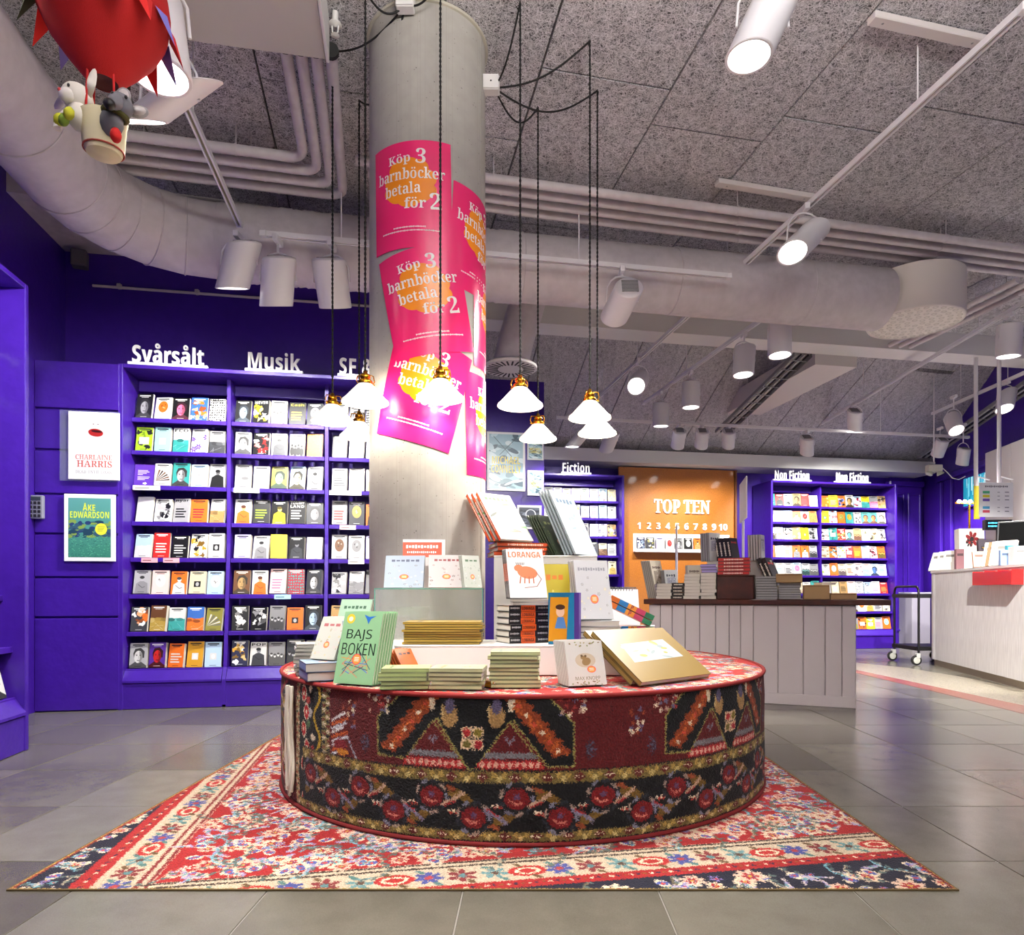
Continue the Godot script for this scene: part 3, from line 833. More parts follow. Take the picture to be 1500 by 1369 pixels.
	for i in 8:
		var q: Array = cords[i]
		var c := W(q[0], 0, q[2]); c.y = 1.88
		var away := c - colc; away.y = 0
		var boxp: Vector3 = colc + Vector3(0.36, 3.62, 0.02) if i >= 4 else colc + Vector3(-0.06, 3.79, 0.34)
		pendant(c, boxp, say[i], i)
	for b in [[Vector3(-0.06, 3.80, 0.345), "in front"], [Vector3(0.345, 3.62, 0.04), "on the side of the upper posters"]]:
		var jb := thing("junction_box", "small white junction box at the column top %s" % b[1], "junction box", colc + b[0], 0, "junction boxes on the column")
		obj("casing", MB.new().cbox(Vector3.ZERO, Vector3(0.045, 0.04, 0.03), 0.006), white_paint, jb)
		obj("lid", MB.new().cbox(Vector3(0, 0, 0.032), Vector3(0.042, 0.037, 0.003), 0.002), white_paint, jb)
		obj("screw", MB.new().lathe([Vector2(0, 0.003), Vector2(0.005, 0.0)], 8, Transform3D(Basis(Vector3.RIGHT, PI / 2), Vector3(0, 0, 0.035))), M(Color(0.3, 0.3, 0.3), 0.4, 1.0), jb)

var pend := {}
func pendant(c: Vector3, boxp: Vector3, label: String, i: int) -> void:
	var t := thing("pendant_lamp", "white opal " + label, "pendant lamp", c, i * 0.7, "opal pendant lamps round the column")
	if pend.is_empty():
		pend.shade = MB.new().lathe([Vector2(0.028, 0.045), Vector2(0.034, 0.040), Vector2(0.062, 0.010), Vector2(0.098, -0.030), Vector2(0.112, -0.042), Vector2(0.1145, -0.050), Vector2(0.112, -0.053), Vector2(0.094, -0.034), Vector2(0.058, 0.006), Vector2(0.03, 0.036)], 40).mesh()
		pend.holder = MB.new().lathe([Vector2(0.0, 0.105), Vector2(0.010, 0.104), Vector2(0.012, 0.09), Vector2(0.024, 0.086), Vector2(0.026, 0.07), Vector2(0.022, 0.066), Vector2(0.030, 0.060), Vector2(0.036, 0.052), Vector2(0.036, 0.036), Vector2(0.031, 0.034)], 24).mesh()
		var arm := MB.new()
		for k in 3:
			var b := Basis(Vector3.UP, TAU * k / 3)
			arm.tube([b * Vector3(0.02, 0.09, 0), b * Vector3(0.044, 0.086, 0), b * Vector3(0.05, 0.06, 0), b * Vector3(0.038, 0.044, 0)], 0.003, 5)
			arm.tube([b * Vector3(0.034, 0.044, 0), b * Vector3(0.05, 0.044, 0)], 0.004, 6)
		pend.arm = arm.mesh()
		pend.bulb = MB.new().blob(Vector3(0, -0.002, 0), Vector3(0.028, 0.034, 0.028), 14).mesh()
		pend.opal = glow(Color(1, 0.97, 0.91), 0.62, Color(0.95, 0.94, 0.92))
		pend.filament = glow(Color(1, 0.94, 0.82), 4.0)
	obj("lamp_shade", pend.shade, pend.opal, t)
	obj("lamp_holder", pend.holder, brass, t)
	obj("gallery_arms", pend.arm, brass, t)
	obj("bulb", pend.bulb, pend.filament, t)
	var top := 3.84 - c.y
	# twisted flex
	var fl := MB.new()
	for s in 2:
		var path := []
		var n := int((top - 0.1) / 0.012)
		for k in n + 1:
			var a := TAU * k * 0.012 / 0.05 + PI * s
			path.append(Vector3(cos(a) * 0.0032, 0.1 + 0.012 * k, sin(a) * 0.0032))
		fl.tube(path, 0.0034, 5)
	obj("flex", fl, black_cord, t)
	# slack lead from the ceiling hook to the junction box
	var e := t.to_local(boxp) if t.is_inside_tree() else boxp - c
	var sl := []
	var h := Vector3(0, top, 0)
	for k in 19:
		var f := k / 18.0
		var p := h.lerp(e, f)
		p.y -= sin(f * PI) * (0.12 + 0.06 * (i % 3)) * clampf((h - e).length(), 0.4, 1.0)
		sl.append(p)
	obj("slack_lead", MB.new().tube(sl, 0.005, 6), black_cord, t)
	obj("ceiling_hook", MB.new().tube([Vector3(0, top + 0.008, 0), Vector3(0, top - 0.02, 0), Vector3(0.014, top - 0.03, 0), Vector3(0.02, top - 0.016, 0)], 0.003, 5), black_cord, t)
	var l := OmniLight3D.new()
	l.name = "pendant_light"
	l.light_energy = 0.10; l.light_color = Color(1, 0.95, 0.86); l.light_size = 0.03; l.omni_range = 20; l.omni_attenuation = 2.0; l.shadow_enabled = true
	t.add_child(l)
	l.position = Vector3(0, -0.01, 0)
	var dn := SpotLight3D.new()                                      # what leaves the open underside of the shade
	dn.name = "pendant_downlight"
	dn.light_energy = 0.18; dn.light_color = Color(1, 0.96, 0.89); dn.spot_angle = 66; dn.spot_angle_attenuation = 0.15; dn.light_size = 0.03; dn.spot_range = 20; dn.spot_attenuation = 2.0; dn.shadow_enabled = true
	t.add_child(dn)
	dn.position = Vector3(0, -0.045, 0); dn.rotation.x = -PI / 2

# ---------- book covers: print on paper, drawn into shared sheets ----------
var HUE := {"black": Color(0.06, 0.06, 0.07), "white": Color(0.84, 0.84, 0.83), "grey": Color(0.55, 0.55, 0.56), "pale grey": Color(0.68, 0.68, 0.69), "dark grey": Color(0.22, 0.23, 0.25), "red": Color(0.78, 0.13, 0.11), "orange": Color(0.92, 0.45, 0.12), "yellow": Color(0.95, 0.84, 0.16), "lime": Color(0.62, 0.78, 0.12), "green": Color(0.20, 0.48, 0.28), "pale green": Color(0.66, 0.86, 0.66), "teal": Color(0.20, 0.60, 0.58), "pale teal": Color(0.60, 0.80, 0.80), "blue": Color(0.20, 0.40, 0.72), "pale blue": Color(0.72, 0.83, 0.93), "navy": Color(0.10, 0.11, 0.26), "purple": Color(0.34, 0.18, 0.60), "lilac": Color(0.75, 0.72, 0.90), "pink": Color(0.93, 0.45, 0.60), "pale pink": Color(0.94, 0.80, 0.78), "crimson": Color(0.62, 0.10, 0.20), "brown": Color(0.42, 0.27, 0.14), "tan": Color(0.72, 0.58, 0.36), "cream": Color(0.84, 0.80, 0.68), "mustard": Color(0.82, 0.60, 0.14), "olive": Color(0.55, 0.53, 0.24), "gold": Color(0.74, 0.62, 0.28)}
var PHRASE := {"face": "large face", "figure": "standing figure", "group": "row of people", "text": "big lettering", "label": "title label", "oval": "oval picture", "scape": "landscape band", "dots": "dotted pattern", "splash": "splashed shapes", "stripes": "slanting stripes", "plain": "bare cover", "flower": "flower shapes", "square": "small square picture"}

class Sheet:
	var im: Image
	var mat: StandardMaterial3D
	var cell: Vector2i
	var used := 0
var shelf_sheet: Sheet
var table_sheet: Sheet

func new_sheet(cell: Vector2i, rough: float) -> Sheet:
	var s := Sheet.new()
	s.im = Image.create(2048, 2048, false, Image.FORMAT_RGB8)
	s.cell = cell
	s.mat = StandardMaterial3D.new()
	s.mat.roughness = rough
	s.mat.albedo_color = Color(0.93, 0.93, 0.93)
	return s

func finish_sheet(s: Sheet) -> void:
	s.mat.albedo_texture = ImageTexture.create_from_image(s.im)

func put_cover(s: Sheet, im: Image) -> Rect2:                      # a cover drawn at any size goes into the next cell; its spine is the left eighth
	var per := 2048 / s.cell.x
	var at := Vector2i((s.used % per) * s.cell.x, (s.used / per) * s.cell.y)
	s.used += 1
	im.resize(s.cell.x, s.cell.y, Image.INTERPOLATE_LANCZOS)
	s.im.blit_rect(im, Rect2i(Vector2i.ZERO, s.cell), at)
	return Rect2(Vector2(at) / 2048.0, Vector2(s.cell) / 2048.0)

func tone(c: Color, k: float) -> Color:
	return c.lerp(Color.WHITE if k > 0 else Color.BLACK, absf(k))

func cover_image(bg: String, motif: String, accent: String, title := "", size := Vector2i(192, 272)) -> Image:
	var im := Image.create(size.x, size.y, false, Image.FORMAT_RGB8)
	var b: Color = HUE[bg]; var a: Color = HUE[accent]
	var w := float(size.x); var h := float(size.y); var x0 := w / 8
	im.fill(b)
	var ink: Color = Color(0.08, 0.08, 0.1) if b.get_luminance() > 0.5 else Color(0.95, 0.95, 0.93)
	var front := Rect2(x0, 0, w - x0, h)
	var c := front.get_center()
	var fw := front.size.x
	match motif:
		"face":
			var skin := a
			fill_poly(im, PackedVector2Array([c + Vector2(-fw * 0.14, h * 0.24), c + Vector2(fw * 0.14, h * 0.24), c + Vector2(fw * 0.5, h * 0.42), c + Vector2(fw * 0.5, h * 0.5), c + Vector2(-fw * 0.5, h * 0.5), c + Vector2(-fw * 0.5, h * 0.42)]), tone(skin, -0.65))
			fill_poly(im, PackedVector2Array([c + Vector2(-fw * 0.3, -h * 0.08), c + Vector2(-fw * 0.2, -h * 0.26), c + Vector2(fw * 0.12, -h * 0.30), c + Vector2(fw * 0.34, -h * 0.16), c + Vector2(fw * 0.33, h * 0.1), c + Vector2(-fw * 0.26, h * 0.08)]), tone(skin, -0.75))
			oval(im, c + Vector2(0, h * 0.06), Vector2(fw * 0.24, h * 0.25), skin, 0, 18)
			fill_poly(im, PackedVector2Array([c + Vector2(fw * 0.04, -h * 0.17), c + Vector2(fw * 0.2, -h * 0.1), c + Vector2(fw * 0.25, h * 0.08), c + Vector2(fw * 0.16, h * 0.26), c + Vector2(fw * 0.03, h * 0.3), c + Vector2(fw * 0.09, h * 0.12)]), tone(skin, -0.35))
			for s in [-1, 1]:
				oval(im, c + Vector2(s * fw * 0.1, h * 0.0), Vector2(fw * 0.05, h * 0.016), tone(skin, -0.75))
				stroke(im, [c + Vector2(s * fw * 0.05, -h * 0.045), c + Vector2(s * fw * 0.17, -h * 0.035)], 3, tone(skin, -0.6))
			stroke(im, [c + Vector2(0, h * 0.02), c + Vector2(fw * 0.03, h * 0.12), c + Vector2(-fw * 0.02, h * 0.13)], 3, tone(skin, -0.45))
			oval(im, c + Vector2(0, h * 0.2), Vector2(fw * 0.09, h * 0.018), tone(skin, -0.55))
		"figure":
			oval(im, c + Vector2(fw * 0.02, -h * 0.13), Vector2(fw * 0.13, h * 0.105), tone(a, 0.35))
			oval(im, c + Vector2(0, -h * 0.19), Vector2(fw * 0.15, h * 0.065), tone(a, -0.65))
			fill_poly(im, PackedVector2Array([c + Vector2(-fw * 0.1, -h * 0.03), c + Vector2(fw * 0.1, -h * 0.03), c + Vector2(fw * 0.36, h * 0.06), c + Vector2(fw * 0.42, h * 0.5), c + Vector2(-fw * 0.40, h * 0.5), c + Vector2(-fw * 0.34, h * 0.08)]), a)
			stroke(im, [c + Vector2(-fw * 0.2, h * 0.12), c + Vector2(fw * 0.05, h * 0.25), c + Vector2(fw * 0.22, h * 0.2)], 7, tone(a, -0.4))
		"group":
			im.fill_rect(Rect2i(int(x0), int(h * 0.55), int(fw), int(h * 0.45)), tone(b, -0.35))
			for i in 4:
				var p := Vector2(x0 + fw * (0.18 + 0.21 * i), h * (0.55 + 0.04 * (i % 2)))
				oval(im, p + Vector2(0, h * 0.22), Vector2(fw * 0.13, h * 0.2), tone(a, -0.6))
				oval(im, p, Vector2(fw * 0.075, h * 0.075), tone(a, 0.25))
				oval(im, p + Vector2(0, -h * 0.05), Vector2(fw * 0.08, h * 0.045), tone(a, -0.7))
		"label":
			splash(im, front, [a, tone(a, -0.3), tone(b, -0.3)], 7)
			im.fill_rect(Rect2i(int(x0 + fw * 0.2), int(h * 0.42), int(fw * 0.6), int(h * 0.3)), Color(0.93, 0.93, 0.9))
			for i in 3: im.fill_rect(Rect2i(int(x0 + fw * 0.3), int(h * (0.48 + 0.07 * i)), int(fw * 0.4), 4), Color(0.3, 0.3, 0.3))
		"oval":
			oval(im, c + Vector2(0, -h * 0.06), Vector2(fw * 0.3, h * 0.26), a, 0, 22)
			splash(im, Rect2(c + Vector2(-fw * 0.16, -h * 0.2), Vector2(fw * 0.32, h * 0.26)), [tone(a, 0.5), tone(a, -0.4)], 6)
		"scape":
			im.fill_rect(Rect2i(int(x0), int(h * 0.5), int(fw), int(h * 0.5)), a)
			for i in 5: oval(im, Vector2(x0 + fw * rng.randf(), h * rng.randf_range(0.5, 0.62)), Vector2(fw * 0.22, h * 0.07), tone(a, rng.randf_range(-0.4, 0.3)))
			for i in 6: stroke(im, [Vector2(x0 + fw * rng.randf(), h * rng.randf_range(0.65, 0.95)), Vector2(x0 + fw * rng.randf(), h * rng.randf_range(0.7, 0.98))], 4, tone(a, rng.randf_range(-0.3, 0.5)))
		"dots":
			for i in 9:
				for j in 7: oval(im, Vector2(x0 + fw * (j + 0.5) / 7, h * (i + 0.5) / 9) + Vector2(rng.randf_range(-4, 4), rng.randf_range(-4, 4)), Vector2(fw * rng.randf_range(0.03, 0.07), h * rng.randf_range(0.02, 0.04)), a, rng.randf() * 3, 8)
		"splash":
			splash(im, front, [a, tone(a, 0.4), tone(a, -0.4), ink], 12)
		"stripes":
			for i in 6:
				var p := Vector2(x0 + fw * 0.1, h * 0.8)
				var d := Vector2.from_angle(-0.2 - i * 0.24)
				fill_poly(im, PackedVector2Array([p, p + d * fw * 0.85, p + d.rotated(0.13) * fw * 0.85]), a if i % 2 else tone(a, -0.5))
		"flower":
			for i in 5: bloom(im, Vector2(x0 + fw * rng.randf(), h * rng.randf()), fw * rng.randf_range(0.12, 0.22), a, tone(a, 0.5), 6)
		"square":
			im.fill_rect(Rect2i(int(c.x - fw * 0.2), int(c.y - h * 0.05), int(fw * 0.4), int(h * 0.26)), a)
			oval(im, c + Vector2(0, h * 0.08), Vector2(fw * 0.11, h * 0.09), tone(a, 0.7))
	if motif == "text":
		for i in 4: im.fill_rect(Rect2i(int(x0 + fw * 0.14), int(h * (0.42 + 0.11 * i)), int(fw * rng.randf_range(0.5, 0.74)), int(h * 0.055)), a)
	if title != "":
		var ls := title.split("|")
		for i in ls.size(): write(im, ls[i], Rect2(x0 + fw * 0.08, h * (0.05 + 0.15 * i), fw * 0.84, h * 0.115), ink if motif != "text" else a, "sans_bold", 0.0)
	elif motif != "plain":
		im.fill_rect(Rect2i(int(x0 + fw * 0.14), int(h * 0.06), int(fw * 0.7), int(h * 0.045)), ink)
		im.fill_rect(Rect2i(int(x0 + fw * 0.26), int(h * 0.13), int(fw * 0.46), int(h * 0.025)), ink)
		im.fill_rect(Rect2i(int(x0 + fw * 0.3), int(h * 0.93), int(fw * 0.4), int(h * 0.018)), ink)
	im.fill_rect(Rect2i(0, 0, int(x0), int(h)), tone(b, -0.12))
	im.fill_rect(Rect2i(int(x0 * 0.3), int(h * 0.12), int(x0 * 0.4), int(h * 0.6)), ink.lerp(b, 0.35))
	return im

func splash(im: Image, r: Rect2, cols: Array, n: int) -> void:
	for i in n:
		var c := r.position + r.size * Vector2(rng.randf_range(0.12, 0.88), rng.randf_range(0.12, 0.88))
		var p := PackedVector2Array()
		for k in 9: p.append((c + Vector2.from_angle(TAU * k / 9) * r.size.x * rng.randf_range(0.04, 0.26)).clamp(r.position, r.end))
		fill_poly(im, p, cols[i % cols.size()])

func bloom(im: Image, c: Vector2, r: float, petal: Color, heart: Color, n := 8, turn := 0.0) -> void:
	for i in n:
		var d := Vector2.from_angle(turn + TAU * i / n)
		oval(im, c + d * r * 0.62, Vector2(r * 0.42, r * 0.24), petal, d.angle(), 8)
	oval(im, c, Vector2(r * 0.3, r * 0.3), heart, 0, 10)

# ---------- book bodies ----------
# local axes: x across the cover, y up the cover, z out of the front; base at y = 0, middle of the thickness at z = 0
func book_meshes(w: float, h: float, t: float, uv: Rect2, hard := false) -> Array:
	var ct := 0.0026 if hard else 0.0012
	var ov := 0.003 if hard else 0.0
	var front_uv := Rect2(uv.position.x + uv.size.x * 0.130, uv.position.y + uv.size.y * 0.004, uv.size.x * 0.866, uv.size.y * 0.992)
	var spine_uv := Rect2(uv.position.x + uv.size.x * 0.004, uv.position.y + uv.size.y * 0.004, uv.size.x * 0.116, uv.size.y * 0.992)
	var edge_uv := Rect2(uv.position + uv.size * Vector2(0.02, 0.02), uv.size * 0.01)
	var c := MB.new()
	var x0 := -w / 2; var x1 := w / 2; var z := t / 2
	for s in [1.0, -1.0]:     # boards
		var zo: float = z * s; var zi: float = (z - ct) * s
		var nn := Vector3(0, 0, s)
		if s > 0: c.quad(Vector3(x0, 0, zo), Vector3(x1, 0, zo), Vector3(x1, h, zo), Vector3(x0, h, zo), nn, front_uv)
		else: c.quad(Vector3(x1, 0, zo), Vector3(x0, 0, zo), Vector3(x0, h, zo), Vector3(x1, h, zo), nn, edge_uv)
		c.quad(Vector3(x1, 0, zi), Vector3(x1, 0, zo), Vector3(x1, h, zo), Vector3(x1, h, zi), Vector3.RIGHT, edge_uv)
		c.quad(Vector3(x0, h, zi), Vector3(x1, h, zi), Vector3(x1, h, zo), Vector3(x0, h, zo), Vector3.UP, edge_uv)
		c.quad(Vector3(x0, 0, zi), Vector3(x1, 0, zi), Vector3(x1, 0, zo), Vector3(x0, 0, zo), Vector3.DOWN, edge_uv)
		if ov > 0: c.quad(Vector3(x0, 0, zi), Vector3(x1, 0, zi), Vector3(x1, h, zi), Vector3(x0, h, zi), -nn, edge_uv)
	c.quad(Vector3(x0, 0, -z), Vector3(x0, 0, z), Vector3(x0, h, z), Vector3(x0, h, -z), Vector3.LEFT, spine_uv)
	var p := MB.new()
	var px := x1 - ov - 0.0004; var q := z - ct
	p.quad(Vector3(px, ov + 0.0003, q), Vector3(px, ov + 0.0003, -q), Vector3(px, h - ov - 0.0003, -q), Vector3(px, h - ov - 0.0003, q), Vector3.RIGHT)
	# the sheets run along the block: turn the print so that the lines follow the pages
	for i in range(p.t.size()): p.t[i] = Vector2(p.t[i].y, p.t[i].x * t / 0.02 * 0.25)
	var k := p.v.size()
	p.quad(Vector3(x0 + 0.001, h - ov - 0.0003, q), Vector3(px, h - ov - 0.0003, q), Vector3(px, h - ov - 0.0003, -q), Vector3(x0 + 0.001, h - ov - 0.0003, -q), Vector3.UP, Rect2(0, 0, 1, t / 0.02 * 0.25))
	p.quad(Vector3(x0 + 0.001, ov + 0.0003, -q), Vector3(px, ov + 0.0003, -q), Vector3(px, ov + 0.0003, q), Vector3(x0 + 0.001, ov + 0.0003, q), Vector3.DOWN, Rect2(0, 0, 1, t / 0.02 * 0.25))
	return [c.mesh(), p.mesh()]

func book(label: String, group: String, T: Transform3D, w: float, h: float, t: float, uv: Rect2, sheet: Sheet, hard := false, meshes := [], called := "picture_book") -> Node3D:
	var o := thing(called, label, "paperback" if called == "paperback" else "book", Vector3.ZERO, 0, group)
	o.transform = T
	var ms: Array = meshes if meshes.size() else book_meshes(w, h, t, uv, hard)
	obj("cover", ms[0], sheet.mat, o)
	obj("pages", ms[1], paper, o)
	return o

# ---------- display shelf units ----------
const ROWS := [2.287, 2.027, 1.75, 1.463, 1.175, 0.884, 0.592, 0.307]
const FRONT := [-0.18, -0.18, -0.18, -0.18, -0.155, -0.125, -0.075, -0.06]

func shelf_unit(label: String, at: Vector3, turn: float, bays: Array, deep := 0.475) -> Node3D:
	var t := thing("display_bookcase", label, "bookcase", at, turn, "purple display bookcases")
	var total := 0.0
	for b in bays: total += b
	var g := 0.018
	for x in [0.0, total]:
		obj("side_panel", MB.new().cbox(Vector3(x, 1.33, -deep / 2), Vector3(g, 1.33, deep / 2), 0.004), purple, t)
	obj("back_panel", MB.new().box(Vector3(g, 0.0, -deep), Vector3(total - g, 2.66, -deep + 0.015)), purple, t)
	obj("top_board", MB.new().cbox(Vector3(total / 2, 2.645, -deep / 2), Vector3(total / 2 - g, 0.015, deep / 2), 0.003), purple, t)
	obj("header_board", MB.new().cbox(Vector3(total / 2, 2.585, -deep + 0.14), Vector3(total / 2 - g, 0.045, 0.012), 0.003), purple, t)
	var x := 0.0
	for i in bays.size():
		var b: float = bays[i]
		for r in 8:
			var z1: float = FRONT[r]
			obj("shelf_board", MB.new().cbox(Vector3(x + b / 2, ROWS[r] - 0.011, (z1 - 0.26) / 2 - 0.02), Vector3(b / 2 - g, 0.011, absf((z1 + 0.30) / 2)), 0.003), purple, t)
			obj("shelf_lip", MB.new().cbox(Vector3(x + b / 2, ROWS[r] - 0.014, z1 + 0.006), Vector3(b / 2 - g, 0.017, 0.006), 0.003), purple, t)
		obj("sloping_fascia", MB.new().prism(PackedVector2Array([Vector2(-0.06, 0.29), Vector2(-0.05, 0.30), Vector2(0.004, 0.222), Vector2(0.004, 0.205), Vector2(-0.06, 0.205)]), x + g, x + b - g, Transform3D(Basis(Vector3(0, 0, 1), Vector3(0, 1, 0), Vector3(-1, 0, 0)), Vector3.ZERO) * Transform3D(Basis.from_scale(Vector3(1, 1, -1)), Vector3.ZERO)), purple, t)
		obj("plinth", MB.new().cbox(Vector3(x + b / 2, 0.10, -0.02), Vector3(b / 2 - g * 0.6, 0.098, 0.014), 0.003), purple, t)
		if i > 0:
			var pr := PackedVector2Array([Vector2(-deep + 0.02, 0.02), Vector2(-0.002, 0.02), Vector2(-0.002, 0.22), Vector2(-0.05, 0.31), Vector2(-0.16, 1.3), Vector2(-0.17, 2.63), Vector2(-deep + 0.02, 2.63)])
			obj("divider", MB.new().prism(pr, x - 0.014, x + 0.014, Transform3D(Basis(Vector3(0, 0, 1), Vector3(0, 1, 0), Vector3(-1, 0, 0)), Vector3.ZERO) * Transform3D(Basis.from_scale(Vector3(1, 1, -1)), Vector3.ZERO)), purple, t)
		x += b
	return t

func shelf_sign(unit: Node3D, s: String, x: float, width: float, height: float, label: String) -> void:      # white letters standing on a white bar on the unit's top edge
	var t := thing("shelf_sign", label, "sign", Vector3.ZERO, 0, "white letter signs on the bookcases")
	t.transform = unit.transform * Transform3D(Basis(), Vector3(x, 2.66, -0.03))
	obj("base_bar", MB.new().cbox(Vector3(0, 0.012, 0), Vector3(width / 2, 0.012, 0.02), 0.002), M(Color(0.92, 0.92, 0.93), 0.4), t)
	var tm := letters(s, height * 1.36, 0.016)
	var ab := tm.get_aabb()
	var k := (width * 0.9) / ab.size.x
	letter_row(s, height * 1.36, 0.016, "sans_bold", Transform3D(Basis.from_scale(Vector3(k, 1, 1)), Vector3(-(ab.position.x + ab.size.x / 2) * k, 0.022 - ab.position.y, 0)), M(Color(0.95, 0.95, 0.95), 0.4), t)

func shelf_book(unit: Node3D, x: float, row: int, w: float, h: float, t: float, uv: Rect2, label: String, group: String, lean := 0.21, yaw := 0.0) -> void:
	var z: float = FRONT[row] - 0.012 - t / 2
	var T := unit.transform * Transform3D(Basis(Vector3.UP, yaw) * Basis(Vector3.RIGHT, -lean), Vector3(x, ROWS[row] + 0.0006 + sin(lean) * t / 2, z))
	book(label, group, T, w, h, t, uv, shelf_sheet, false, [], "paperback")

func row_books(unit: Node3D, x0: float, width: float, row: int, specs: Array, where: String, group: String) -> void:
	var n := specs.size()
	var pitch := width / n
	for i in n:
		var s: Array = specs[i]
		if s.is_empty(): continue
		var im := cover_image(s[0], s[1], s[2], s[3] if s.size() > 3 else "")
		var uv := put_cover(shelf_sheet, im)
		var w := pitch * rng.randf_range(0.86, 0.94)
		var h := rng.randf_range(0.182, 0.208)
		if pitch > 0.2: w = 0.12
		var col: String = s[0]
		var label := "%s paperback with %s, %s on %s shelf %s" % [col, PHRASE[s[1]], ORD[i], ORD[row], where]
		shelf_book(unit, x0 + pitch * (i + 0.5), row, w, h, rng.randf_range(0.02, 0.05), uv, label, group, rng.randf_range(0.16, 0.24), rng.randf_range(-0.24, 0.0))

func specs(s: String) -> Array:                                     # "bg motif accent title; ..." with - for two-word colours
	var out := []
	for part in s.split(";"):
		var f := part.strip_edges().split(" ", false)
		var e := []
		for i in f.size(): e.append(f[i].replace("-", " ") if i != 3 else f[i].replace("_", " "))
		out.append(e)
	return out

func random_specs(n: int, pool: Array) -> Array:
	var out := []
	var motifs := ["face", "text", "oval", "scape", "splash", "square", "group", "label", "flower", "figure", "text", "dots"]
	for i in n: out.append([pool[rng.randi() % pool.size()], motifs[rng.randi() % motifs.size()], HUE.keys()[rng.randi() % HUE.size()]])
	return out

func price_card(unit: Node3D, x: float, row: int, w: float, col: Color, label: String) -> void:
	var t := thing("shelf_card", label, "card", Vector3.ZERO, 0, "paper cards on the shelf edges")
	t.transform = unit.transform * Transform3D(Basis(Vector3.RIGHT, -0.1), Vector3(x, ROWS[row] - 0.036, FRONT[row] + 0.0145))
	obj("card", MB.new().cbox(Vector3(0, 0.02, 0), Vector3(w / 2, 0.019, 0.001), 0.0), M(col, 0.5), t)
	obj("print", MB.new().box(Vector3(-w * 0.42, 0.014, 0.001), Vector3(w * 0.1, 0.022, 0.0014)), M(tone(col, -0.5), 0.6), t)

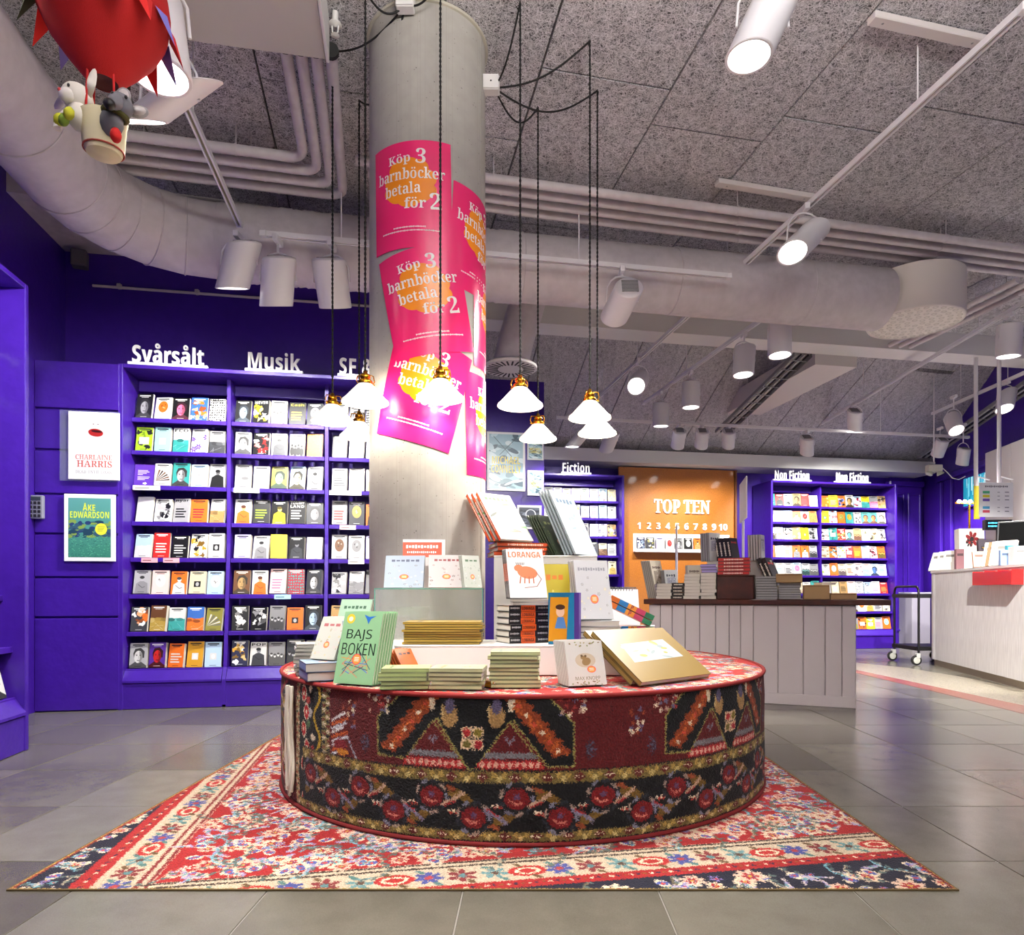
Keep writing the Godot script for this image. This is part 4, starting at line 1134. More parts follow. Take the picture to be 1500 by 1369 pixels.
func build_shelves() -> void:
	shelf_sheet = new_sheet(Vector2i(96, 136), 0.42)
	table_sheet = new_sheet(Vector2i(256, 340), 0.38)
	rng.seed = 1001
	# ----- the three-bay bookcase -----
	var unit := shelf_unit("tall purple bookcase under the Svårsålt, Musik and SF signs", R(-2.13, 5.72), TURN, [0.745, 0.765, 0.76])
	shelf_sign(unit, "Svårsålt", 0.335, 0.575, 0.13, "white lettered sign reading Svårsålt on the bookcase top")
	shelf_sign(unit, "Musik", 1.12, 0.44, 0.13, "white lettered sign reading Musik on the bookcase top")
	shelf_sign(unit, "SF &", 1.76, 0.30, 0.13, "white lettered sign beginning SF beside the concrete column")
	var a := ["black face pale-grey; white oval orange; black face pink; blue splash orange; white dots black", "lime label black; pale-teal square white; white scape teal ECO; white flower purple; grey scape dark-grey", "; white stripes brown; teal face pale-grey; pale-blue oval white; pale-grey figure black", "white plain white; white splash grey; pale-grey text black nyar; orange text crimson; white scape tan", "pale-blue scape white; red text white; black text white; white splash mustard; white square black", "pale-grey figure grey; pale-pink oval white; orange figure white; cream square black; pale-blue oval white", "dark-grey splash orange; brown scape gold; white scape teal; blue scape orange; olive stripes white", "pale-grey face white; purple face red; orange text white; mustard square white; pale-blue square white"]
	for r in 8: row_books(unit, 0.03, 0.685, r, specs(a[r]), "under Svårsålt", "paperbacks facing out on the Svårsålt shelves")
	a = ["black face pale-blue; black splash yellow NEVER; pale-grey group grey; black text yellow Cash; dark-grey oval grey", "grey face pale-grey; black splash red; pale-grey figure dark-grey; white group black; orange dots yellow", "grey scape pale-grey; pale-grey oval white; olive face pale-green; pale-blue face cream; white figure grey", "white figure orange; black text lime; black figure yellow; black text white TOMMY|LAND; dark-grey face pale-grey", "lilac text white; white figure grey; yellow plain yellow; black figure dark-grey; white plain white", "brown face tan; white figure orange; pale-pink text pink; crimson dots teal; dark-grey face white", "black splash white; black splash grey; grey group pale-grey; orange square black; black face pale-blue", "navy splash mustard; white figure dark-grey POP; grey group white; dark-grey group grey; grey text white"]
	for r in 8: row_books(unit, 0.775, 0.705, r, specs(a[r]), "under Musik", "paperbacks facing out on the Musik shelves")
	a = ["pale-grey text grey; grey face pale-grey; black dots white; grey text white; navy text white", "dark-grey figure grey; pale-grey scape white; grey scape pale-grey; black face red; green text white", "pale-grey text dark-grey; white text grey; white figure tan; grey oval white; blue splash white", "grey text red; dark-grey oval gold; orange figure black; white oval blue; black text white", "pale-grey oval brown; white oval grey; lilac oval white; grey face white; tan text black", "pale-grey splash white; white scape grey; grey splash white; navy oval blue; white text black", "tan text orange; pale-green text green; grey text white; white oval red; black text gold", "grey text white; dark-grey text white; blue text white; white text blue; red text white"]
	for r in 8: row_books(unit, 1.54, 0.70, r, specs(a[r]), "under SF", "paperbacks facing out on the SF shelves")
	price_card(unit, 0.13, 2, 0.2, Color(0.9, 0.88, 0.82), "white card on the third shelf edge under Svårsålt")
	price_card(unit, 0.16, 4, 0.12, Color(0.9, 0.62, 0.66), "pink card on the fifth shelf edge under Svårsålt, first of two")
	price_card(unit, 0.32, 4, 0.12, Color(0.9, 0.62, 0.66), "pink card on the fifth shelf edge under Svårsålt, second of two")
	price_card(unit, 0.88, 2, 0.2, Color(0.88, 0.9, 0.82), "white card on the third shelf edge under Musik")
	price_card(unit, 1.17, 5, 0.13, Color(0.62, 0.82, 0.92), "pale blue card on the sixth shelf edge under Musik")
	price_card(unit, 1.68, 3, 0.13, Color(0.94, 0.8, 0.82), "pale pink card on the fourth shelf edge under SF")
	price_card(unit, 1.75, 4, 0.13, Color(0.94, 0.92, 0.9), "white card on the fifth shelf edge under SF")
	price_card(unit, 1.66, 2, 0.26, Color(0.9, 0.9, 0.9), "wide white card on the third shelf edge under SF")
	# the purple notice card in the gap on the third shelf
	var nc := Image.create(160, 190, false, Image.FORMAT_RGB8)
	nc.fill(Color(0.33, 0.17, 0.62))
	for i in 7: nc.fill_rect(Rect2i(26, 50 + i * 12 + (8 if i > 3 else 0), [80, 92, 70, 40, 96, 88, 60][i], 4), Color(0.9, 0.88, 0.95))
	fill_poly(nc, PackedVector2Array([Vector2(70, 158), Vector2(86, 158), Vector2(86, 150), Vector2(104, 164), Vector2(86, 178), Vector2(86, 170), Vector2(70, 170)]), Color.WHITE)
	var nt := thing("notice_card", "purple notice card with small white print on the third Svårsålt shelf", "card")
	nt.transform = unit.transform * Transform3D(Basis(Vector3.RIGHT, -0.18), Vector3(0.095, ROWS[2], FRONT[2] - 0.03))
	obj("card", MB.new().box(Vector3(-0.075, 0, -0.004), Vector3(0.075, 0.185, 0.0)), M(Color(0.33, 0.17, 0.62), 0.4), nt)
	var q := MB.new(); q.quad(Vector3(-0.074, 0.001, 0.0006), Vector3(0.074, 0.001, 0.0006), Vector3(0.074, 0.184, 0.0006), Vector3(-0.074, 0.184, 0.0006), Vector3.BACK)
	obj("print", q, textured(nc, 0.4), nt)
	# ----- the bookcase end close by, facing the other way -----
	var end := shelf_unit("purple bookcase seen end-on against the side wall", R(-2.11, 2.3), TURN + PI / 2, [1.03, 1.03], 0.55)
	for r in [7]: row_books(end, 1.1, 0.9, r, specs("white text grey; pale-grey scape blue; white oval orange; red text white; white face grey"), "in end-on bookcase", "paperbacks on the end-on bookcase")
	# ----- Fiction -----
	var fic := shelf_unit("purple bookcase under the Fiction sign on the back wall", R(1.91, 9.8), TURN, [1.34], 0.56)
	shelf_sign(fic, "Fiction", 0.62, 0.46, 0.14, "white lettered sign reading Fiction on the back wall")
	var pool := ["white", "pale grey", "grey", "cream", "tan", "dark grey", "pale blue", "lilac", "olive", "white", "pale pink"]
	for r in 5: row_books(fic, 0.03, 1.27, r, random_specs(9, pool), "under Fiction", "paperbacks facing out on the Fiction shelves")
	# ----- Non Fiction -----
	var non := shelf_unit("wide purple bookcase under the two Non Fiction signs", R(5.68, 9.8), TURN, [0.95, 1.24], 0.56)
	shelf_sign(non, "Non Fiction", 0.36, 0.66, 0.14, "white lettered sign reading Non Fiction, closer to TOP TEN")
	shelf_sign(non, "Non Fiction", 1.42, 0.64, 0.14, "white lettered sign reading Non Fiction, beside the moulded pilaster")
	var pool2 := ["white", "white", "pale grey", "white", "yellow", "orange", "red", "teal", "cream", "pale blue", "tan", "grey", "white", "pale grey", "pale pink"]
	for r in 8:
		if r < 6: row_books(non, 0.03, 0.89, r, random_specs(6, pool2), "in narrower Non Fiction bay", "paperbacks in the narrower Non Fiction bay")
		row_books(non, 0.98, 1.18, r, random_specs(8, pool2), "in wider Non Fiction bay", "paperbacks in the wider Non Fiction bay")
	# ----- TOP TEN -----
	var ci := noise_image(512, 0.09, 55, 4)
	var cork := textured(tinted(ci, Color(0.50, 0.27, 0.06), Color(0.80, 0.50, 0.13)), 0.5, 0.7)
	cork.clearcoat_enabled = true; cork.clearcoat = 0.8; cork.clearcoat_roughness = 0.08
	var tp := thing("top_ten_wall_panel", "tall golden brown varnished panel with white TOP TEN letters", "wall panel", R(3.285, 10.12), TURN)
	obj("board", MB.new().cbox(Vector3(0.96, 1.425, -0.02), Vector3(0.96, 1.425, 0.02), 0.004), cork, tp)
	obj("edge_trim", MB.new().cbox(Vector3(1.935, 1.425, 0.0), Vector3(0.014, 1.425, 0.045), 0.003), M(Color(0.40, 0.22, 0.08), 0.5), tp)
	var wl := M(Color(0.95, 0.94, 0.92), 0.4)
	var tt := letters("TOP TEN", 0.30, 0.03, "serif_bold")
	var ab := tt.get_aabb()
	letter_row("TOP TEN", 0.30, 0.03, "serif_bold", Transform3D(Basis.from_scale(Vector3(0.93 / ab.size.x, 0.215 / ab.size.y, 1)), Vector3(1.03 - (ab.position.x + ab.size.x / 2) * 0.93 / ab.size.x, 2.25 - (ab.position.y + ab.size.y / 2) * 0.215 / ab.size.y, 0.015)), wl, tp)
	for i in 10:
		var nm := letters(str(i + 1), 0.14, 0.02)
		obj("numeral", nm, wl, tp, Transform3D(Basis(), Vector3(0.33 + i * 0.155, 1.94, 0.01)))
	var ts := thing("top_ten_rack", "white lit book rack below the numerals on the TOP TEN panel", "rack", R(3.285, 10.12) + Vector3(0, 1.55, 0), TURN)
	obj("tray", MB.new().cbox(Vector3(1.03, -0.01, 0.06), Vector3(0.80, 0.012, 0.055), 0.003), board_white, ts)
	obj("back_plate", MB.new().cbox(Vector3(1.03, 0.135, 0.012), Vector3(0.80, 0.135, 0.008), 0.003), board_white, ts)
	obj("front_lip", MB.new().cbox(Vector3(1.03, 0.01, 0.112), Vector3(0.80, 0.02, 0.003), 0.001), board_white, ts)
	var te := specs("navy splash pale-blue; dark-grey splash olive; lilac oval white; white oval red; grey face pale-grey; black oval white; orange figure tan; white flower purple; pale-grey text black; white text red")
	for i in 10:
		var uv := put_cover(shelf_sheet, cover_image(te[i][0], te[i][1], te[i][2]))
		var T := ts.transform * Transform3D(Basis(Vector3.RIGHT, -0.1), Vector3(0.33 + i * 0.155, 0.006, 0.085))
		book("%s paperback with %s below numeral %d of the TOP TEN" % [te[i][0], PHRASE[te[i][1]], i + 1], "books in the TOP TEN rack", T, 0.125, 0.20, 0.025, uv, shelf_sheet, false, [], "paperback")
	finish_sheet(shelf_sheet)

const COL := Vector3(-0.548, 0, -3.7)
const COL_R := 0.31
const OTT := Vector3(-0.03, 0, -3.6)
const OTT_R := 1.2
const OTT_Y := 0.545

func poster_sheet() -> Image:
	var im := Image.create(680, 840, false, Image.FORMAT_RGB8)
	im.fill(Color(0.91, 0.13, 0.42))
	var org := Color(0.95, 0.56, 0.08)
	for q in [[330, 250, 150], [220, 300, 95], [460, 300, 100], [250, 400, 100], [420, 400, 110], [340, 430, 110], [190, 380, 70], [490, 390, 70], [330, 190, 80], [250, 215, 80], [420, 215, 80]]: oval(im, Vector2(q[0], q[1]), Vector2(q[2], q[2] * 0.82), org, 0, 26)
	var wh := Color(0.97, 0.94, 0.92)
	write(im, "Köp", Rect2(165, 92, 190, 92), wh, "serif_bold", -0.04)
	write(im, "3", Rect2(400, 62, 80, 118), wh, "serif_bold", 0.08)
	write(im, "barnböcker", Rect2(50, 205, 580, 92), wh, "serif_bold", 0.02)
	write(im, "betala", Rect2(125, 322, 310, 92), wh, "serif_bold", -0.02)
	write(im, "för", Rect2(300, 442, 175, 88), wh, "serif_bold", 0.03)
	write(im, "2", Rect2(505, 408, 88, 130), wh, "serif_bold", -0.06)
	scrawl(im, Rect2(200, 668, 270, 13), wh, 0.02, 24)
	scrawl(im, Rect2(90, 696, 500, 13), wh, 0.02, 44)
	return im

func curved_poster(label: String, phi: float, y: float, turn: float, w: float, h: float, lift: float, mat: Material) -> void:
	var t := thing("column_poster", label, "poster", Vector3(COL.x, y, COL.z), 0, "pink posters round the column")
	var m := MB.new(); var n := 18; var k := 4
	for side in [1, -1]:
		var r := COL_R + lift + (0.0012 if side > 0 else 0.0)
		for i in n:
			for j in k:
				var p := []; var nn := []; var tx := []
				for c in [[0, 0], [1, 0], [1, 1], [0, 1]]:
					var a := Vector2(((i + c[0]) / float(n) - 0.5) * w, ((j + c[1]) / float(k) - 0.5) * h)
					var q := a.rotated(turn)
					var ang := phi + q.x / COL_R
					var d := Vector3(sin(ang), 0, cos(ang))
					p.append(d * r + Vector3.UP * q.y); nn.append(d * side); tx.append(Vector2(a.x / w + 0.5, 0.5 - a.y / h))
				m.tri(p[0], p[1], p[2], nn[0], nn[1], nn[2], tx[0], tx[1], tx[2])
				m.tri(p[0], p[2], p[3], nn[0], nn[2], nn[3], tx[0], tx[2], tx[3])
	obj("sheet", m, mat, t)

func weave(im: Image, sd: int, amount := 0.16, knot := 2) -> void:   # uneven dye, and outlines broken up by the knots of the pile
	rng.seed = sd
	var w := im.get_width(); var h := im.get_height()
	var src := im.get_data(); var d := im.get_data()
	for y in range(0, h, knot):
		for x in range(0, w, knot):
			var sx := clampi(x + rng.randi_range(-2, 2), 0, w - 1); var sy := clampi(y + rng.randi_range(-2, 2), 0, h - 1)
			var o := (sy * w + sx) * 3
			var k := 1.0 + rng.randf_range(-amount, amount)
			var r := clampi(int(src[o] * k), 0, 255); var g := clampi(int(src[o + 1] * k), 0, 255); var b := clampi(int(src[o + 2] * k), 0, 255)
			for j in knot:
				if y + j >= h: continue
				for i in knot:
					if x + i >= w: continue
					var q := ((y + j) * w + x + i) * 3
					d[q] = r; d[q + 1] = g; d[q + 2] = b
	im.set_data(w, h, false, Image.FORMAT_RGB8, d)

func pile_bump(m: StandardMaterial3D, w: int, h: int, sd: int, k: float) -> void:    # short pile: a fine random nap
	rng.seed = sd
	var d := PackedByteArray(); d.resize(w * h)
	for i in d.size(): d[i] = rng.randi() & 255
	var im := Image.create_from_data(w, h, false, Image.FORMAT_L8, d)
	with_bump(m, im, k)

var RED := Color(0.32, 0.025, 0.035)
var INK := Color(0.025, 0.025, 0.03)
var GLD := Color(0.62, 0.52, 0.26)
var CRM := Color(0.80, 0.74, 0.62)

func guard(im: Image, x0: float, x1: float, y0: float, y1: float) -> void:   # narrow patterned stripe
	im.fill_rect(Rect2i(int(x0), int(y0), int(x1 - x0), int(y1 - y0)), INK)
	im.fill_rect(Rect2i(int(x0), int(y0 + 2), int(x1 - x0), int(y1 - y0 - 4)), Color(0.42, 0.36, 0.17))
	var x := x0
	var mid := (y0 + y1) / 2; var hh := (y1 - y0) / 2 - 3
	while x < x1:
		for s in 3: oval(im, Vector2(x + 4 + s * 10, mid + (hh * 0.35 if s % 2 else -hh * 0.35)), Vector2(6, hh * 0.62), GLD if s != 1 else Color(0.72, 0.64, 0.4), 0.5, 7)
		for s in 2: fill_poly(im, PackedVector2Array([Vector2(x + 32, mid), Vector2(x + 44, mid - hh * 0.9), Vector2(x + 58, mid), Vector2(x + 44, mid + hh * 0.9)]), [Color(0.30, 0.06, 0.06), Color(0.6, 0.25, 0.2)][s] if s == 0 else Color(0.34, 0.10, 0.08))
		stroke(im, [Vector2(x + 34, mid), Vector2(x + 54, mid)], 2, CRM)
		x += 62

func ottoman_side() -> Image:
	var W_ := 2048; var H_ := 292
	var im := Image.create(W_, H_, false, Image.FORMAT_RGB8)
	rng.seed = 301
	im.fill(RED)
	for i in 900:
		im.fill_rect(Rect2i(rng.randi() % W_, rng.randi() % 150, 1, rng.randi_range(6, 26)), tone(RED, rng.randf_range(-0.25, 0.12)))
	var ax := func(deg: float) -> float: return (deg + 90.0) / 180.0 * W_      # degrees from straight ahead, to texture x
	# medallions: black panel with feathered orange ends, red peaks, vases and a flower square
	for c in [-113.5, -8.5, 44.0, 96.5]:
		var x: float = ax.call(c)
		var P := func(a: float, b: float) -> Vector2: return Vector2(x + a * 200.0, b * 146.0)
		var out := PackedVector2Array()
		for q in [[-0.72, -0.02], [-1.0, 0.33], [-1.0, 0.86], [-0.68, 0.88], [-0.34, 0.30], [-0.02, 0.98], [0.10, 0.98], [0.42, 0.32], [0.74, 0.93], [1.0, 0.93], [1.0, 0.36], [0.74, -0.02]]: out.append(P.call(q[0], q[1]))
		fill_poly(im, out, INK)
		var ol := Array(out); ol.append(out[0])
		stroke(im, ol, 4, Color(0.50, 0.47, 0.24))
		for s in [-1.0, 1.0]:
			var leaf := PackedVector2Array()
			for k in 15:
				var f := k / 14.0
				leaf.append(P.call(s * (0.42 + 0.5 * f) + (-0.10 if k % 2 else -0.14) * s, 0.0 + 0.82 * f))
			for k in 15:
				var f := 1.0 - k / 14.0
				leaf.append(P.call(s * (0.42 + 0.5 * f) + (0.08 if k % 2 else 0.03) * s, 0.0 + 0.82 * f - 0.06))
			fill_poly(im, leaf, Color(0.50, 0.20, 0.06))
			for k in 34: oval(im, P.call(s * (0.42 + 0.5 * k / 34.0) + rng.randf_range(-0.08, 0.03) * s, 0.03 + 0.76 * k / 34.0), Vector2(4, 3), Color(0.66, 0.32, 0.10), rng.randf() * 3, 6)
			for k in 6: oval(im, P.call(s * (0.46 + 0.075 * k), 0.12 + 0.12 * k), Vector2(5, 5), CRM if k % 2 else Color(0.7, 0.25, 0.15), 0, 8)
			fill_poly(im, PackedVector2Array([P.call(s * 0.36, 0.0), P.call(s * 0.43, 0.0), P.call(s * 0.41, 0.20), P.call(s * 0.37, 0.20)]), CRM)
			# peaks
			var px: float = 0.38 * s
			fill_poly(im, PackedVector2Array([P.call(px - 0.30, 0.90), P.call(px, 0.34), P.call(px + 0.30, 0.90)]), Color(0.33, 0.04, 0.05))
			stroke(im, [P.call(px - 0.32, 0.92), P.call(px, 0.33), P.call(px + 0.32, 0.92)], 3, Color(0.50, 0.47, 0.24))
			fill_poly(im, PackedVector2Array([P.call(px - 0.22, 0.74), P.call(px + 0.22, 0.74), P.call(px + 0.27, 0.82), P.call(px - 0.27, 0.82)]), Color(0.42, 0.41, 0.42))
			fill_poly(im, PackedVector2Array([P.call(px - 0.29, 0.85), P.call(px + 0.29, 0.85), P.call(px + 0.33, 0.96), P.call(px - 0.33, 0.96)]), Color(0.62, 0.13, 0.13))
			for k in 9: oval(im, P.call(px - 0.27 + 0.0675 * k, 0.905), Vector2(5, 6), Color(0.80, 0.60, 0.52), 0, 8)
			fill_poly(im, PackedVector2Array([P.call(px - 0.34, 0.985), P.call(px + 0.34, 0.985), P.call(px + 0.37, 1.06), P.call(px - 0.37, 1.06)]), Color(0.34, 0.20, 0.14))
			for k in 3: oval(im, P.call(px + (k - 1) * 0.03, 0.56 + 0.05 * (k % 2)), Vector2(4, 5), Color(0.42, 0.38, 0.42))
			# vases
			oval(im, P.call(0.23 * s + 0.02, 0.26), Vector2(17, 24), Color(0.60, 0.47, 0.28), 0, 14)
			oval(im, P.call(0.23 * s + 0.02, 0.13), Vector2(10, 15), Color(0.33, 0.30, 0.40), 0, 12)
			stroke(im, [P.call(0.23 * s - 0.05, 0.12), P.call(0.23 * s - 0.06, 0.28)], 4, Color(0.7, 0.6, 0.4))
		for k in 4:
			var o: Vector2 = P.call(0.02 + (0.055 if k % 2 else -0.055), 0.54 + (0.10 if k > 1 else -0.06))
			im.fill_rect(Rect2i(int(o.x) - 11, int(o.y) - 11, 21, 21), Color(0.78, 0.66, 0.52))
			oval(im, o, Vector2(8, 8), [Color(0.62, 0.12, 0.12), Color(0.46, 0.40, 0.12), Color(0.40, 0.36, 0.14), Color(0.58, 0.12, 0.14)][k], 0, 10)
		# fans beside the panel and stepped clusters at its shoulders
		for s in [-1.0, 1.0]:
			for k in 7:
				var d := Vector2.from_angle((0.0 if s > 0 else PI) + (k - 3) * 0.34)
				stroke(im, [P.call(s * 1.1, 0.72) + d * 6, P.call(s * 1.1, 0.72) + d * 25], 4, Color(0.30, 0.29, 0.36) if k % 2 else Color(0.24, 0.12, 0.16))
			for k in 22: oval(im, P.call(s * (0.86 + rng.randf() * 0.26), rng.randf() * 0.26), Vector2(4.5, 4.5), [Color(0.62, 0.50, 0.42), Color(0.55, 0.17, 0.15), Color(0.36, 0.34, 0.44), CRM][k % 4], 0, 7)
	for c in [20.0, 27.0 - 60, 70.0]:
		var p := Vector2(ax.call(c), 52)
		for k in 16: oval(im, p + Vector2(rng.randf_range(-20, 20), rng.randf_range(-26, 26)), Vector2(5, 4), [Color(0.52, 0.22, 0.10), Color(0.36, 0.32, 0.42), CRM][k % 3], rng.randf() * 3, 7)
	# vertical border and its white knotted edge
	var xb: float = ax.call(-52.0); var xe: float = ax.call(-38.5)
	im.fill_rect(Rect2i(int(xb), 0, int(xe - xb), 292), INK)
	im.fill_rect(Rect2i(int(xb), 0, 20, 292), Color(0.62, 0.52, 0.36))
	for k in 60: oval(im, Vector2(xb + 10 + (5 if k % 2 else -5), k * 5.0), Vector2(5, 2.4), [Color(0.55, 0.14, 0.12), CRM, Color(0.16, 0.2, 0.12)][k % 3])
	for k in 7:
		var p := Vector2(xb + 44 + (k % 2) * 16, 24 + k * 40.0)
		oval(im, p, Vector2(14, 20), CRM); oval(im, p, Vector2(11, 16), Color(0.66, 0.09, 0.10)); oval(im, p, Vector2(4, 6), CRM)
	for k in 11: oval(im, Vector2(xb + 78 + rng.randf_range(-12, 12), k * 27.0 + 10), Vector2(8, 11), [CRM, Color(0.60, 0.16, 0.14), Color(0.66, 0.64, 0.62), Color(0.3, 0.4, 0.25)][k % 4], rng.randf() * 3)
	var vine := []
	for k in 40: vine.append(Vector2(xb + 108 + sin(k * 0.5) * 12, k * 7.5))
	stroke(im, vine, 9, Color(0.66, 0.53, 0.08))
	im.fill_rect(Rect2i(int(xe) - 26, 0, 26, 292), Color(0.5, 0.46, 0.28))
	for k in 58: oval(im, Vector2(xe - 13 + (7 if k % 2 else -7), k * 5.1), Vector2(7, 3.2), [INK, CRM, Color(0.4, 0.14, 0.1)][k % 3])
	# a spray next to that border
	for k in 9: stroke(im, [Vector2(xe + 8, 70 + k * 9), Vector2(xe + 40 + rng.randf() * 22, 50 + k * 10)], 6, [Color(0.78, 0.77, 0.76), Color(0.72, 0.33, 0.10), Color(0.70, 0.70, 0.72)][k % 3])
	oval(im, Vector2(xe + 34, 118), Vector2(20, 11), Color(0.45, 0.04, 0.10)); oval(im, Vector2(xe + 42, 134), Vector2(18, 7), Color(0.72, 0.45, 0.08))
	stroke(im, [Vector2(xe + 60, 108), Vector2(xe + 88, 150), Vector2(xe + 10, 150)], 5, Color(0.55, 0.56, 0.60))
	var left_x := int(ax.call(-56.0))
	for k in 40: stroke(im, [Vector2(left_x - rng.randf() * 330, rng.randf() * 292), Vector2(left_x - rng.randf() * 330, rng.randf() * 292)].slice(0, 1) + [Vector2(left_x - rng.randf() * 60, rng.randf() * 292)], 7, [Color(0.66, 0.53, 0.08), CRM, Color(0.62, 0.14, 0.12), INK][k % 4])
	# lower border: guards, wavy gold stem, red blossoms, pale leaves
	guard(im, xb + 40, W_, 143, 170)
	im.fill_rect(Rect2i(int(xb + 40), 170, W_, 92), INK)
	guard(im, xb + 20, W_, 260, 283)
	im.fill_rect(Rect2i(0, 283, W_, 9), Color(0.36, 0.05, 0.06))
	var st := []
	var i := 0
	var x := xb + 60
	while x < W_ + 40:
		st.append(Vector2(x, 216 + sin((x - xb) / 168.0 * TAU) * 27)); x += 8
	stroke(im, st, 17, Color(0.40, 0.30, 0.08))
	x = xb + 80
	while x < W_ + 60:
		for s in 2:
			var c := Vector2(x + 84.0 * s, 198 if s == 0 else 236)
			oval(im, c + Vector2(3, 2), Vector2(36, 31), Color(0.05, 0.05, 0.065))
			for k in 9: oval(im, c + Vector2.from_angle(k * 0.7) * 31, Vector2(10, 4), [Color(0.42, 0.42, 0.48), Color(0.12, 0.13, 0.16), Color(0.55, 0.48, 0.42)][k % 3], k * 0.7 + 1.4, 7)
			oval(im, c, Vector2(25, 21), Color(0.42, 0.03, 0.045), 0, 16)
			oval(im, c + Vector2(0, -4), Vector2(7, 6), Color(0.34, 0.22, 0.34))
			stroke(im, [c + Vector2(-13, 4), c + Vector2(-3, 11), c + Vector2(12, 8)], 5, Color(0.72, 0.42, 0.36))
			stroke(im, [c + Vector2(24, 14 - 28 * s), c + Vector2(46, 4 - 8 * s), c + Vector2(66, -12 + 24 * s)], 8, Color(0.66, 0.54, 0.44) if s == 0 else Color(0.45, 0.42, 0.50))
			stroke(im, [c + Vector2(28, 16 - 32 * s), c + Vector2(48, 6 - 12 * s)], 4, Color(0.56, 0.14, 0.14))
			oval(im, c + Vector2(40, -18 + 36 * s), Vector2(12, 5), Color(0.52, 0.25, 0.12), 0.4)
			for k in 5: oval(im, c + Vector2(36 + k * 5, 26 - 50 * s + (k % 2) * 4), Vector2(4, 3), [CRM, Color(0.6, 0.2, 0.15)][k % 2])
		x += 168
	weave(im, 302, 0.14)
	return im

func floral(im: Image, n: int, area: Rect2, P: Callable, keep: Callable, sc := 0.62) -> void:     # scrolls, leaves and blossoms over a field
	for k in n:
		var p := area.position + area.size * Vector2(rng.randf(), rng.randf())
		if not keep.call(p): continue
		var c: Vector2 = P.call(p.x, p.y)
		match k % 5:
			0:
				var r := rng.randf_range(26, 46) * sc
				bloom(im, c, r, CRM.lerp(Color(0.75, 0.5, 0.45), rng.randf() * 0.5), Color(0.30, 0.30, 0.50), 8, rng.randf() * 3)
				bloom(im, c, r * 0.55, Color(0.58, 0.10, 0.12), Color(0.75, 0.60, 0.25), 6)
			1:
				var a := rng.randf() * TAU; var path := []
				var q := c
				for s in 16:
					path.append(q); q += Vector2.from_angle(a) * 11 * sc; a += 0.17
				stroke(im, path, 7 * sc, [Color(0.42, 0.62, 0.66), Color(0.66, 0.60, 0.50), Color(0.40, 0.36, 0.26)][rng.randi() % 3])
				for s in range(2, 16, 3): oval(im, path[s] + Vector2(9, -5) * sc, Vector2(13, 6) * sc, [Color(0.50, 0.66, 0.70), CRM, Color(0.30, 0.36, 0.34)][s % 3], a + s)
			2:
				var a := rng.randf() * TAU
				for s in 5: oval(im, c + Vector2.from_angle(a) * s * 13 * sc, Vector2(16, 8 - s) * sc, [Color(0.56, 0.52, 0.66), Color(0.70, 0.64, 0.60), Color(0.34, 0.52, 0.54)][s % 3], a + 0.8 - 0.3 * s)
			3:
				oval(im, c, Vector2(26, 17) * sc, CRM, rng.randf() * 3); oval(im, c, Vector2(19, 11) * sc, Color(0.28, 0.32, 0.56), rng.randf() * 3); oval(im, c, Vector2(7, 6) * sc, Color(0.72, 0.24, 0.2))
			4:
				bloom(im, c, rng.randf_range(12, 20) * sc, [Color(0.46, 0.40, 0.60), Color(0.80, 0.76, 0.68), Color(0.34, 0.56, 0.58)][rng.randi() % 3], Color(0.7, 0.2, 0.16), 5, rng.randf() * 3)

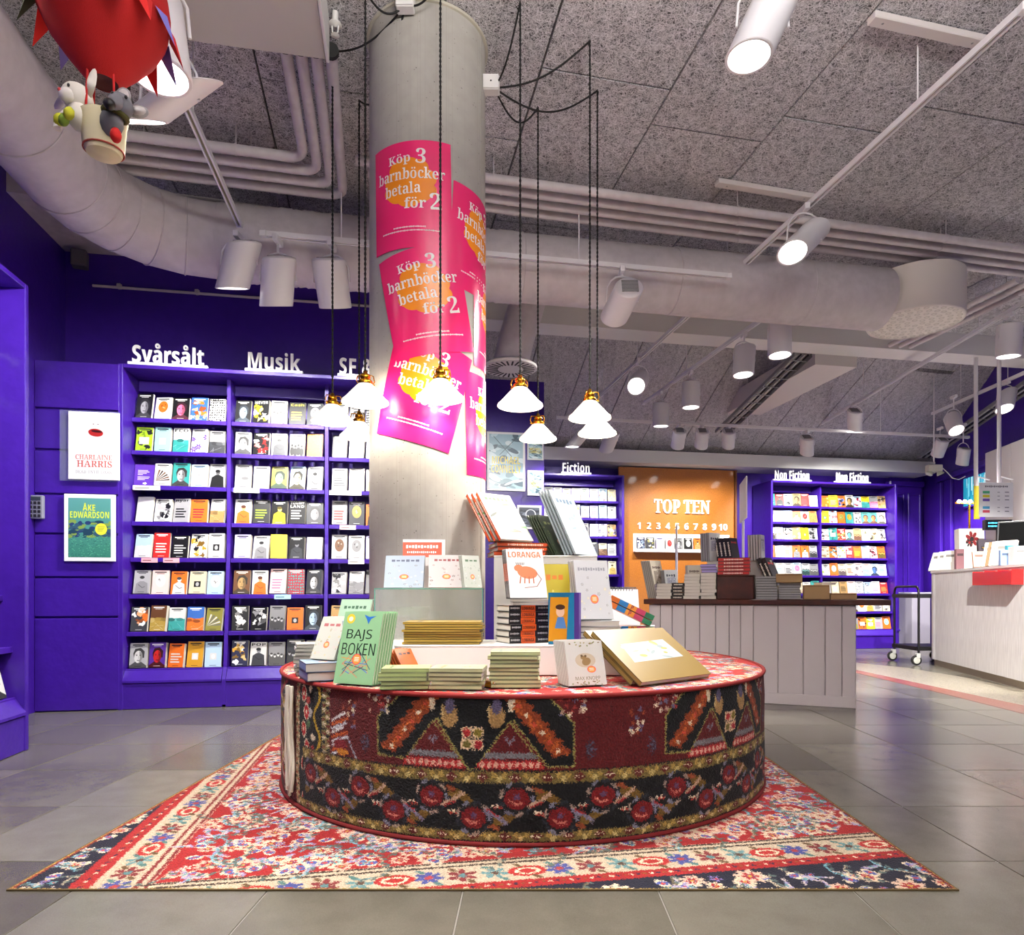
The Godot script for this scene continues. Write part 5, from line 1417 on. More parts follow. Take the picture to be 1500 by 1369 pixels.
func rug_image() -> Image:
	var S := 1536
	var im := Image.create(S, S, false, Image.FORMAT_RGB8)
	var x0 := -1.575; var x1 := 1.295; var z0 := 2.062; var z1 := 4.932
	var k := S / (x1 - x0)
	var P := func(u: float, v: float) -> Vector2:
		var p := pl(u, v)
		return Vector2((p.x - x0) * k, (z1 - p.y) * k)
	var Q := func(u0: float, v0: float, u1: float, v1: float) -> PackedVector2Array: return PackedVector2Array([P.call(u0, v0), P.call(u1, v0), P.call(u1, v1), P.call(u0, v1)])
	rng.seed = 404
	var field := Color(0.58, 0.085, 0.08)
	im.fill(Color(0.06, 0.055, 0.13))
	# navy outer border
	floral(im, 6500, Rect2(-2.0, 1.2, 4.2, 4.0), P, func(p): return p.x < -1.02 or p.y < 2.0)
	fill_poly(im, Q.call(-1.0, 2.045, 3.0, 6.0), field)
	for j in 170:                                                   # small reciprocal teeth on the red guard
		var c: Vector2 = P.call(-0.965, 2.0 + j * 0.022); oval(im, c, Vector2(4, 4), [CRM, Color(0.2, 0.1, 0.2), Color(0.5, 0.25, 0.1)][j % 3], 0, 6)
		c = P.call(-1.0 + j * 0.022, 2.075); oval(im, c, Vector2(4, 4), [CRM, Color(0.2, 0.1, 0.2), Color(0.5, 0.25, 0.1)][j % 3], 0, 6)
	fill_poly(im, Q.call(-0.935, 2.10, 3.0, 6.0), Color(0.70, 0.63, 0.53))
	for j in 60:
		for s in 2:
			var c: Vector2 = P.call(-0.865, 2.17 + j * 0.105) if s == 0 else P.call(-0.865 + j * 0.105, 2.165)
			match j % 4:
				0: oval(im, c, Vector2(34, 22), Color(0.62, 0.12, 0.10), -0.18 if s else 1.4, 16); oval(im, c, Vector2(24, 14), CRM, -0.18 if s else 1.4, 14); oval(im, c, Vector2(16, 9), Color(0.62, 0.12, 0.10), -0.18 if s else 1.4)
				1: bloom(im, c, 25, Color(0.24, 0.27, 0.50), Color(0.6, 0.2, 0.2), 7)
				2: bloom(im, c, 26, Color(0.44, 0.14, 0.14), Color(0.3, 0.45, 0.45), 6, 0.4)
				3: bloom(im, c, 24, Color(0.36, 0.50, 0.50), Color(0.30, 0.2, 0.14), 6)
			for d in [-1, 1]: oval(im, c + Vector2(18 * d, 22 * d), Vector2(10, 5), [Color(0.36, 0.26, 0.14), Color(0.28, 0.42, 0.40)][j % 2], 0.7)
	for e in [-0.805, -0.775]: fill_poly(im, Q.call(e, 2.235, e + 0.012, 6.0), Color(0.45, 0.10, 0.10))
	for e in [2.235, 2.265]: fill_poly(im, Q.call(-0.8, e, 3.0, e + 0.012), Color(0.22, 0.16, 0.12))
	fill_poly(im, Q.call(-0.76, 2.28, 3.0, 6.0), field)
	floral(im, 7000, Rect2(-0.74, 2.30, 3.6, 3.6), P, func(p): return true)
	# bound outer edges follow the cut
	im.fill_rect(Rect2i(0, 0, 9, S), Color(0.48, 0.17, 0.07)); im.fill_rect(Rect2i(S - 9, 0, 9, S), Color(0.42, 0.10, 0.07))
	im.fill_rect(Rect2i(0, 0, 3, S), GLD); im.fill_rect(Rect2i(S - 3, 0, 3, S), GLD); im.fill_rect(Rect2i(0, S - 3, S, 3), GLD)
	weave(im, 405, 0.13)
	return im

func build_ottoman() -> void:
	# ----- column -----
	var c := thing("concrete_column", "round grey cast concrete column covered in pink posters", "column", COL, 0, "", "structure")
	obj("shaft", MB.new().tube([Vector3(0, 0.547, 0), Vector3(0, 3.86, 0)], COL_R, 72), concrete, c)
	obj("top_ring", MB.new().lathe([Vector2(COL_R - 0.01, 3.835), Vector2(COL_R + 0.012, 3.835), Vector2(COL_R + 0.016, 3.842), Vector2(COL_R + 0.012, 3.85)], 72), M(Color(0.70, 0.68, 0.62), 0.6), c)
	obj("cast_seam", MB.new().box(Vector3(-0.003, 0.55, 0), Vector3(0.003, 3.85, 0.004)), concrete, c, Transform3D(Basis(Vector3.UP, 1.25), Vector3(sin(1.25), 0, cos(1.25)) * (COL_R - 0.002)))
	var pm := textured(poster_sheet(), 0.24)
	curved_poster("pink Köp 3 poster at the very top of the column stack", -0.155, 2.878, 0.02, 0.424, 0.53, 0.004, pm)
	curved_poster("pink Köp 3 poster wrapped round the column beside the topmost one", 1.20, 2.70, -0.06, 0.424, 0.53, 0.002, pm)
	curved_poster("tilted pink Köp 3 poster in the middle of the column", 0.12, 2.352, 0.22, 0.424, 0.53, 0.007, pm)
	curved_poster("pink Köp 3 poster behind the hanging lamp, tilted the other way", 0.06, 1.905, -0.28, 0.42, 0.52, 0.003, pm)
	curved_poster("pink Köp 3 poster mostly round the column's side at mid height", 1.68, 2.34, 0.0, 0.424, 0.53, 0.002, pm)
	curved_poster("lowest pink Köp 3 poster on the column's side", 1.49, 1.775, 0.03, 0.424, 0.53, 0.002, pm)
	# ----- rug -----
	var rm := textured(rug_image(), 0.95)
	rm.rim_enabled = true; rm.rim = 0.06; rm.rim_tint = 0.6
	pile_bump(rm, 1024, 1024, 61, 0.6)
	var rug := thing("oriental_rug", "large red Persian-style rug with navy and cream borders under the ottoman", "rug", Vector3(-0.14, 0, -3.497))
	var m := MB.new()
	var hx := 1.435; var hz := 1.435; var ry := 0.0055
	m.quad(Vector3(-hx, ry, hz), Vector3(hx, ry, hz), Vector3(hx, ry, -hz), Vector3(-hx, ry, -hz), Vector3.UP)
	obj("pile", m, rm, rug)
	var eb := MB.new()
	for s in [-1.0, 1.0]:
		eb.cbox(Vector3(s * hx, 0.003, 0), Vector3(0.003, 0.0029, hz + 0.003), 0.001); eb.cbox(Vector3(0, 0.003, s * hz), Vector3(hx, 0.0029, 0.003), 0.001)
	obj("bound_edge", eb, M(Color(0.34, 0.27, 0.14), 0.9), rug)
	# ----- ottoman -----
	var om := textured(ottoman_side(), 0.95)
	om.rim_enabled = true; om.rim = 0.05; om.rim_tint = 0.7
	pile_bump(om, 1024, 146, 62, 0.8)
	om.uv1_scale = Vector3(1, 1, 1)
	var o := thing("carpet_ottoman", "big round ottoman upholstered in dark Persian carpet with a red top", "ottoman", OTT + Vector3(0, 0.006, 0))
	var sd := MB.new(); var seg := 120
	var prof := [Vector2(OTT_R - 0.012, 0.0), Vector2(OTT_R, 0.02), Vector2(OTT_R + 0.004, 0.15), Vector2(OTT_R + 0.001, 0.28), Vector2(OTT_R + 0.003, 0.42), Vector2(OTT_R - 0.002, 0.528)]
	for i in seg:
		for j in 5:
			var p := []; var nn := []; var tx := []
			for q in [[0, 0], [1, 0], [1, 1], [0, 1]]:
				var f: float = (i + q[0]) / float(seg)
				var a := f * TAU - PI            # 0 straight towards the street, positive to the till side
				var w := sin(a * 23.0) * 0.0025 + sin(a * 57.0) * 0.0012
				var pr: Vector2 = prof[j + q[1]]
				var d := Vector3(sin(a), 0, cos(a))
				p.append(d * (pr.x + w) + Vector3.UP * pr.y); nn.append(d)
				tx.append(Vector2((rad_to_deg(a) + 90.0) / 180.0, 1.0 - pr.y / 0.528))
			sd.tri(p[0], p[1], p[2], nn[0], nn[1], nn[2], tx[0], tx[1], tx[2])
			sd.tri(p[0], p[2], p[3], nn[0], nn[2], nn[3], tx[0], tx[2], tx[3])
	obj("side_carpet", sd, om, o)
	var ti := Image.create(1024, 1024, false, Image.FORMAT_RGB8)
	rng.seed = 501
	ti.fill(Color(0.66, 0.13, 0.11))
	floral(ti, 1500, Rect2(0, 0, 1, 1), func(a, b): return Vector2(a * 1024, b * 1024), func(p): return true)
	weave(ti, 502, 0.12)
	var tm := textured(ti, 0.95)
	tm.rim_enabled = true; tm.rim = 0.05; tm.rim_tint = 0.6
	var top := MB.new()
	for i in 96:
		var a := TAU * i / 96; var b := TAU * (i + 1) / 96
		var rs := [0.0, COL_R + 0.5, OTT_R - 0.02, OTT_R - 0.002]; var ys := [0.536, 0.536, 0.535, 0.526]
		for j in 3:
			var p0 := Vector3(cos(a) * rs[j], ys[j], sin(a) * rs[j]); var p1 := Vector3(cos(b) * rs[j], ys[j], sin(b) * rs[j])
			var p2 := Vector3(cos(b) * rs[j + 1], ys[j + 1], sin(b) * rs[j + 1]); var p3 := Vector3(cos(a) * rs[j + 1], ys[j + 1], sin(a) * rs[j + 1])
			var T := func(q: Vector3) -> Vector2: return Vector2(q.x, q.z) / 2.4 + Vector2(0.5, 0.5)
			if j > 0: top.tri(p0, p1, p2, Vector3.UP, Vector3.UP, Vector3.UP, T.call(p0), T.call(p1), T.call(p2))
			top.tri(p0, p2, p3, Vector3.UP, Vector3.UP, Vector3.UP, T.call(p0), T.call(p2), T.call(p3))
	obj("top_carpet", top, tm, o)
	var rp := []; var rb := []
	for i in 121:
		var a := TAU * i / 120
		rp.append(Vector3(cos(a) * OTT_R, 0.529, sin(a) * OTT_R)); rb.append(Vector3(cos(a) * (OTT_R + 0.002), 0.008, sin(a) * (OTT_R + 0.002)))
	obj("top_piping", MB.new().tube(rp, 0.009, 8, false), M(Color(0.50, 0.10, 0.09), 0.9), o)
	obj("base_piping", MB.new().tube(rb, 0.008, 8, false), M(Color(0.42, 0.06, 0.06), 0.9), o)
	# knotted white fringe hanging at the seam of the carpet
	rng.seed = 88
	for i in 7:
		var a := deg_to_rad(-52.5 - i * 0.55)
		var path := []
		for j in 12:
			var f := j / 11.0
			var aa := a + sin(f * 9.0 + i) * 0.006
			var d := Vector3(sin(aa), 0, cos(aa))
			path.append(d * (OTT_R + 0.014 + 0.006 * sin(f * 7 + i * 2)) + Vector3.UP * lerpf(0.50, 0.03 + 0.05 * rng.randf(), f))
		obj("fringe_strand", MB.new().tube(path, 0.0075, 6), M(Color(0.80, 0.77, 0.70), 0.95), o)

# ---------- larger covers for the books on the tables ----------
func titled(bg: Color, title: Array, ink: Color, which := "sans_bold", art := "", a1 := Color.WHITE, a2 := Color.WHITE, spine := Color(-1, 0, 0), spine_marks := 0) -> Rect2:
	var w := 512; var h := 680
	var im := Image.create(w, h, false, Image.FORMAT_RGB8)
	bg = Color(bg.r * 0.88, bg.g * 0.88, bg.b * 0.88)
	im.fill(bg)
	var fx := 64.0
	match art:
		"scatter":
			for i in 26: bloom(im, Vector2(fx + rng.randf() * 448, 200 + rng.randf() * 460), rng.randf_range(10, 22), [a1, a2, tone(a1, -0.3)][i % 3], tone(a2, 0.4), 5, rng.randf())
		"beast":
			oval(im, Vector2(300, 330), Vector2(120, 85), a1, 0.2, 22); oval(im, Vector2(200, 270), Vector2(55, 48), a1, 0, 16)
			for k in 4: stroke(im, [Vector2(215 + k * 50, 390), Vector2(200 + k * 55, 480)], 14, tone(a1, -0.25))
			stroke(im, [Vector2(410, 330), Vector2(460, 420), Vector2(400, 520), Vector2(250, 540)], 8, tone(a1, -0.5))
			for k in 8: stroke(im, [Vector2(180 + k * 12, 225), Vector2(172 + k * 14, 190)], 4, INK)
		"drawing":
			oval(im, Vector2(150, 70), Vector2(48, 46), Color(0.95, 0.78, 0.2)); oval(im, Vector2(150, 72), Vector2(26, 24), Color(0.97, 0.93, 0.84))
			for i in 20: stroke(im, [Vector2(fx + 40 + rng.randf() * 360, 380 + rng.randf() * 250), Vector2(fx + 40 + rng.randf() * 360, 380 + rng.randf() * 250)].slice(0, 1) + [Vector2(fx + 40 + rng.randf() * 360, 420 + rng.randf() * 200)], 7, [a1, a2, Color(0.86, 0.5, 0.4), Color(0.3, 0.3, 0.36)][i % 4])
			fill_poly(im, PackedVector2Array([Vector2(300, 30), Vector2(360, 50), Vector2(440, 40), Vector2(380, 70), Vector2(360, 120), Vector2(335, 75)]), Color(0.15, 0.42, 0.75))
		"scene":
			fill_poly(im, PackedVector2Array([Vector2(150, 200), Vector2(430, 170), Vector2(450, 420), Vector2(130, 440)]), a1)
			for i in 16: oval(im, Vector2(150 + rng.randf() * 290, 200 + rng.randf() * 230), Vector2(rng.randf_range(14, 46), rng.randf_range(8, 22)), [a2, tone(a2, 0.3), tone(a1, -0.2), tone(a1, 0.4)][i % 4], rng.randf() * 3)
		"mouse":
			oval(im, Vector2(290, 300), Vector2(120, 110), tone(a1, 0.45), 0, 22); oval(im, Vector2(300, 320), Vector2(50, 64), a1, 0.4, 16); oval(im, Vector2(270, 260), Vector2(34, 30), a1); oval(im, Vector2(252, 232), Vector2(14, 18), tone(a1, -0.3)); oval(im, Vector2(296, 236), Vector2(14, 18), tone(a1, -0.3))
			for i in 34: oval(im, Vector2(84 + rng.randf() * 410, 20 + (rng.randf() * 70 if i % 2 else 580 + rng.randf() * 80)), Vector2(12, 8), [a2, tone(a1, -0.2), Color(0.5, 0.55, 0.3)][i % 3], rng.randf() * 3)
		"birds":
			for i in 14: oval(im, Vector2(fx + 40 + rng.randf() * 380, 120 + rng.randf() * 460), Vector2(70, 16), [a1, a2, Color(0.2, 0.24, 0.22), Color(0.85, 0.3, 0.25)][i % 4], rng.randf_range(-0.9, 0.4))
		"child":
			fill_poly(im, PackedVector2Array([Vector2(96, 60), Vector2(360, 60), Vector2(330, 640), Vector2(66, 640)]), Color(0.88, 0.60, 0.08))
			oval(im, Vector2(240, 250), Vector2(62, 70), Color(0.93, 0.78, 0.66)); oval(im, Vector2(240, 190), Vector2(70, 36), Color(0.3, 0.18, 0.1)); fill_poly(im, PackedVector2Array([Vector2(200, 320), Vector2(290, 320), Vector2(330, 470), Vector2(160, 470)]), Color(0.35, 0.55, 0.8))
			im.fill_rect(Rect2i(440, 0, 72, 680), Color(0.33, 0.22, 0.58)); fill_poly(im, PackedVector2Array([Vector2(365, 40), Vector2(440, 0), Vector2(440, 680), Vector2(335, 660)]), Color(0.10, 0.52, 0.70))
	for i in title.size():
		var q: Array = title[i]
		if q[0] is String: write(im, q[0], Rect2(q[1], q[2], q[3], q[4]), ink, which)
		else: scrawl(im, Rect2(q[1], q[2] + q[4] * 0.2, q[3], q[4] * 0.6), ink, 0.0, q[0])
	if art in ["drawing", "beast", "mouse", "sticker", "scatter"] and art != "beast":
		var c := Vector2(350, 440) if art == "mouse" else Vector2(290, 450)
		oval(im, c, Vector2(52, 52), Color(0.92, 0.30, 0.38), 0, 24); oval(im, c, Vector2(44, 44), Color(0.96, 0.62, 0.26), 0, 24)
		for k in 3: im.fill_rect(Rect2i(int(c.x) - 26, int(c.y) - 20 + k * 15, 52, 7), Color(0.98, 0.95, 0.9))
	var sp: Color = bg if spine.r < 0 else spine
	im.fill_rect(Rect2i(0, 0, 64, h), sp)
	for e in [0, 52]: im.fill_rect(Rect2i(e, 0, 12, h), tone(sp, -0.45))  # edges painted darker, as the shade between stacked spines
	if spine_marks: scrawl(im, Rect2(-180, 320, 420, 26), ink if spine.r < 0 else Color(0.97, 0.93, 0.86), PI / 2, spine_marks)
	return put_cover(table_sheet, im)

func flat_T(c: Vector3, yaw: float) -> Transform3D:                  # lying, front cover up; c is the middle of its underside
	return Transform3D(Basis(Vector3.UP, yaw) * Basis(Vector3.RIGHT, -PI / 2), c)

var kind_now := "picture_book"
func pile(label: String, group: String, c: Vector3, yaw: float, n: int, w: float, h: float, t: float, uv: Rect2, hard := false, mess := 0.06, shift := 0.006) -> float:
	var ms := book_meshes(w, h, t, uv, hard)
	for i in n:
		var B := Basis(Vector3.UP, yaw + rng.randf_range(-mess, mess)) * Basis(Vector3.RIGHT, -PI / 2)
		var mid := Vector3(c.x + rng.randf_range(-shift, shift), c.y + (i + 0.5) * (t + 0.0007), c.z + rng.randf_range(-shift, shift))
		var what := "single" if n == 1 else "top copy" if i == n - 1 else "bottom copy" if i == 0 else "%s from top" % ORD[n - 1 - i]
		book("%s, %s" % [label, what], group, Transform3D(B, mid - B * Vector3(0, h / 2, 0)), w, h, t, uv, table_sheet, hard, ms, kind_now)
	return c.y + n * (t + 0.0007)

func row(label: String, group: String, foot: Vector3, yaw: float, lean: float, n: int, w: float, h: float, t: float, uv: Rect2, hard := false, gap := 0.003) -> void:   # copies leaning back one behind the other; foot is the front copy's lower front edge
	var ms := book_meshes(w, h, t, uv, hard)
	var B := Basis(Vector3.UP, yaw) * Basis(Vector3.RIGHT, -lean)
	var back := Basis(Vector3.UP, yaw) * Vector3(0, 0, -1)
	for i in n:
		var p := foot + back * ((t + gap) / cos(lean)) * i
		p = p + B * Vector3(0, 0, -t / 2) ; p.y = foot.y + sin(lean) * t / 2 + 0.0005
		var what := "alone" if n == 1 else "front copy" if i == 0 else "%s from front" % ORD[i]
		book("%s, %s" % [label, what], group, Transform3D(B, p), w, h, t, uv, table_sheet, hard, ms, kind_now)

func block(called: String, label: String, cat: String, c: Vector3, size: Vector3, mat: Material, yaw := 0.0) -> Node3D:     # a plain display box with a lid line
	var t := thing(called, label, cat, c, yaw)
	obj("body", MB.new().cbox(Vector3(0, size.y / 2 - 0.004, 0), Vector3(size.x / 2, size.y / 2 - 0.004, size.z / 2), 0.003), mat, t)
	obj("top_plate", MB.new().cbox(Vector3(0, size.y - 0.004, 0), Vector3(size.x / 2 + 0.001, 0.004, size.z / 2 + 0.001), 0.002), mat, t)
	return t

func build_table() -> void:
	kind_now = "picture_book"
	rng.seed = 2024
	var g := "books piled on the carpet ottoman"
	var y0 := OTT_Y + 0.0006
	# risers
	block("display_riser", "low white riser box on the ottoman carrying the book piles", "riser", Vector3(-0.12, y0, -3.10), Vector3(1.08, 0.13, 0.34), board_white)
	var y1 := y0 + 0.1305
	block("display_riser", "tall white riser box behind the orange LORANGA books", "riser", Vector3(0.08, y0, -3.50), Vector3(0.50, 0.535, 0.40), board_white)
	var y2 := y0 + 0.5355
	# green picture books
	var uv := titled(Color(0.64, 0.84, 0.62), [["BAJS", 130, 170, 290, 110], ["BOKEN", 100, 300, 380, 110]], Color(0.08, 0.14, 0.10), "sans", "drawing", Color(0.9, 0.62, 0.3), Color(0.3, 0.45, 0.8))
	row("pale green BAJSBOKEN picture book leaning on the ottoman", g, G(516, 1003, y0), -0.42, 0.26, 6, 0.185, 0.285, 0.013, uv, true)
	# piles along the front edge
	uv = titled(Color(0.80, 0.86, 0.58), [[6, 120, 80, 330, 90]], Color(0.2, 0.3, 0.2), "serif_bold", "scatter", Color(0.5, 0.65, 0.4), Color(0.9, 0.85, 0.5))
	pile("yellow-green paperback in the low pile beside BAJSBOKEN", g, Vector3(-0.46, y0, -2.56), 1.62, 5, 0.135, 0.175, 0.0148, uv)
	uv = titled(Color(0.86, 0.87, 0.66), [[6, 120, 90, 330, 90]], Color(0.3, 0.25, 0.2), "serif_bold", "scatter", Color(0.6, 0.3, 0.25), Color(0.85, 0.8, 0.5))
	pile("cream paperback in the second low pile along the ottoman rim", g, Vector3(-0.265, y0, -2.57), 1.52, 5, 0.14, 0.195, 0.0148, uv)
	uv = titled(Color(0.86, 0.60, 0.12), [[5, 120, 90, 330, 90]], Color(0.5, 0.1, 0.1), "serif_bold", "splash")
	pile("small orange booklet wedged between the paperback piles", g, Vector3(-0.145, y0, -2.60), 0.6, 3, 0.06, 0.10, 0.007, uv, false, 0.3)
	uv = titled(Color(0.84, 0.86, 0.64), [[5, 120, 90, 330, 90]], Color(0.25, 0.35, 0.5), "serif_bold", "scatter", Color(0.5, 0.7, 0.8), Color(0.9, 0.85, 0.5))
	pile("pale paperback in the tall pile before the LORANGA books", g, Vector3(-0.055, y0, -2.62), 1.55, 9, 0.145, 0.185, 0.0142, uv)
	# small white board books
	uv = titled(Color(0.93, 0.92, 0.88), [["MAX KNOPP", 150, 545, 290, 52]], Color(0.45, 0.42, 0.3), "sans", "mouse", Color(0.60, 0.48, 0.30), Color(0.62, 0.56, 0.34))
	row("white board book with a brown mouse at the ottoman rim", g, G(862, 1005, y0), 0.36, 0.30, 7, 0.158, 0.172, 0.014, uv, true, 0.001)
	# large gold picture boxes
	uv = titled(Color(0.66, 0.54, 0.27), [], Color.WHITE, "sans", "scene", Color(0.72, 0.78, 0.78), Color(0.66, 0.66, 0.30))
	row("large tan picture book leaning low at the ottoman rim", g, G(994, 999, y0), 0.70, 0.96, 2, 0.44, 0.315, 0.022, uv, true, 0.004)
	# yellow-spined thin books, glass case
	uv = titled(Color(0.72, 0.60, 0.28), [[5, 120, 90, 330, 90]], Color(0.3, 0.2, 0.1), "serif_bold", "scatter", Color(0.6, 0.4, 0.2), Color(0.9, 0.8, 0.5), Color(0.70, 0.58, 0.24))
	pile("thin yellow-spined book in the pile before the glass case", g, Vector3(-0.375, y1, -3.045), 1.57, 9, 0.19, 0.335, 0.0102, uv, true, 0.03, 0.008)
	var gc := thing("glass_display_case", "clear open glass case with green edges on the white riser", "glass case", Vector3(-0.465, y1, -3.23))
	for q in [[Vector3(0, 0.121, 0.066), Vector3(0.25, 0.119, 0.002)], [Vector3(0, 0.121, -0.024), Vector3(0.25, 0.119, 0.002)], [Vector3(-0.248, 0.121, 0.021), Vector3(0.002, 0.119, 0.043)], [Vector3(0.248, 0.121, 0.021), Vector3(0.002, 0.119, 0.043)], [Vector3(0, 0.242, 0.021), Vector3(0.252, 0.002, 0.048)]]:
		obj("pane", MB.new().cbox(q[0], q[1]), glass, gc)
	var ge := M(Color(0.36, 0.62, 0.54), 0.15)
	var em := MB.new()
	for sx in [-0.25, 0.25]:
		em.box(Vector3(sx - 0.002, 0.002, 0.0665), Vector3(sx + 0.002, 0.24, 0.0695)); em.box(Vector3(sx - 0.0016, 0.2415, -0.026), Vector3(sx + 0.0016, 0.2445, 0.068))
	em.box(Vector3(-0.252, 0.2405, 0.0686), Vector3(0.252, 0.2445, 0.0706))
	obj("green_edges", em, ge, gc)
	var y3 := y1 + 0.2455
	uv = titled(Color(0.80, 0.86, 0.92), [[6, 130, 70, 330, 80]], Color(0.4, 0.42, 0.5), "serif_bold", "scatter", Color(0.70, 0.68, 0.70), Color(0.86, 0.88, 0.9))
	row("pale blue picture book on the glass case with a round badge", g, Vector3(-0.585, y3, -3.172), -0.08, 0.24, 2, 0.185, 0.155, 0.009, uv, true)
	uv = titled(Color(0.92, 0.89, 0.88), [[6, 130, 70, 330, 80]], Color(0.6, 0.3, 0.3), "serif_bold", "scatter", Color(0.55, 0.42, 0.40), Color(0.86, 0.80, 0.78), Color(0.80, 0.40, 0.36))
	row("white picture book on the glass case beside the pale blue one", g, Vector3(-0.385, y3, -3.175), 0.10, 0.24, 3, 0.165, 0.158, 0.010, uv, true)
	uv = titled(Color(0.90, 0.92, 0.88), [[3, 130, 70, 330, 80]], Color(0.4, 0.5, 0.4), "serif_bold", "scatter", Color(0.6, 0.7, 0.6), Color(0.86, 0.88, 0.9))
	row("white picture book at the column end of the glass case", g, Vector3(-0.258, y3, -3.18), 0.55, 0.24, 3, 0.09, 0.155, 0.010, uv, true)
	var si := Image.create(256, 300, false, Image.FORMAT_RGB8)
	si.fill(Color(0.94, 0.93, 0.92)); si.fill_rect(Rect2i(0, 18, 236, 92), Color(0.90, 0.40, 0.30))
	scrawl(si, Rect2(16, 34, 200, 22), Color.WHITE, 0.0, 11); scrawl(si, Rect2(24, 72, 180, 14), Color.WHITE, 0.0, 15)
	card_stand("white sign card with an orange band behind the picture books", Vector3(-0.50, y3, -3.235), 0.05, Vector2(0.20, 0.235), si, 0.12)
	# LORANGA
	var lo := titled(Color(0.93, 0.92, 0.90), [[7, 90, 40, 390, 80]], Color(0.90, 0.42, 0.14), "sans_bold", "beast", Color(0.90, 0.46, 0.24), Color.WHITE)
	var lim := Image.create(512, 680, false, Image.FORMAT_RGB8)      # the spine: black with an orange middle
	lim.fill(Color(0.93, 0.92, 0.90)); lim.fill_rect(Rect2i(0, 0, 64, 680), Color(0.07, 0.07, 0.08)); lim.fill_rect(Rect2i(0, 200, 64, 240), Color(0.90, 0.36, 0.10))
	write(lim, "LORANGA", Rect2(-70, 305, 204, 30), Color(0.1, 0.05, 0.04), "sans_bold", PI / 2); scrawl(lim, Rect2(-40, 90, 150, 20), Color(0.8, 0.8, 0.8), PI / 2, 7); scrawl(lim, Rect2(-50, 560, 170, 20), Color(0.8, 0.8, 0.8), PI / 2, 9)
	write(lim, "LORANGA", Rect2(90, 40, 390, 80), Color(0.90, 0.42, 0.14))
	oval(lim, Vector2(300, 330), Vector2(120, 85), Color(0.90, 0.46, 0.24), 0.2, 22); oval(lim, Vector2(200, 270), Vector2(55, 48), Color(0.90, 0.46, 0.24)); stroke(lim, [Vector2(410, 330), Vector2(460, 420), Vector2(400, 520), Vector2(250, 540)], 8, Color(0.5, 0.2, 0.1))
	for k in 4: stroke(lim, [Vector2(215 + k * 50, 390), Vector2(200 + k * 55, 480)], 14, Color(0.7, 0.34, 0.16))
	for k in 8: stroke(lim, [Vector2(180 + k * 12, 225), Vector2(172 + k * 14, 190)], 5, INK)
	lo = put_cover(table_sheet, lim)
	var yl := pile("thick LORANGA book with black and orange spine, stacked flat", g, Vector3(-0.03, y1, -3.105), PI / 2 + 0.42, 6, 0.155, 0.195, 0.0275, lo, true, 0.035, 0.005)
	var pk := titled(Color(0.92, 0.90, 0.88), [[4, 120, 90, 330, 90]], Color(0.8, 0.4, 0.3), "serif_bold", "scatter", Color(0.85, 0.5, 0.4), Color(0.9, 0.85, 0.8))
	yl = pile("white book with orange edge lying on the LORANGA pile", g, Vector3(0.005, yl, -3.07), 0.12, 2, 0.17, 0.15, 0.013, pk, true, 0.06)
	row("LORANGA book with an orange animal leaning on top of its pile", g, Vector3(0.0, yl, -3.045), 0.30, 0.34, 4, 0.175, 0.235, 0.013, lo, true, 0.004)
	# orange spines, birds on the covers
	var ob := titled(Color(0.90, 0.93, 0.90), [[6, 120, 40, 330, 90]], Color(0.3, 0.45, 0.3), "serif_bold", "birds", Color(0.45, 0.70, 0.45), Color(0.60, 0.62, 0.64), Color(0.88, 0.34, 0.12), 20)
	var yo := pile("orange-spined picture book stacked flat on the tall riser", g, Vector3(-0.045, y2, -3.45), PI / 2 + 0.22, 3, 0.22, 0.29, 0.021, ob, true, 0.05, 0.008)
	row("orange-spined picture book with birds leaning on its pile", g, Vector3(-0.055, yo, -3.33), 0.72, 0.66, 3, 0.21, 0.31, 0.018, ob, true, 0.014)
	var gr := titled(Color(0.20, 0.26, 0.16), [[4, 120, 90, 330, 90]], Color(0.6, 0.65, 0.4), "serif_bold", "scatter", Color(0.3, 0.4, 0.2), Color(0.5, 0.5, 0.3))
	row("thin dark green book leaning beside the orange-spined ones", g, Vector3(0.185, y2, -3.40), 0.95, 0.52, 5, 0.17, 0.235, 0.008, gr, true, 0.005)
	var bl := titled(Color(0.82, 0.87, 0.88), [[5, 120, 60, 330, 90]], Color(0.3, 0.4, 0.5), "serif_bold", "scene", Color(0.72, 0.82, 0.86), Color(0.62, 0.70, 0.72), Color(0.60, 0.66, 0.70))
	row("tall pale grey-blue book leaning at the back of the ottoman", g, Vector3(0.285, y2, -3.36), 0.92, 0.46, 4, 0.20, 0.36, 0.011, bl, true, 0.006)
	# yellow book, roll, white books
	var yb := titled(Color(0.95, 0.86, 0.20), [[3, 140, 90, 280, 110]], Color(0.95, 0.55, 0.15), "serif_bold", "scatter", Color(0.90, 0.70, 0.15), Color(0.98, 0.92, 0.5))
	row("bright yellow picture book standing behind LORANGA", g, Vector3(0.125, y1 + 0.06, -3.19), 0.1, 0.12, 2, 0.14, 0.30, 0.012, yb, true)
	pile("white book lying under the yellow picture book", g, Vector3(0.10, y1, -3.19), 0.1, 4, 0.15, 0.13, 0.0145, pk, true, 0.03)
	var wb := titled(Color(0.93, 0.93, 0.93), [[11, 110, 70, 360, 70]], Color(0.6, 0.6, 0.62), "serif_bold", "scatter", Color(0.80, 0.80, 0.82), Color(0.90, 0.86, 0.70))
	var yw := pile("white gift book in the flat stack beside the purple slipcase", g, Vector3(0.30, y1, -3.10), 0.12, 4, 0.19, 0.20, 0.0245, wb, true, 0.05)
	row("white gift book with a round badge leaning on its stack", g, Vector3(0.30, yw, -3.03), 0.30, 0.28, 3, 0.165, 0.275, 0.02, wb, true, 0.004)
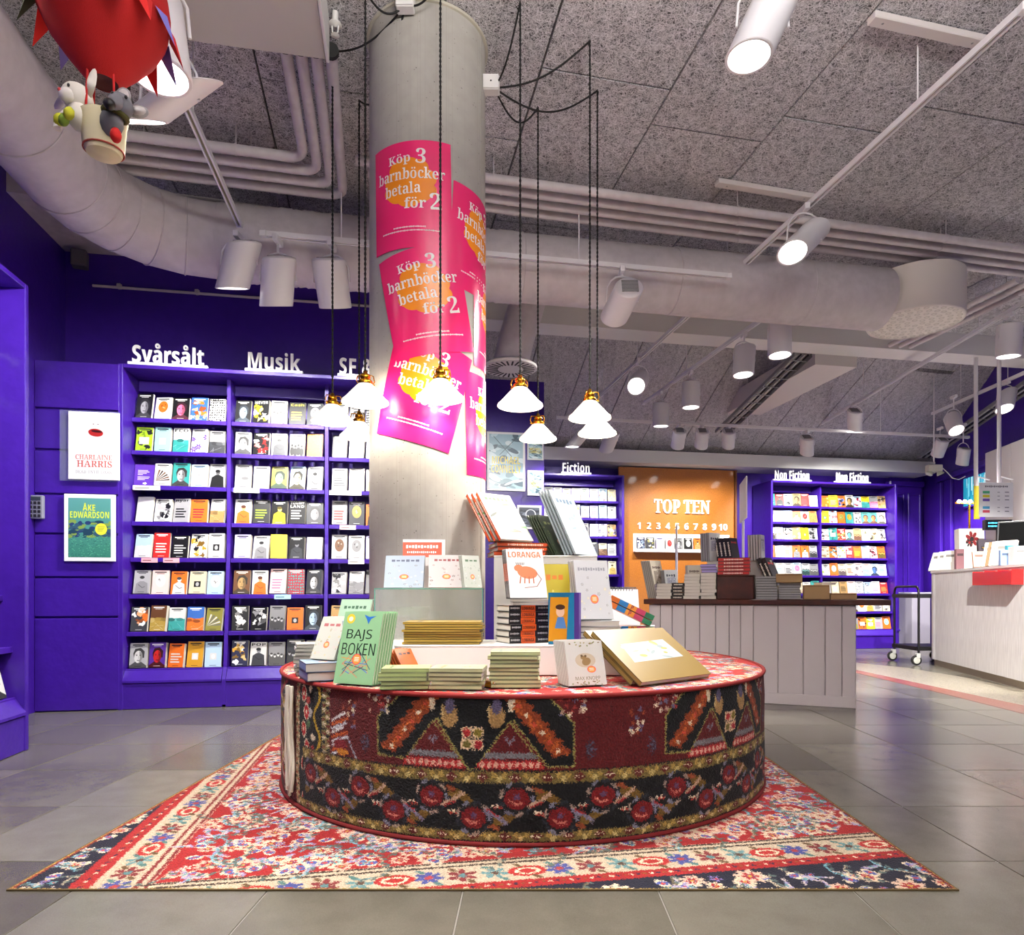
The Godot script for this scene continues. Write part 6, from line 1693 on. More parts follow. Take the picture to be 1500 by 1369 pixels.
	var pc := titled(Color(0.10, 0.52, 0.70), [], Color.WHITE, "sans", "child")
	var sc := thing("slipcase_box", "yellow and blue children's slipcase with a purple side on the riser edge", "box set", Vector3(0.155, y1, -2.972), -0.30)
	var scm := MB.new(); scm.quad(Vector3(-0.068, 0, 0.0206), Vector3(0.068, 0, 0.0206), Vector3(0.068, 0.225, 0.0206), Vector3(-0.068, 0.225, 0.0206), Vector3.BACK, Rect2(pc.position.x + pc.size.x * 0.13, pc.position.y, pc.size.x * 0.86, pc.size.y))
	obj("front_print", scm, table_sheet.mat, sc)
	obj("case", MB.new().cbox(Vector3(0, 0.1125, 0), Vector3(0.068, 0.1125, 0.02), 0.001), M(Color(0.33, 0.22, 0.58), 0.4), sc)
	# colour-block spines
	var cim := Image.create(512, 680, false, Image.FORMAT_RGB8)
	cim.fill(Color(0.90, 0.90, 0.90))
	var cc := [Color(0.90, 0.45, 0.12), Color(0.12, 0.48, 0.74), Color(0.92, 0.58, 0.16), Color(0.80, 0.24, 0.40), Color(0.16, 0.50, 0.34)]
	for k in 5:
		cim.fill_rect(Rect2i(0, k * 136, 64, 136), cc[k])
		write(cim, ["", "", "P", "", ""][k], Rect2(14, 40 + k * 136, 36, 56), Color(0.55, 0.1, 0.25), "sans_bold", PI / 2)
	for k in 5: cim.fill_rect(Rect2i(100 + k * 76, 80, 66, 380), cc[k])
	var cu := put_cover(table_sheet, cim)
	var yc := pile("white book in the back stack under the colour-block spines", g, Vector3(0.50, y0, -3.28), 0.3, 8, 0.17, 0.17, 0.0165, pk, true, 0.05)
	yc = pile("book with colour-block spine lying flat on the back stack", g, Vector3(0.50, yc, -3.27), PI / 2 - 0.25, 1, 0.15, 0.20, 0.021, cu, true, 0.0)
	yc = pile("plain white book between the colour-block spines", g, Vector3(0.505, yc, -3.28), 0.28, 1, 0.16, 0.17, 0.016, pk, true, 0.0)
	yc = pile("upper book with colour-block spine lying flat on the back stack", g, Vector3(0.50, yc, -3.27), PI / 2 - 0.2, 1, 0.15, 0.20, 0.021, cu, true, 0.0)
	for k in 2:
		var B := Basis(Vector3.UP, PI / 2 - 0.1) * Basis(Vector3.RIGHT, -PI / 2 + 0.0)
		B = Basis(Vector3.BACK, -0.46) * B
		var mid := Vector3(0.475 + 0.012 * k, yc + 0.058 + 0.026 * k, -3.25)
		book("book with colour-block spine tipped over on the back stack, %s of two" % ["lower", "upper"][k], g, Transform3D(B, mid - B * Vector3(0, 0.11, 0)), 0.14, 0.22, 0.024, cu, table_sheet, true)
	# wire-bound calendars
	for k in 4:
		var t := thing("wire_calendar", "white wire-bound calendar leaning at the back of the ottoman, %s from the front" % ORD[k], "calendar", Vector3(0.47 + 0.012 * k, y0, -3.52 - 0.03 * k), 0.15, "wire-bound calendars on the ottoman")
		t.rotation.x = -0.2
		obj("leaves", MB.new().cbox(Vector3(0, 0.19, 0), Vector3(0.095, 0.19, 0.006), 0.001), M(Color(0.86, 0.87, 0.88), 0.5), t)
		var wr := MB.new()
		for i in 12: wr.tube(ring_path(Vector3(-0.084 + i * 0.0153, 0.381, 0), Vector3.RIGHT, 0.011), 0.0018, 4, false)
		obj("wire_binding", wr, M(Color(0.35, 0.35, 0.37), 0.3, 1.0), t)
	# the far end by the bookcase: thick hardbacks, a clear tray of booklets, leaflets, small signs
	uv = titled(Color(0.62, 0.72, 0.80), [[4, 120, 90, 330, 90]], Color(0.2, 0.3, 0.4), "serif_bold", "scatter", Color(0.8, 0.55, 0.3), Color(0.5, 0.6, 0.7), Color(0.50, 0.58, 0.70))
	pile("thick blue and orange hardback at the bookcase end of the ottoman", g, Vector3(-0.86, y0, -2.83), 0.5, 2, 0.15, 0.19, 0.036, uv, true, 0.06)
	uv = titled(Color(0.90, 0.90, 0.84), [[3, 120, 90, 330, 90]], Color(0.7, 0.4, 0.4), "serif_bold", "scatter", Color(0.85, 0.75, 0.4), Color(0.9, 0.7, 0.7))
	row("white booklet leaning behind the thick hardbacks", g, Vector3(-0.86, y0 + 0.074, -2.83), -0.5, 0.42, 5, 0.135, 0.19, 0.012, uv, true)
	pile("white booklet stacked by the rim behind the thick hardbacks", g, Vector3(-0.955, y0, -3.02), 0.3, 8, 0.15, 0.15, 0.016, uv, true, 0.08)
	uv = titled(Color(0.66, 0.78, 0.68), [[6, 120, 90, 330, 90]], Color(0.2, 0.35, 0.25), "serif_bold", "scatter", Color(0.5, 0.7, 0.5), Color(0.75, 0.85, 0.75))
	row("grey-green booklet leaning behind BAJSBOKEN", g, Vector3(-0.83, y0 + 0.13, -3.12), -0.25, 0.45, 2, 0.16, 0.21, 0.01, uv, false)
	pile("white box-like book supporting the grey-green booklets", g, Vector3(-0.84, y0, -3.17), -0.2, 5, 0.2, 0.18, 0.0255, pk, true, 0.05)
	uv = titled(Color(0.86, 0.93, 0.96), [[5, 120, 60, 330, 100]], Color(0.9, 0.62, 0.2), "serif_bold", "scatter", Color(0.92, 0.66, 0.25), Color(0.6, 0.75, 0.85))
	row("white and orange picture book tipped behind BAJSBOKEN", g, Vector3(-0.63, y0, -2.79), 0.50, 0.45, 2, 0.20, 0.26, 0.012, uv, true)
	uv = titled(Color(0.85, 0.40, 0.12), [[3, 120, 60, 330, 100]], Color(0.2, 0.1, 0.1), "serif_bold", "stripes", Color.WHITE, Color.WHITE, Color(0.85, 0.38, 0.10))
	row("small orange book with dark spine beside the yellow-spined pile", g, Vector3(-0.465, y0, -2.80), 0.9, 0.62, 4, 0.09, 0.14, 0.01, uv, false, 0.006)

func card_stand(label: String, at: Vector3, yaw: float, size: Vector2, im: Image, lean := 0.1) -> void:
	var t := thing("sign_card", label, "sign card", at, yaw)
	t.rotation.x = -lean
	obj("card", MB.new().cbox(Vector3(0, size.y / 2, 0), Vector3(size.x / 2, size.y / 2, 0.0015)), M(Color(0.93, 0.92, 0.91), 0.4), t)
	var q := MB.new(); q.quad(Vector3(-size.x / 2, 0, 0.002), Vector3(size.x / 2, 0, 0.002), Vector3(size.x / 2, size.y, 0.002), Vector3(-size.x / 2, size.y, 0.002), Vector3.BACK)
	obj("print", q, textured(im, 0.4), t)

# ---------- the panelled counter behind the ottoman ----------
func build_counter() -> void:
	kind_now = "novel"
	rng.seed = 3030
	var right := Vector3(2.543, 0, -5.31); var yaw := 0.378
	# local x runs from the ottoman side (0) to the till side (1.62), z towards the street
	var L := 1.62
	var dirx := Vector3(cos(-yaw), 0, -sin(-yaw))
	var o := right - dirx * L
	lilac_wood = M(Color(0.735, 0.70, 0.705), 0.5)
	var t := thing("panelled_counter", "pale painted plank counter with a dark wooden top full of books", "counter", o, -yaw)
	var depth := 0.85
	obj("carcass", MB.new().box(Vector3(0.01, 0.0, -depth), Vector3(L - 0.01, 0.80, -0.02)), lilac_wood, t)
	var xs := [0.0, 0.10, 0.20, 0.31, 0.43, 0.56, 0.67, 0.76, 0.86, 1.05, 1.24, 1.40, 1.52, 1.62]
	for i in xs.size() - 1: obj("plank", MB.new().cbox(Vector3((xs[i] + xs[i + 1]) / 2, 0.44, -0.011), Vector3((xs[i + 1] - xs[i]) / 2 - 0.0022, 0.36, 0.011), 0.003), lilac_wood, t)
	obj("base_board", MB.new().cbox(Vector3(L / 2, 0.045, -0.006), Vector3(L / 2, 0.045, 0.010), 0.003), lilac_wood, t)
	for i in 5: obj("plank", MB.new().cbox(Vector3(L - 0.008, 0.42, -0.10 - i * 0.165), Vector3(0.01, 0.40, 0.079), 0.003), lilac_wood, t)
	var wi := noise_image(512, 0.01, 71, 5)
	var dk := textured(tinted(wi, Color(0.16, 0.055, 0.035), Color(0.34, 0.14, 0.085)), 0.3, 0.8)
	obj("counter_top", MB.new().cbox(Vector3(L / 2 + 0.1, 0.825, -depth / 2), Vector3(L / 2 + 0.14, 0.022, depth / 2 + 0.03), 0.005), dk, t)
	var g := "books on the panelled counter"
	var T := t.transform
	var top := 0.8475
	var at := func(x: float, z: float, y := 0.0) -> Vector3: return T * Vector3(x, top + y, z)
	var cm := titled(Color(0.88, 0.84, 0.76), [[7, 120, 90, 330, 80]], Color(0.3, 0.2, 0.2), "serif_bold", "scene", Color(0.6, 0.55, 0.5), Color(0.4, 0.35, 0.3))
	var bk := titled(Color(0.10, 0.09, 0.10), [[4, 120, 90, 330, 100]], Color(0.8, 0.2, 0.15), "sans_bold", "", Color.WHITE, Color.WHITE, Color(0.10, 0.09, 0.10), 13)
	var rd := titled(Color(0.76, 0.10, 0.08), [[4, 120, 90, 330, 100]], Color(0.95, 0.9, 0.85), "sans_bold", "", Color.WHITE, Color.WHITE, Color(0.78, 0.10, 0.08), 12)
	var lc := titled(Color(0.80, 0.78, 0.90), [[5, 120, 90, 330, 100]], Color(0.4, 0.3, 0.6), "serif_bold", "", Color.WHITE, Color.WHITE, Color(0.62, 0.56, 0.80))
	var gy := titled(Color(0.72, 0.72, 0.72), [[4, 120, 90, 330, 100]], Color(0.2, 0.2, 0.25), "sans_bold", "scene", Color(0.5, 0.5, 0.55), Color(0.3, 0.3, 0.35))
	pile("cream-edged paperback lying at the ottoman end of the counter", g, at.call(0.10, -0.14), 0.25 - yaw, 5, 0.125, 0.19, 0.026, cm, false, 0.06)
	pile("black paperback in the small pile on the counter", g, at.call(0.235, -0.13), PI / 2 - yaw, 5, 0.11, 0.12, 0.027, bk, false, 0.05)
	pile("pale paperback in the tall pile beside the black ones", g, at.call(0.355, -0.13), 0.05 - yaw, 8, 0.13, 0.19, 0.026, cm, false, 0.05)
	pile("cream paperback in the pile beside the wooden box", g, at.call(0.495, -0.13), 0.0 - yaw, 8, 0.125, 0.19, 0.027, cm, false, 0.04)
	var wb := thing("wooden_box", "dark brown wooden box on the counter carrying red books", "box", at.call(0.715, -0.13), -yaw)
	obj("side_boards", MB.new().cbox(Vector3(0, 0.095, 0), Vector3(0.145, 0.095, 0.11), 0.004), dk, wb)
	obj("lid", MB.new().cbox(Vector3(0, 0.196, 0), Vector3(0.148, 0.006, 0.113), 0.003), dk, wb)
	pile("red-spined book in the pile on the wooden box", g, at.call(0.70, -0.13, 0.2025), PI / 2 - yaw, 5, 0.15, 0.255, 0.028, rd, true, 0.02, 0.003)
	pile("lilac-edged paperback on the cream pile", g, at.call(0.495, -0.14, 0.2225), PI / 2 - yaw, 3, 0.12, 0.13, 0.024, lc, false, 0.05)
	pile("grey-striped paperback in the pile beside the wooden box, till side", g, at.call(0.96, -0.12), PI / 2 - yaw, 9, 0.12, 0.165, 0.0205, gy, false, 0.04)
	pile("grey-striped paperback in the lower pile further along", g, at.call(1.135, -0.12), PI / 2 - yaw, 7, 0.12, 0.165, 0.0185, gy, false, 0.04)
	var kr := M(Color(0.62, 0.50, 0.34), 0.75)
	for q in [[1.13, -0.13, 0.137, 0.20, 0.07, "on the lower grey-striped pile"], [1.335, -0.13, 0.0, 0.19, 0.115, "beside the grey-striped piles"], [1.53, -0.14, 0.0, 0.19, 0.05, "flat at the till end"]]:
		var kb := thing("cardboard_box", "brown cardboard book box %s" % q[5], "box", at.call(q[0], q[1], q[2]), -yaw + 0.03)
		obj("carton", MB.new().cbox(Vector3(0, q[4] / 2, 0), Vector3(q[3] / 2, q[4] / 2, 0.12), 0.003), kr, kb)
		obj("lid_flap", MB.new().cbox(Vector3(0, q[4] - 0.008, 0.121), Vector3(q[3] / 2 - 0.004, 0.006, 0.0015), 0.0), M(Color(0.52, 0.40, 0.26), 0.75), kb)
	pile("white paperback lying on the cardboard box at the till end", g, at.call(1.40, -0.15, 0.116), 0.3 - yaw, 1, 0.11, 0.18, 0.02, cm, false, 0.0)
	# rows leaning behind
	row("grey paperback leaning in a row at the ottoman end of the counter", g, at.call(0.16, -0.30, 0.0), 0.5 - yaw, 0.35, 6, 0.12, 0.27, 0.022, gy)
	row("pale paperback leaning in the middle row of the counter", g, at.call(0.36, -0.26, 0.0), 0.35 - yaw, 0.2, 4, 0.12, 0.30, 0.022, cm)
	row("white paperback leaning high above the cream pile", g, at.call(0.05, -0.36, 0.0), 0.9 - yaw, 0.3, 5, 0.13, 0.36, 0.022, cm)
	block("display_riser", "grey riser block on the panelled counter", "riser", at.call(0.72, -0.42), Vector3(0.54, 0.33, 0.20), M(Color(0.62, 0.60, 0.58), 0.6), -yaw)
	row("pale upright book on the counter riser", g, at.call(0.52, -0.34, 0.331), 0.85 - yaw, 0.05, 4, 0.13, 0.25, 0.026, gy, true)
	row("black thriller with red title leaning on the counter riser", g, at.call(0.70, -0.35, 0.331), 1.15 - yaw, 0.18, 4, 0.13, 0.20, 0.036, bk)
	row("slim grey paperback standing spine-out on the counter riser", g, at.call(0.92, -0.35, 0.331), 1.35 - yaw, 0.03, 5, 0.12, 0.22, 0.02, gy)
	row("dark book leaning at the till end of the counter riser", g, at.call(1.06, -0.28, 0.101), 1.2 - yaw, 0.42, 2, 0.14, 0.26, 0.035, bk)
	pile("grey paperback supporting the dark leaning books", g, at.call(1.08, -0.34), -yaw, 5, 0.13, 0.19, 0.0195, gy)
	# sign boards on slim posts, seen edge-on
	for q in [[0.13, -0.64, 1.36, 0.17, "slim grey sign seen edge-on above the counter before TOP TEN", 0.35], [0.74, -0.55, 1.55, 0.36, "white sign board seen edge-on above the counter riser", 0.5]]:
		var s := thing("post_sign", q[4], "sign", at.call(q[0], q[1]), 1.38, "edge-on signs on the panelled counter")
		var h: float = q[2] - top
		obj("foot", MB.new().cbox(Vector3(0, 0.006, 0), Vector3(0.06, 0.006, 0.05), 0.002), M(Color(0.75, 0.75, 0.78), 0.3), s)
		obj("post", MB.new().tube([Vector3(0, 0.01, 0), Vector3(0, h, 0)], 0.012, 8), M(Color(0.75, 0.75, 0.80), 0.3), s)
		obj("board", MB.new().cbox(Vector3(0, h + q[3] / 2, 0), Vector3(q[5] / 2, q[3] / 2, 0.006), 0.002), M(Color(0.86, 0.85, 0.84), 0.5), s)

func wall_frame(label: String, px0: float, py0: float, px1: float, py1: float, v: float, im: Image, frame := Color(0.92, 0.92, 0.92), border := 0.012, glassy := false) -> void:
	var a := VP(px0, py1, v); var b := VP(px1, py1, v); var top := VP((px0 + px1) / 2, (py0), v)
	var w := (b - a).length(); var mid := (a + b) / 2
	var low := VP((px0 + px1) / 2, py1, v)
	var h := top.y - low.y
	var t := thing("framed_poster", label, "poster", Vector3(mid.x, low.y, mid.z), TURN, "framed posters on the purple walls")
	obj("frame", MB.new().cbox(Vector3(0, h / 2, 0.008), Vector3(w / 2, h / 2, 0.008), 0.003), M(frame, 0.4), t)
	var q := MB.new(); var e := border
	q.quad(Vector3(-w / 2 + e, e, 0.0168), Vector3(w / 2 - e, e, 0.0168), Vector3(w / 2 - e, h - e, 0.0168), Vector3(-w / 2 + e, h - e, 0.0168), Vector3.BACK)
	obj("print", q, textured(im, 0.3), t)
	if glassy: obj("clear_holder", MB.new().cbox(Vector3(-0.03, h / 2, 0.004), Vector3(w / 2 + 0.03, h / 2 + 0.01, 0.002)), glass, t)

func build_posters() -> void:
	rng.seed = 606
	var im := Image.create(380, 500, false, Image.FORMAT_RGB8)
	im.fill(Color(0.90, 0.90, 0.90))
	oval(im, Vector2(190, 110), Vector2(150, 180), Color(0.94, 0.93, 0.92), 0, 30)
	fill_poly(im, PackedVector2Array([Vector2(90, 200), Vector2(290, 200), Vector2(300, 330), Vector2(80, 330)]), Color(0.86, 0.85, 0.84))
	oval(im, Vector2(190, 110), Vector2(138, 165), Color(0.95, 0.94, 0.93), 0, 30)
	oval(im, Vector2(205, 150), Vector2(58, 30), Color(0.66, 0.16, 0.15), 0.1, 20)
	oval(im, Vector2(212, 140), Vector2(44, 9), Color(0.22, 0.07, 0.08), 0.08, 16)
	for s in [-1, 1]: oval(im, Vector2(205 + s * 18, 86), Vector2(8, 4), Color(0.5, 0.45, 0.45))
	write(im, "CHARLAINE", Rect2(50, 318, 280, 36), Color(0.78, 0.45, 0.40), "serif_bold")
	write(im, "HARRIS", Rect2(60, 362, 270, 50), Color(0.74, 0.36, 0.32), "serif_bold")
	write(im, "DEAD UNTIL DARK", Rect2(50, 436, 280, 22), Color(0.5, 0.5, 0.5), "serif")
	wall_frame("white framed poster with red lips and pale red lettering beside the shelf", 101, 604, 176, 703, 5.70, im, Color(0.93, 0.93, 0.93), 0.006, true)
	im = Image.create(340, 480, false, Image.FORMAT_RGB8)
	for y in 480:
		var f := y / 480.0
		im.fill_rect(Rect2i(0, y, 340, 1), Color(0.36, 0.62, 0.60).lerp(Color(0.22, 0.50, 0.42), f))
	for i in 60: oval(im, Vector2(rng.randf() * 340, 190 + rng.randf() * 120), Vector2(rng.randf_range(14, 44), rng.randf_range(8, 22)), [Color(0.16, 0.24, 0.42), Color(0.13, 0.26, 0.34), Color(0.50, 0.62, 0.28), Color(0.2, 0.34, 0.42)][i % 4], 0, 9)
	for i in 200: oval(im, Vector2(rng.randf() * 340, 300 + rng.randf() * 180), Vector2(6, 3), [Color(0.18, 0.42, 0.38), Color(0.36, 0.68, 0.54)][i % 2], 0, 6)
	write(im, "ÅKE", Rect2(115, 40, 100, 62), Color(0.86, 0.90, 0.24)); write(im, "EDWARDSON", Rect2(14, 108, 312, 54), Color(0.84, 0.89, 0.22))
	oval(im, Vector2(262, 250), Vector2(48, 48), Color(0.90, 0.90, 0.25), 0, 26)
	for k in 4: im.fill_rect(Rect2i(232, 228 + k * 12, 60 - k * 6, 4), Color(0.5, 0.55, 0.2))
	wall_frame("white framed green landscape poster with yellow lettering below the lips poster", 95, 724, 170, 822, 5.70, im, Color(0.93, 0.93, 0.93), 0.03)
	var mc := func(dark: bool) -> Image:
		var m := Image.create(300, 440, false, Image.FORMAT_RGB8)
		m.fill(Color(0.62, 0.76, 0.80) if not dark else Color(0.26, 0.29, 0.34))
		for i in 40: oval(m, Vector2(rng.randf() * 300, rng.randf() * 440), Vector2(rng.randf_range(20, 80), rng.randf_range(10, 30)), [Color(0.45, 0.58, 0.62), Color(0.78, 0.88, 0.90), Color(0.30, 0.40, 0.46), Color(0.85, 0.92, 0.93)][i % 4] if not dark else [Color(0.34, 0.38, 0.44), Color(0.18, 0.2, 0.25), Color(0.5, 0.54, 0.6)][i % 3], rng.randf_range(-0.6, 0.6))
		if not dark:
			stroke(m, [Vector2(40, 20), Vector2(200, 180)], 5, Color(0.25, 0.35, 0.4)); stroke(m, [Vector2(260, 10), Vector2(90, 170)], 5, Color(0.25, 0.35, 0.4))
			write(m, "MICHAEL", Rect2(24, 180, 250, 60), Color(0.90, 0.84, 0.30)); write(m, "CONNELLY", Rect2(18, 250, 264, 62), Color(0.90, 0.84, 0.30))
		else:
			oval(m, Vector2(170, 150), Vector2(80, 110), Color(0.80, 0.82, 0.85), 0, 24); oval(m, Vector2(170, 150), Vector2(62, 92), Color(0.26, 0.29, 0.34), 0, 24); oval(m, Vector2(180, 220), Vector2(46, 42), Color(0.72, 0.36, 0.24))
		return m
	wall_frame("large white framed thriller poster lettered MICHAEL CONNELLY beside the column", 713, 633, 769, 719, 8.885, mc.call(false), Color(0.93, 0.93, 0.93), 0.03)
	wall_frame("upper small framed thriller poster at the wall's corner", 772, 643, 796, 674, 8.885, mc.call(false), Color(0.85, 0.85, 0.85), 0.02)
	wall_frame("lower small framed thriller poster at the wall's corner", 772, 689, 796, 726, 8.885, mc.call(false), Color(0.80, 0.80, 0.82), 0.03)
	wall_frame("white framed dark poster low on the poster wall behind the books", 757, 740, 793, 775, 8.885, mc.call(true), Color(0.90, 0.90, 0.91), 0.03)
	# door entry keypad and small loudspeaker
	var kp := thing("wall_keypad", "grey keypad fixed to the purple slatted wall panel", "keypad", VP(55, 743, 5.705), TURN)
	obj("casing", MB.new().cbox(Vector3(0, 0, 0.018), Vector3(0.052, 0.088, 0.018), 0.005), M(Color(0.52, 0.53, 0.58), 0.4), kp)
	obj("screen", MB.new().cbox(Vector3(0, 0.062, 0.037), Vector3(0.038, 0.014, 0.002), 0.001), M(Color(0.2, 0.24, 0.26), 0.3), kp)
	for i in 12: obj("key", MB.new().cbox(Vector3(-0.028 + (i % 3) * 0.028, 0.03 - (i / 3) * 0.032, 0.038), Vector3(0.010, 0.011, 0.003), 0.002), M(Color(0.10, 0.10, 0.12), 0.5), kp)
	var ls := thing("wall_loudspeaker", "small grey loudspeaker high on the purple wall", "loudspeaker", VP(118, 382, 6.10), TURN + 0.2)
	obj("casing", MB.new().cbox(Vector3(0, 0, 0.03), Vector3(0.056, 0.066, 0.05), 0.008), M(Color(0.30, 0.28, 0.33), 0.6), ls)
	obj("front_cloth", MB.new().cbox(Vector3(0, 0, 0.082), Vector3(0.046, 0.056, 0.003), 0.002), M(Color(0.34, 0.32, 0.36), 0.9), ls)
	var sp := thing("ceiling_sprinkler", "white ceiling sprinkler beside the hanging air unit", "sprinkler", Vector3(W(491, 20, 3.47).x, 3.85, -3.47))
	obj("pipe_drop", MB.new().tube([Vector3.ZERO, Vector3(0, -0.06, 0)], 0.016, 10), white_paint, sp)
	obj("collar", MB.new().lathe([Vector2(0, -0.055), Vector2(0.03, -0.057), Vector2(0.034, -0.066), Vector2(0.0, -0.075)], 16), white_paint, sp)
	obj("deflector", MB.new().lathe([Vector2(0, -0.115), Vector2(0.022, -0.118), Vector2(0.0, -0.122)], 12), white_paint, sp)
	obj("yoke_arms", MB.new().tube([Vector3(-0.016, -0.07, 0), Vector3(-0.014, -0.1, 0), Vector3(0, -0.118, 0), Vector3(0.014, -0.1, 0), Vector3(0.016, -0.07, 0)], 0.004, 6), white_paint, sp)

# ---------- till ----------
func build_till() -> void:
	rng.seed = 707
	var wi := noise_image(512, 0.02, 91, 4)
	var wm := textured(tinted(wi, Color(0.82, 0.81, 0.80), Color(0.93, 0.925, 0.915)), 0.4)
	wm.uv1_triplanar = true; wm.uv1_world_triplanar = true; wm.uv1_scale = Vector3(4.0, 0.35, 4.0)
	# plan outline, corner towards the trolley rounded
	var A := Vector2(4.97, 8.33); var d := Vector2(-0.2083, -0.978)
	var outl := PackedVector2Array()
	for i in 9:
		var a := PI / 2 * i / 8.0
		outl.append(A + Vector2(0.30, 0.02) + Vector2(-sin(a) * 0.0 - cos(PI / 2 - a) * 0.30, 0.30 * cos(a) - 0.0) * 1.0)
	outl.append(A + d * 1.0); outl.append(A + d * 2.2); outl.append(A + d * 3.4); outl.append(A + d * 3.4 + Vector2(0.95, -0.2)); outl.append(A + Vector2(1.05, 0.32))
	var t := thing("till_counter", "tall white-washed till counter with a rounded end", "counter", Vector3.ZERO)
	obj("body", slab(outl, 0.085, 1.140), wm, t)
	var inn := Geometry2D.offset_polygon(outl, -0.03)[0]
	obj("kick_plinth", slab(inn, 0.0, 0.085), M(Color(0.66, 0.62, 0.54), 0.6), t)
	obj("worktop", slab(Geometry2D.offset_polygon(outl, 0.012)[0], 1.141, 1.167), M(Color(0.84, 0.83, 0.81), 0.35), t)
	var y := 1.1675
	var gl := func(px: float, back: float) -> Vector3:               # a spot on the worktop, that far in from its front edge
		var k := (px - CX) / FOCAL
		var z := (4.97 - 0.2127 * 8.33) / (k - 0.2127) + back * 1.7
		return Vector3(k * z, y, -z)
	var face := 0.21
	# red tray on the front
	var tr := thing("leaflet_tray", "red acrylic leaflet tray on the till counter front", "tray", gl.call(1460, -0.06) + Vector3(0, -0.19, 0), PI / 2 + 2.932)
	tr.look_at_from_position(tr.position, tr.position + Vector3(0.978, 0, 0.2083), Vector3.UP)
	var rm := M(Color(0.80, 0.13, 0.13), 0.25)
	obj("back_wall", MB.new().cbox(Vector3(0, 0.085, -0.052), Vector3(0.42, 0.085, 0.003)), rm, tr)
	obj("front_wall", MB.new().cbox(Vector3(0, 0.065, 0.05), Vector3(0.42, 0.065, 0.003)), rm, tr)
	obj("tray_floor", MB.new().cbox(Vector3(0, 0.003, 0), Vector3(0.42, 0.003, 0.05)), rm, tr)
	for s in [-0.42, -0.14, 0.14, 0.42]: obj("partition", MB.new().cbox(Vector3(s, 0.07, 0), Vector3(0.003, 0.07, 0.05)), rm, tr)
	# paper goods
	for i in 3: upright(gl.call(1372 + i * 9, 0.10), -0.95, 0.55, Vector3(0.20, 0.27, 0.022), M(Color(0.88, 0.86, 0.82), 0.6), "paper_folder", "white paper folder leaning on the till counter end, %s from the corner" % ORD[i], "folder")
	upright(gl.call(1421, 0.26), -0.15, 0.05, Vector3(0.27, 0.46, 0.12), M(Color(0.87, 0.85, 0.80), 0.6), "card_display", "white cardboard display with a dark red flower on the till counter", "display")
	var fl := Image.create(128, 170, false, Image.FORMAT_RGB8); fl.fill(Color(0.87, 0.85, 0.80)); bloom(fl, Vector2(64, 44), 36, Color(0.5, 0.08, 0.1), Color(0.1, 0.08, 0.08), 7); bloom(fl, Vector2(50, 60), 20, Color(0.12, 0.1, 0.1), Color(0.6, 0.1, 0.1), 6)
	var fq := MB.new(); fq.quad(Vector3(-0.125, 0.02, 0.0613), Vector3(0.125, 0.02, 0.0613), Vector3(0.125, 0.45, 0.0613), Vector3(-0.125, 0.45, 0.0613), Vector3.BACK)
	obj("flower_print", fq, textured(fl, 0.6), last)
	upright(gl.call(1405, 0.08), -0.2, 0.0, Vector3(0.085, 0.23, 0.06), M(Color(0.50, 0.34, 0.36), 0.5), "small_carton", "small reddish carton at the front of the till counter", "carton")
	upright(gl.call(1437, 0.07), -0.2, 0.2, Vector3(0.15, 0.17, 0.03), M(Color(0.80, 0.60, 0.52), 0.5), "greeting_card_pack", "pink greeting card pack beside the small carton", "card pack")
	upright(gl.call(1446, 0.22), -0.2, 0.1, Vector3(0.17, 0.30, 0.05), M(Color(0.20, 0.17, 0.20), 0.5), "star_gift_box", "dark gift box with a gold star on the till counter", "gift box")
	var star := PackedVector2Array()
	for i in 10: star.append(Vector2.from_angle(PI / 2 + TAU * i / 10) * (0.06 if i % 2 == 0 else 0.026))
	obj("gold_star", MB.new().prism(star, 0.0252, 0.030), M(Color(0.72, 0.55, 0.22), 0.3, 0.8), last, Transform3D(Basis(), Vector3(0, 0.20, 0)))
	for i in 4: upright(gl.call(1453 + i * 5.5, 0.10), -1.05, 0.32, Vector3(0.20, 0.26, 0.03), M([Color(0.88, 0.86, 0.80), Color(0.55, 0.40, 0.28), Color(0.85, 0.83, 0.79), Color(0.80, 0.78, 0.74)][i], 0.6), "binder", "slim binder leaning in a row on the till counter, %s from the gift box" % ORD[i], "binder")
	upright(gl.call(1473, 0.045), -0.2, 0.0, Vector3(0.11, 0.15, 0.05), M(Color(0.52, 0.62, 0.78), 0.4), "blue_tin", "pale blue tin on the till counter before the binders", "tin")
	upright(gl.call(1482, 0.16), -0.2, 0.0, Vector3(0.10, 0.20, 0.06), M(Color(0.18, 0.62, 0.70), 0.4), "teal_carton", "teal carton on the till counter beside the white card reader", "carton")
	upright(gl.call(1494, 0.09), -0.2, 0.0, Vector3(0.15, 0.17, 0.12), M(Color(0.88, 0.88, 0.87), 0.4), "white_carton", "plain white carton at the till counter edge", "carton")
	# customer display and till screen
	var cd := thing("customer_display", "black customer display with glowing blue text on a post", "display", gl.call(1461, 0.33), -0.1)
	obj("foot", MB.new().cbox(Vector3(0, 0.008, 0), Vector3(0.07, 0.008, 0.07), 0.003), M(Color(0.05, 0.05, 0.06), 0.4), cd)
	obj("post", MB.new().tube([Vector3(0, 0.01, 0), Vector3(0, 0.42, 0)], 0.014, 10), M(Color(0.05, 0.05, 0.06), 0.4), cd)
	obj("housing", MB.new().cbox(Vector3(0, 0.46, 0), Vector3(0.14, 0.055, 0.03), 0.006), M(Color(0.04, 0.04, 0.05), 0.35), cd)
	var si := Image.create(256, 80, false, Image.FORMAT_RGB8); si.fill(Color.BLACK)
	scrawl(si, Rect2(16, 12, 200, 18), Color(0.3, 0.8, 1.0), 0.0, 14); scrawl(si, Rect2(16, 46, 110, 18), Color(0.3, 0.8, 1.0), 0.0, 8)
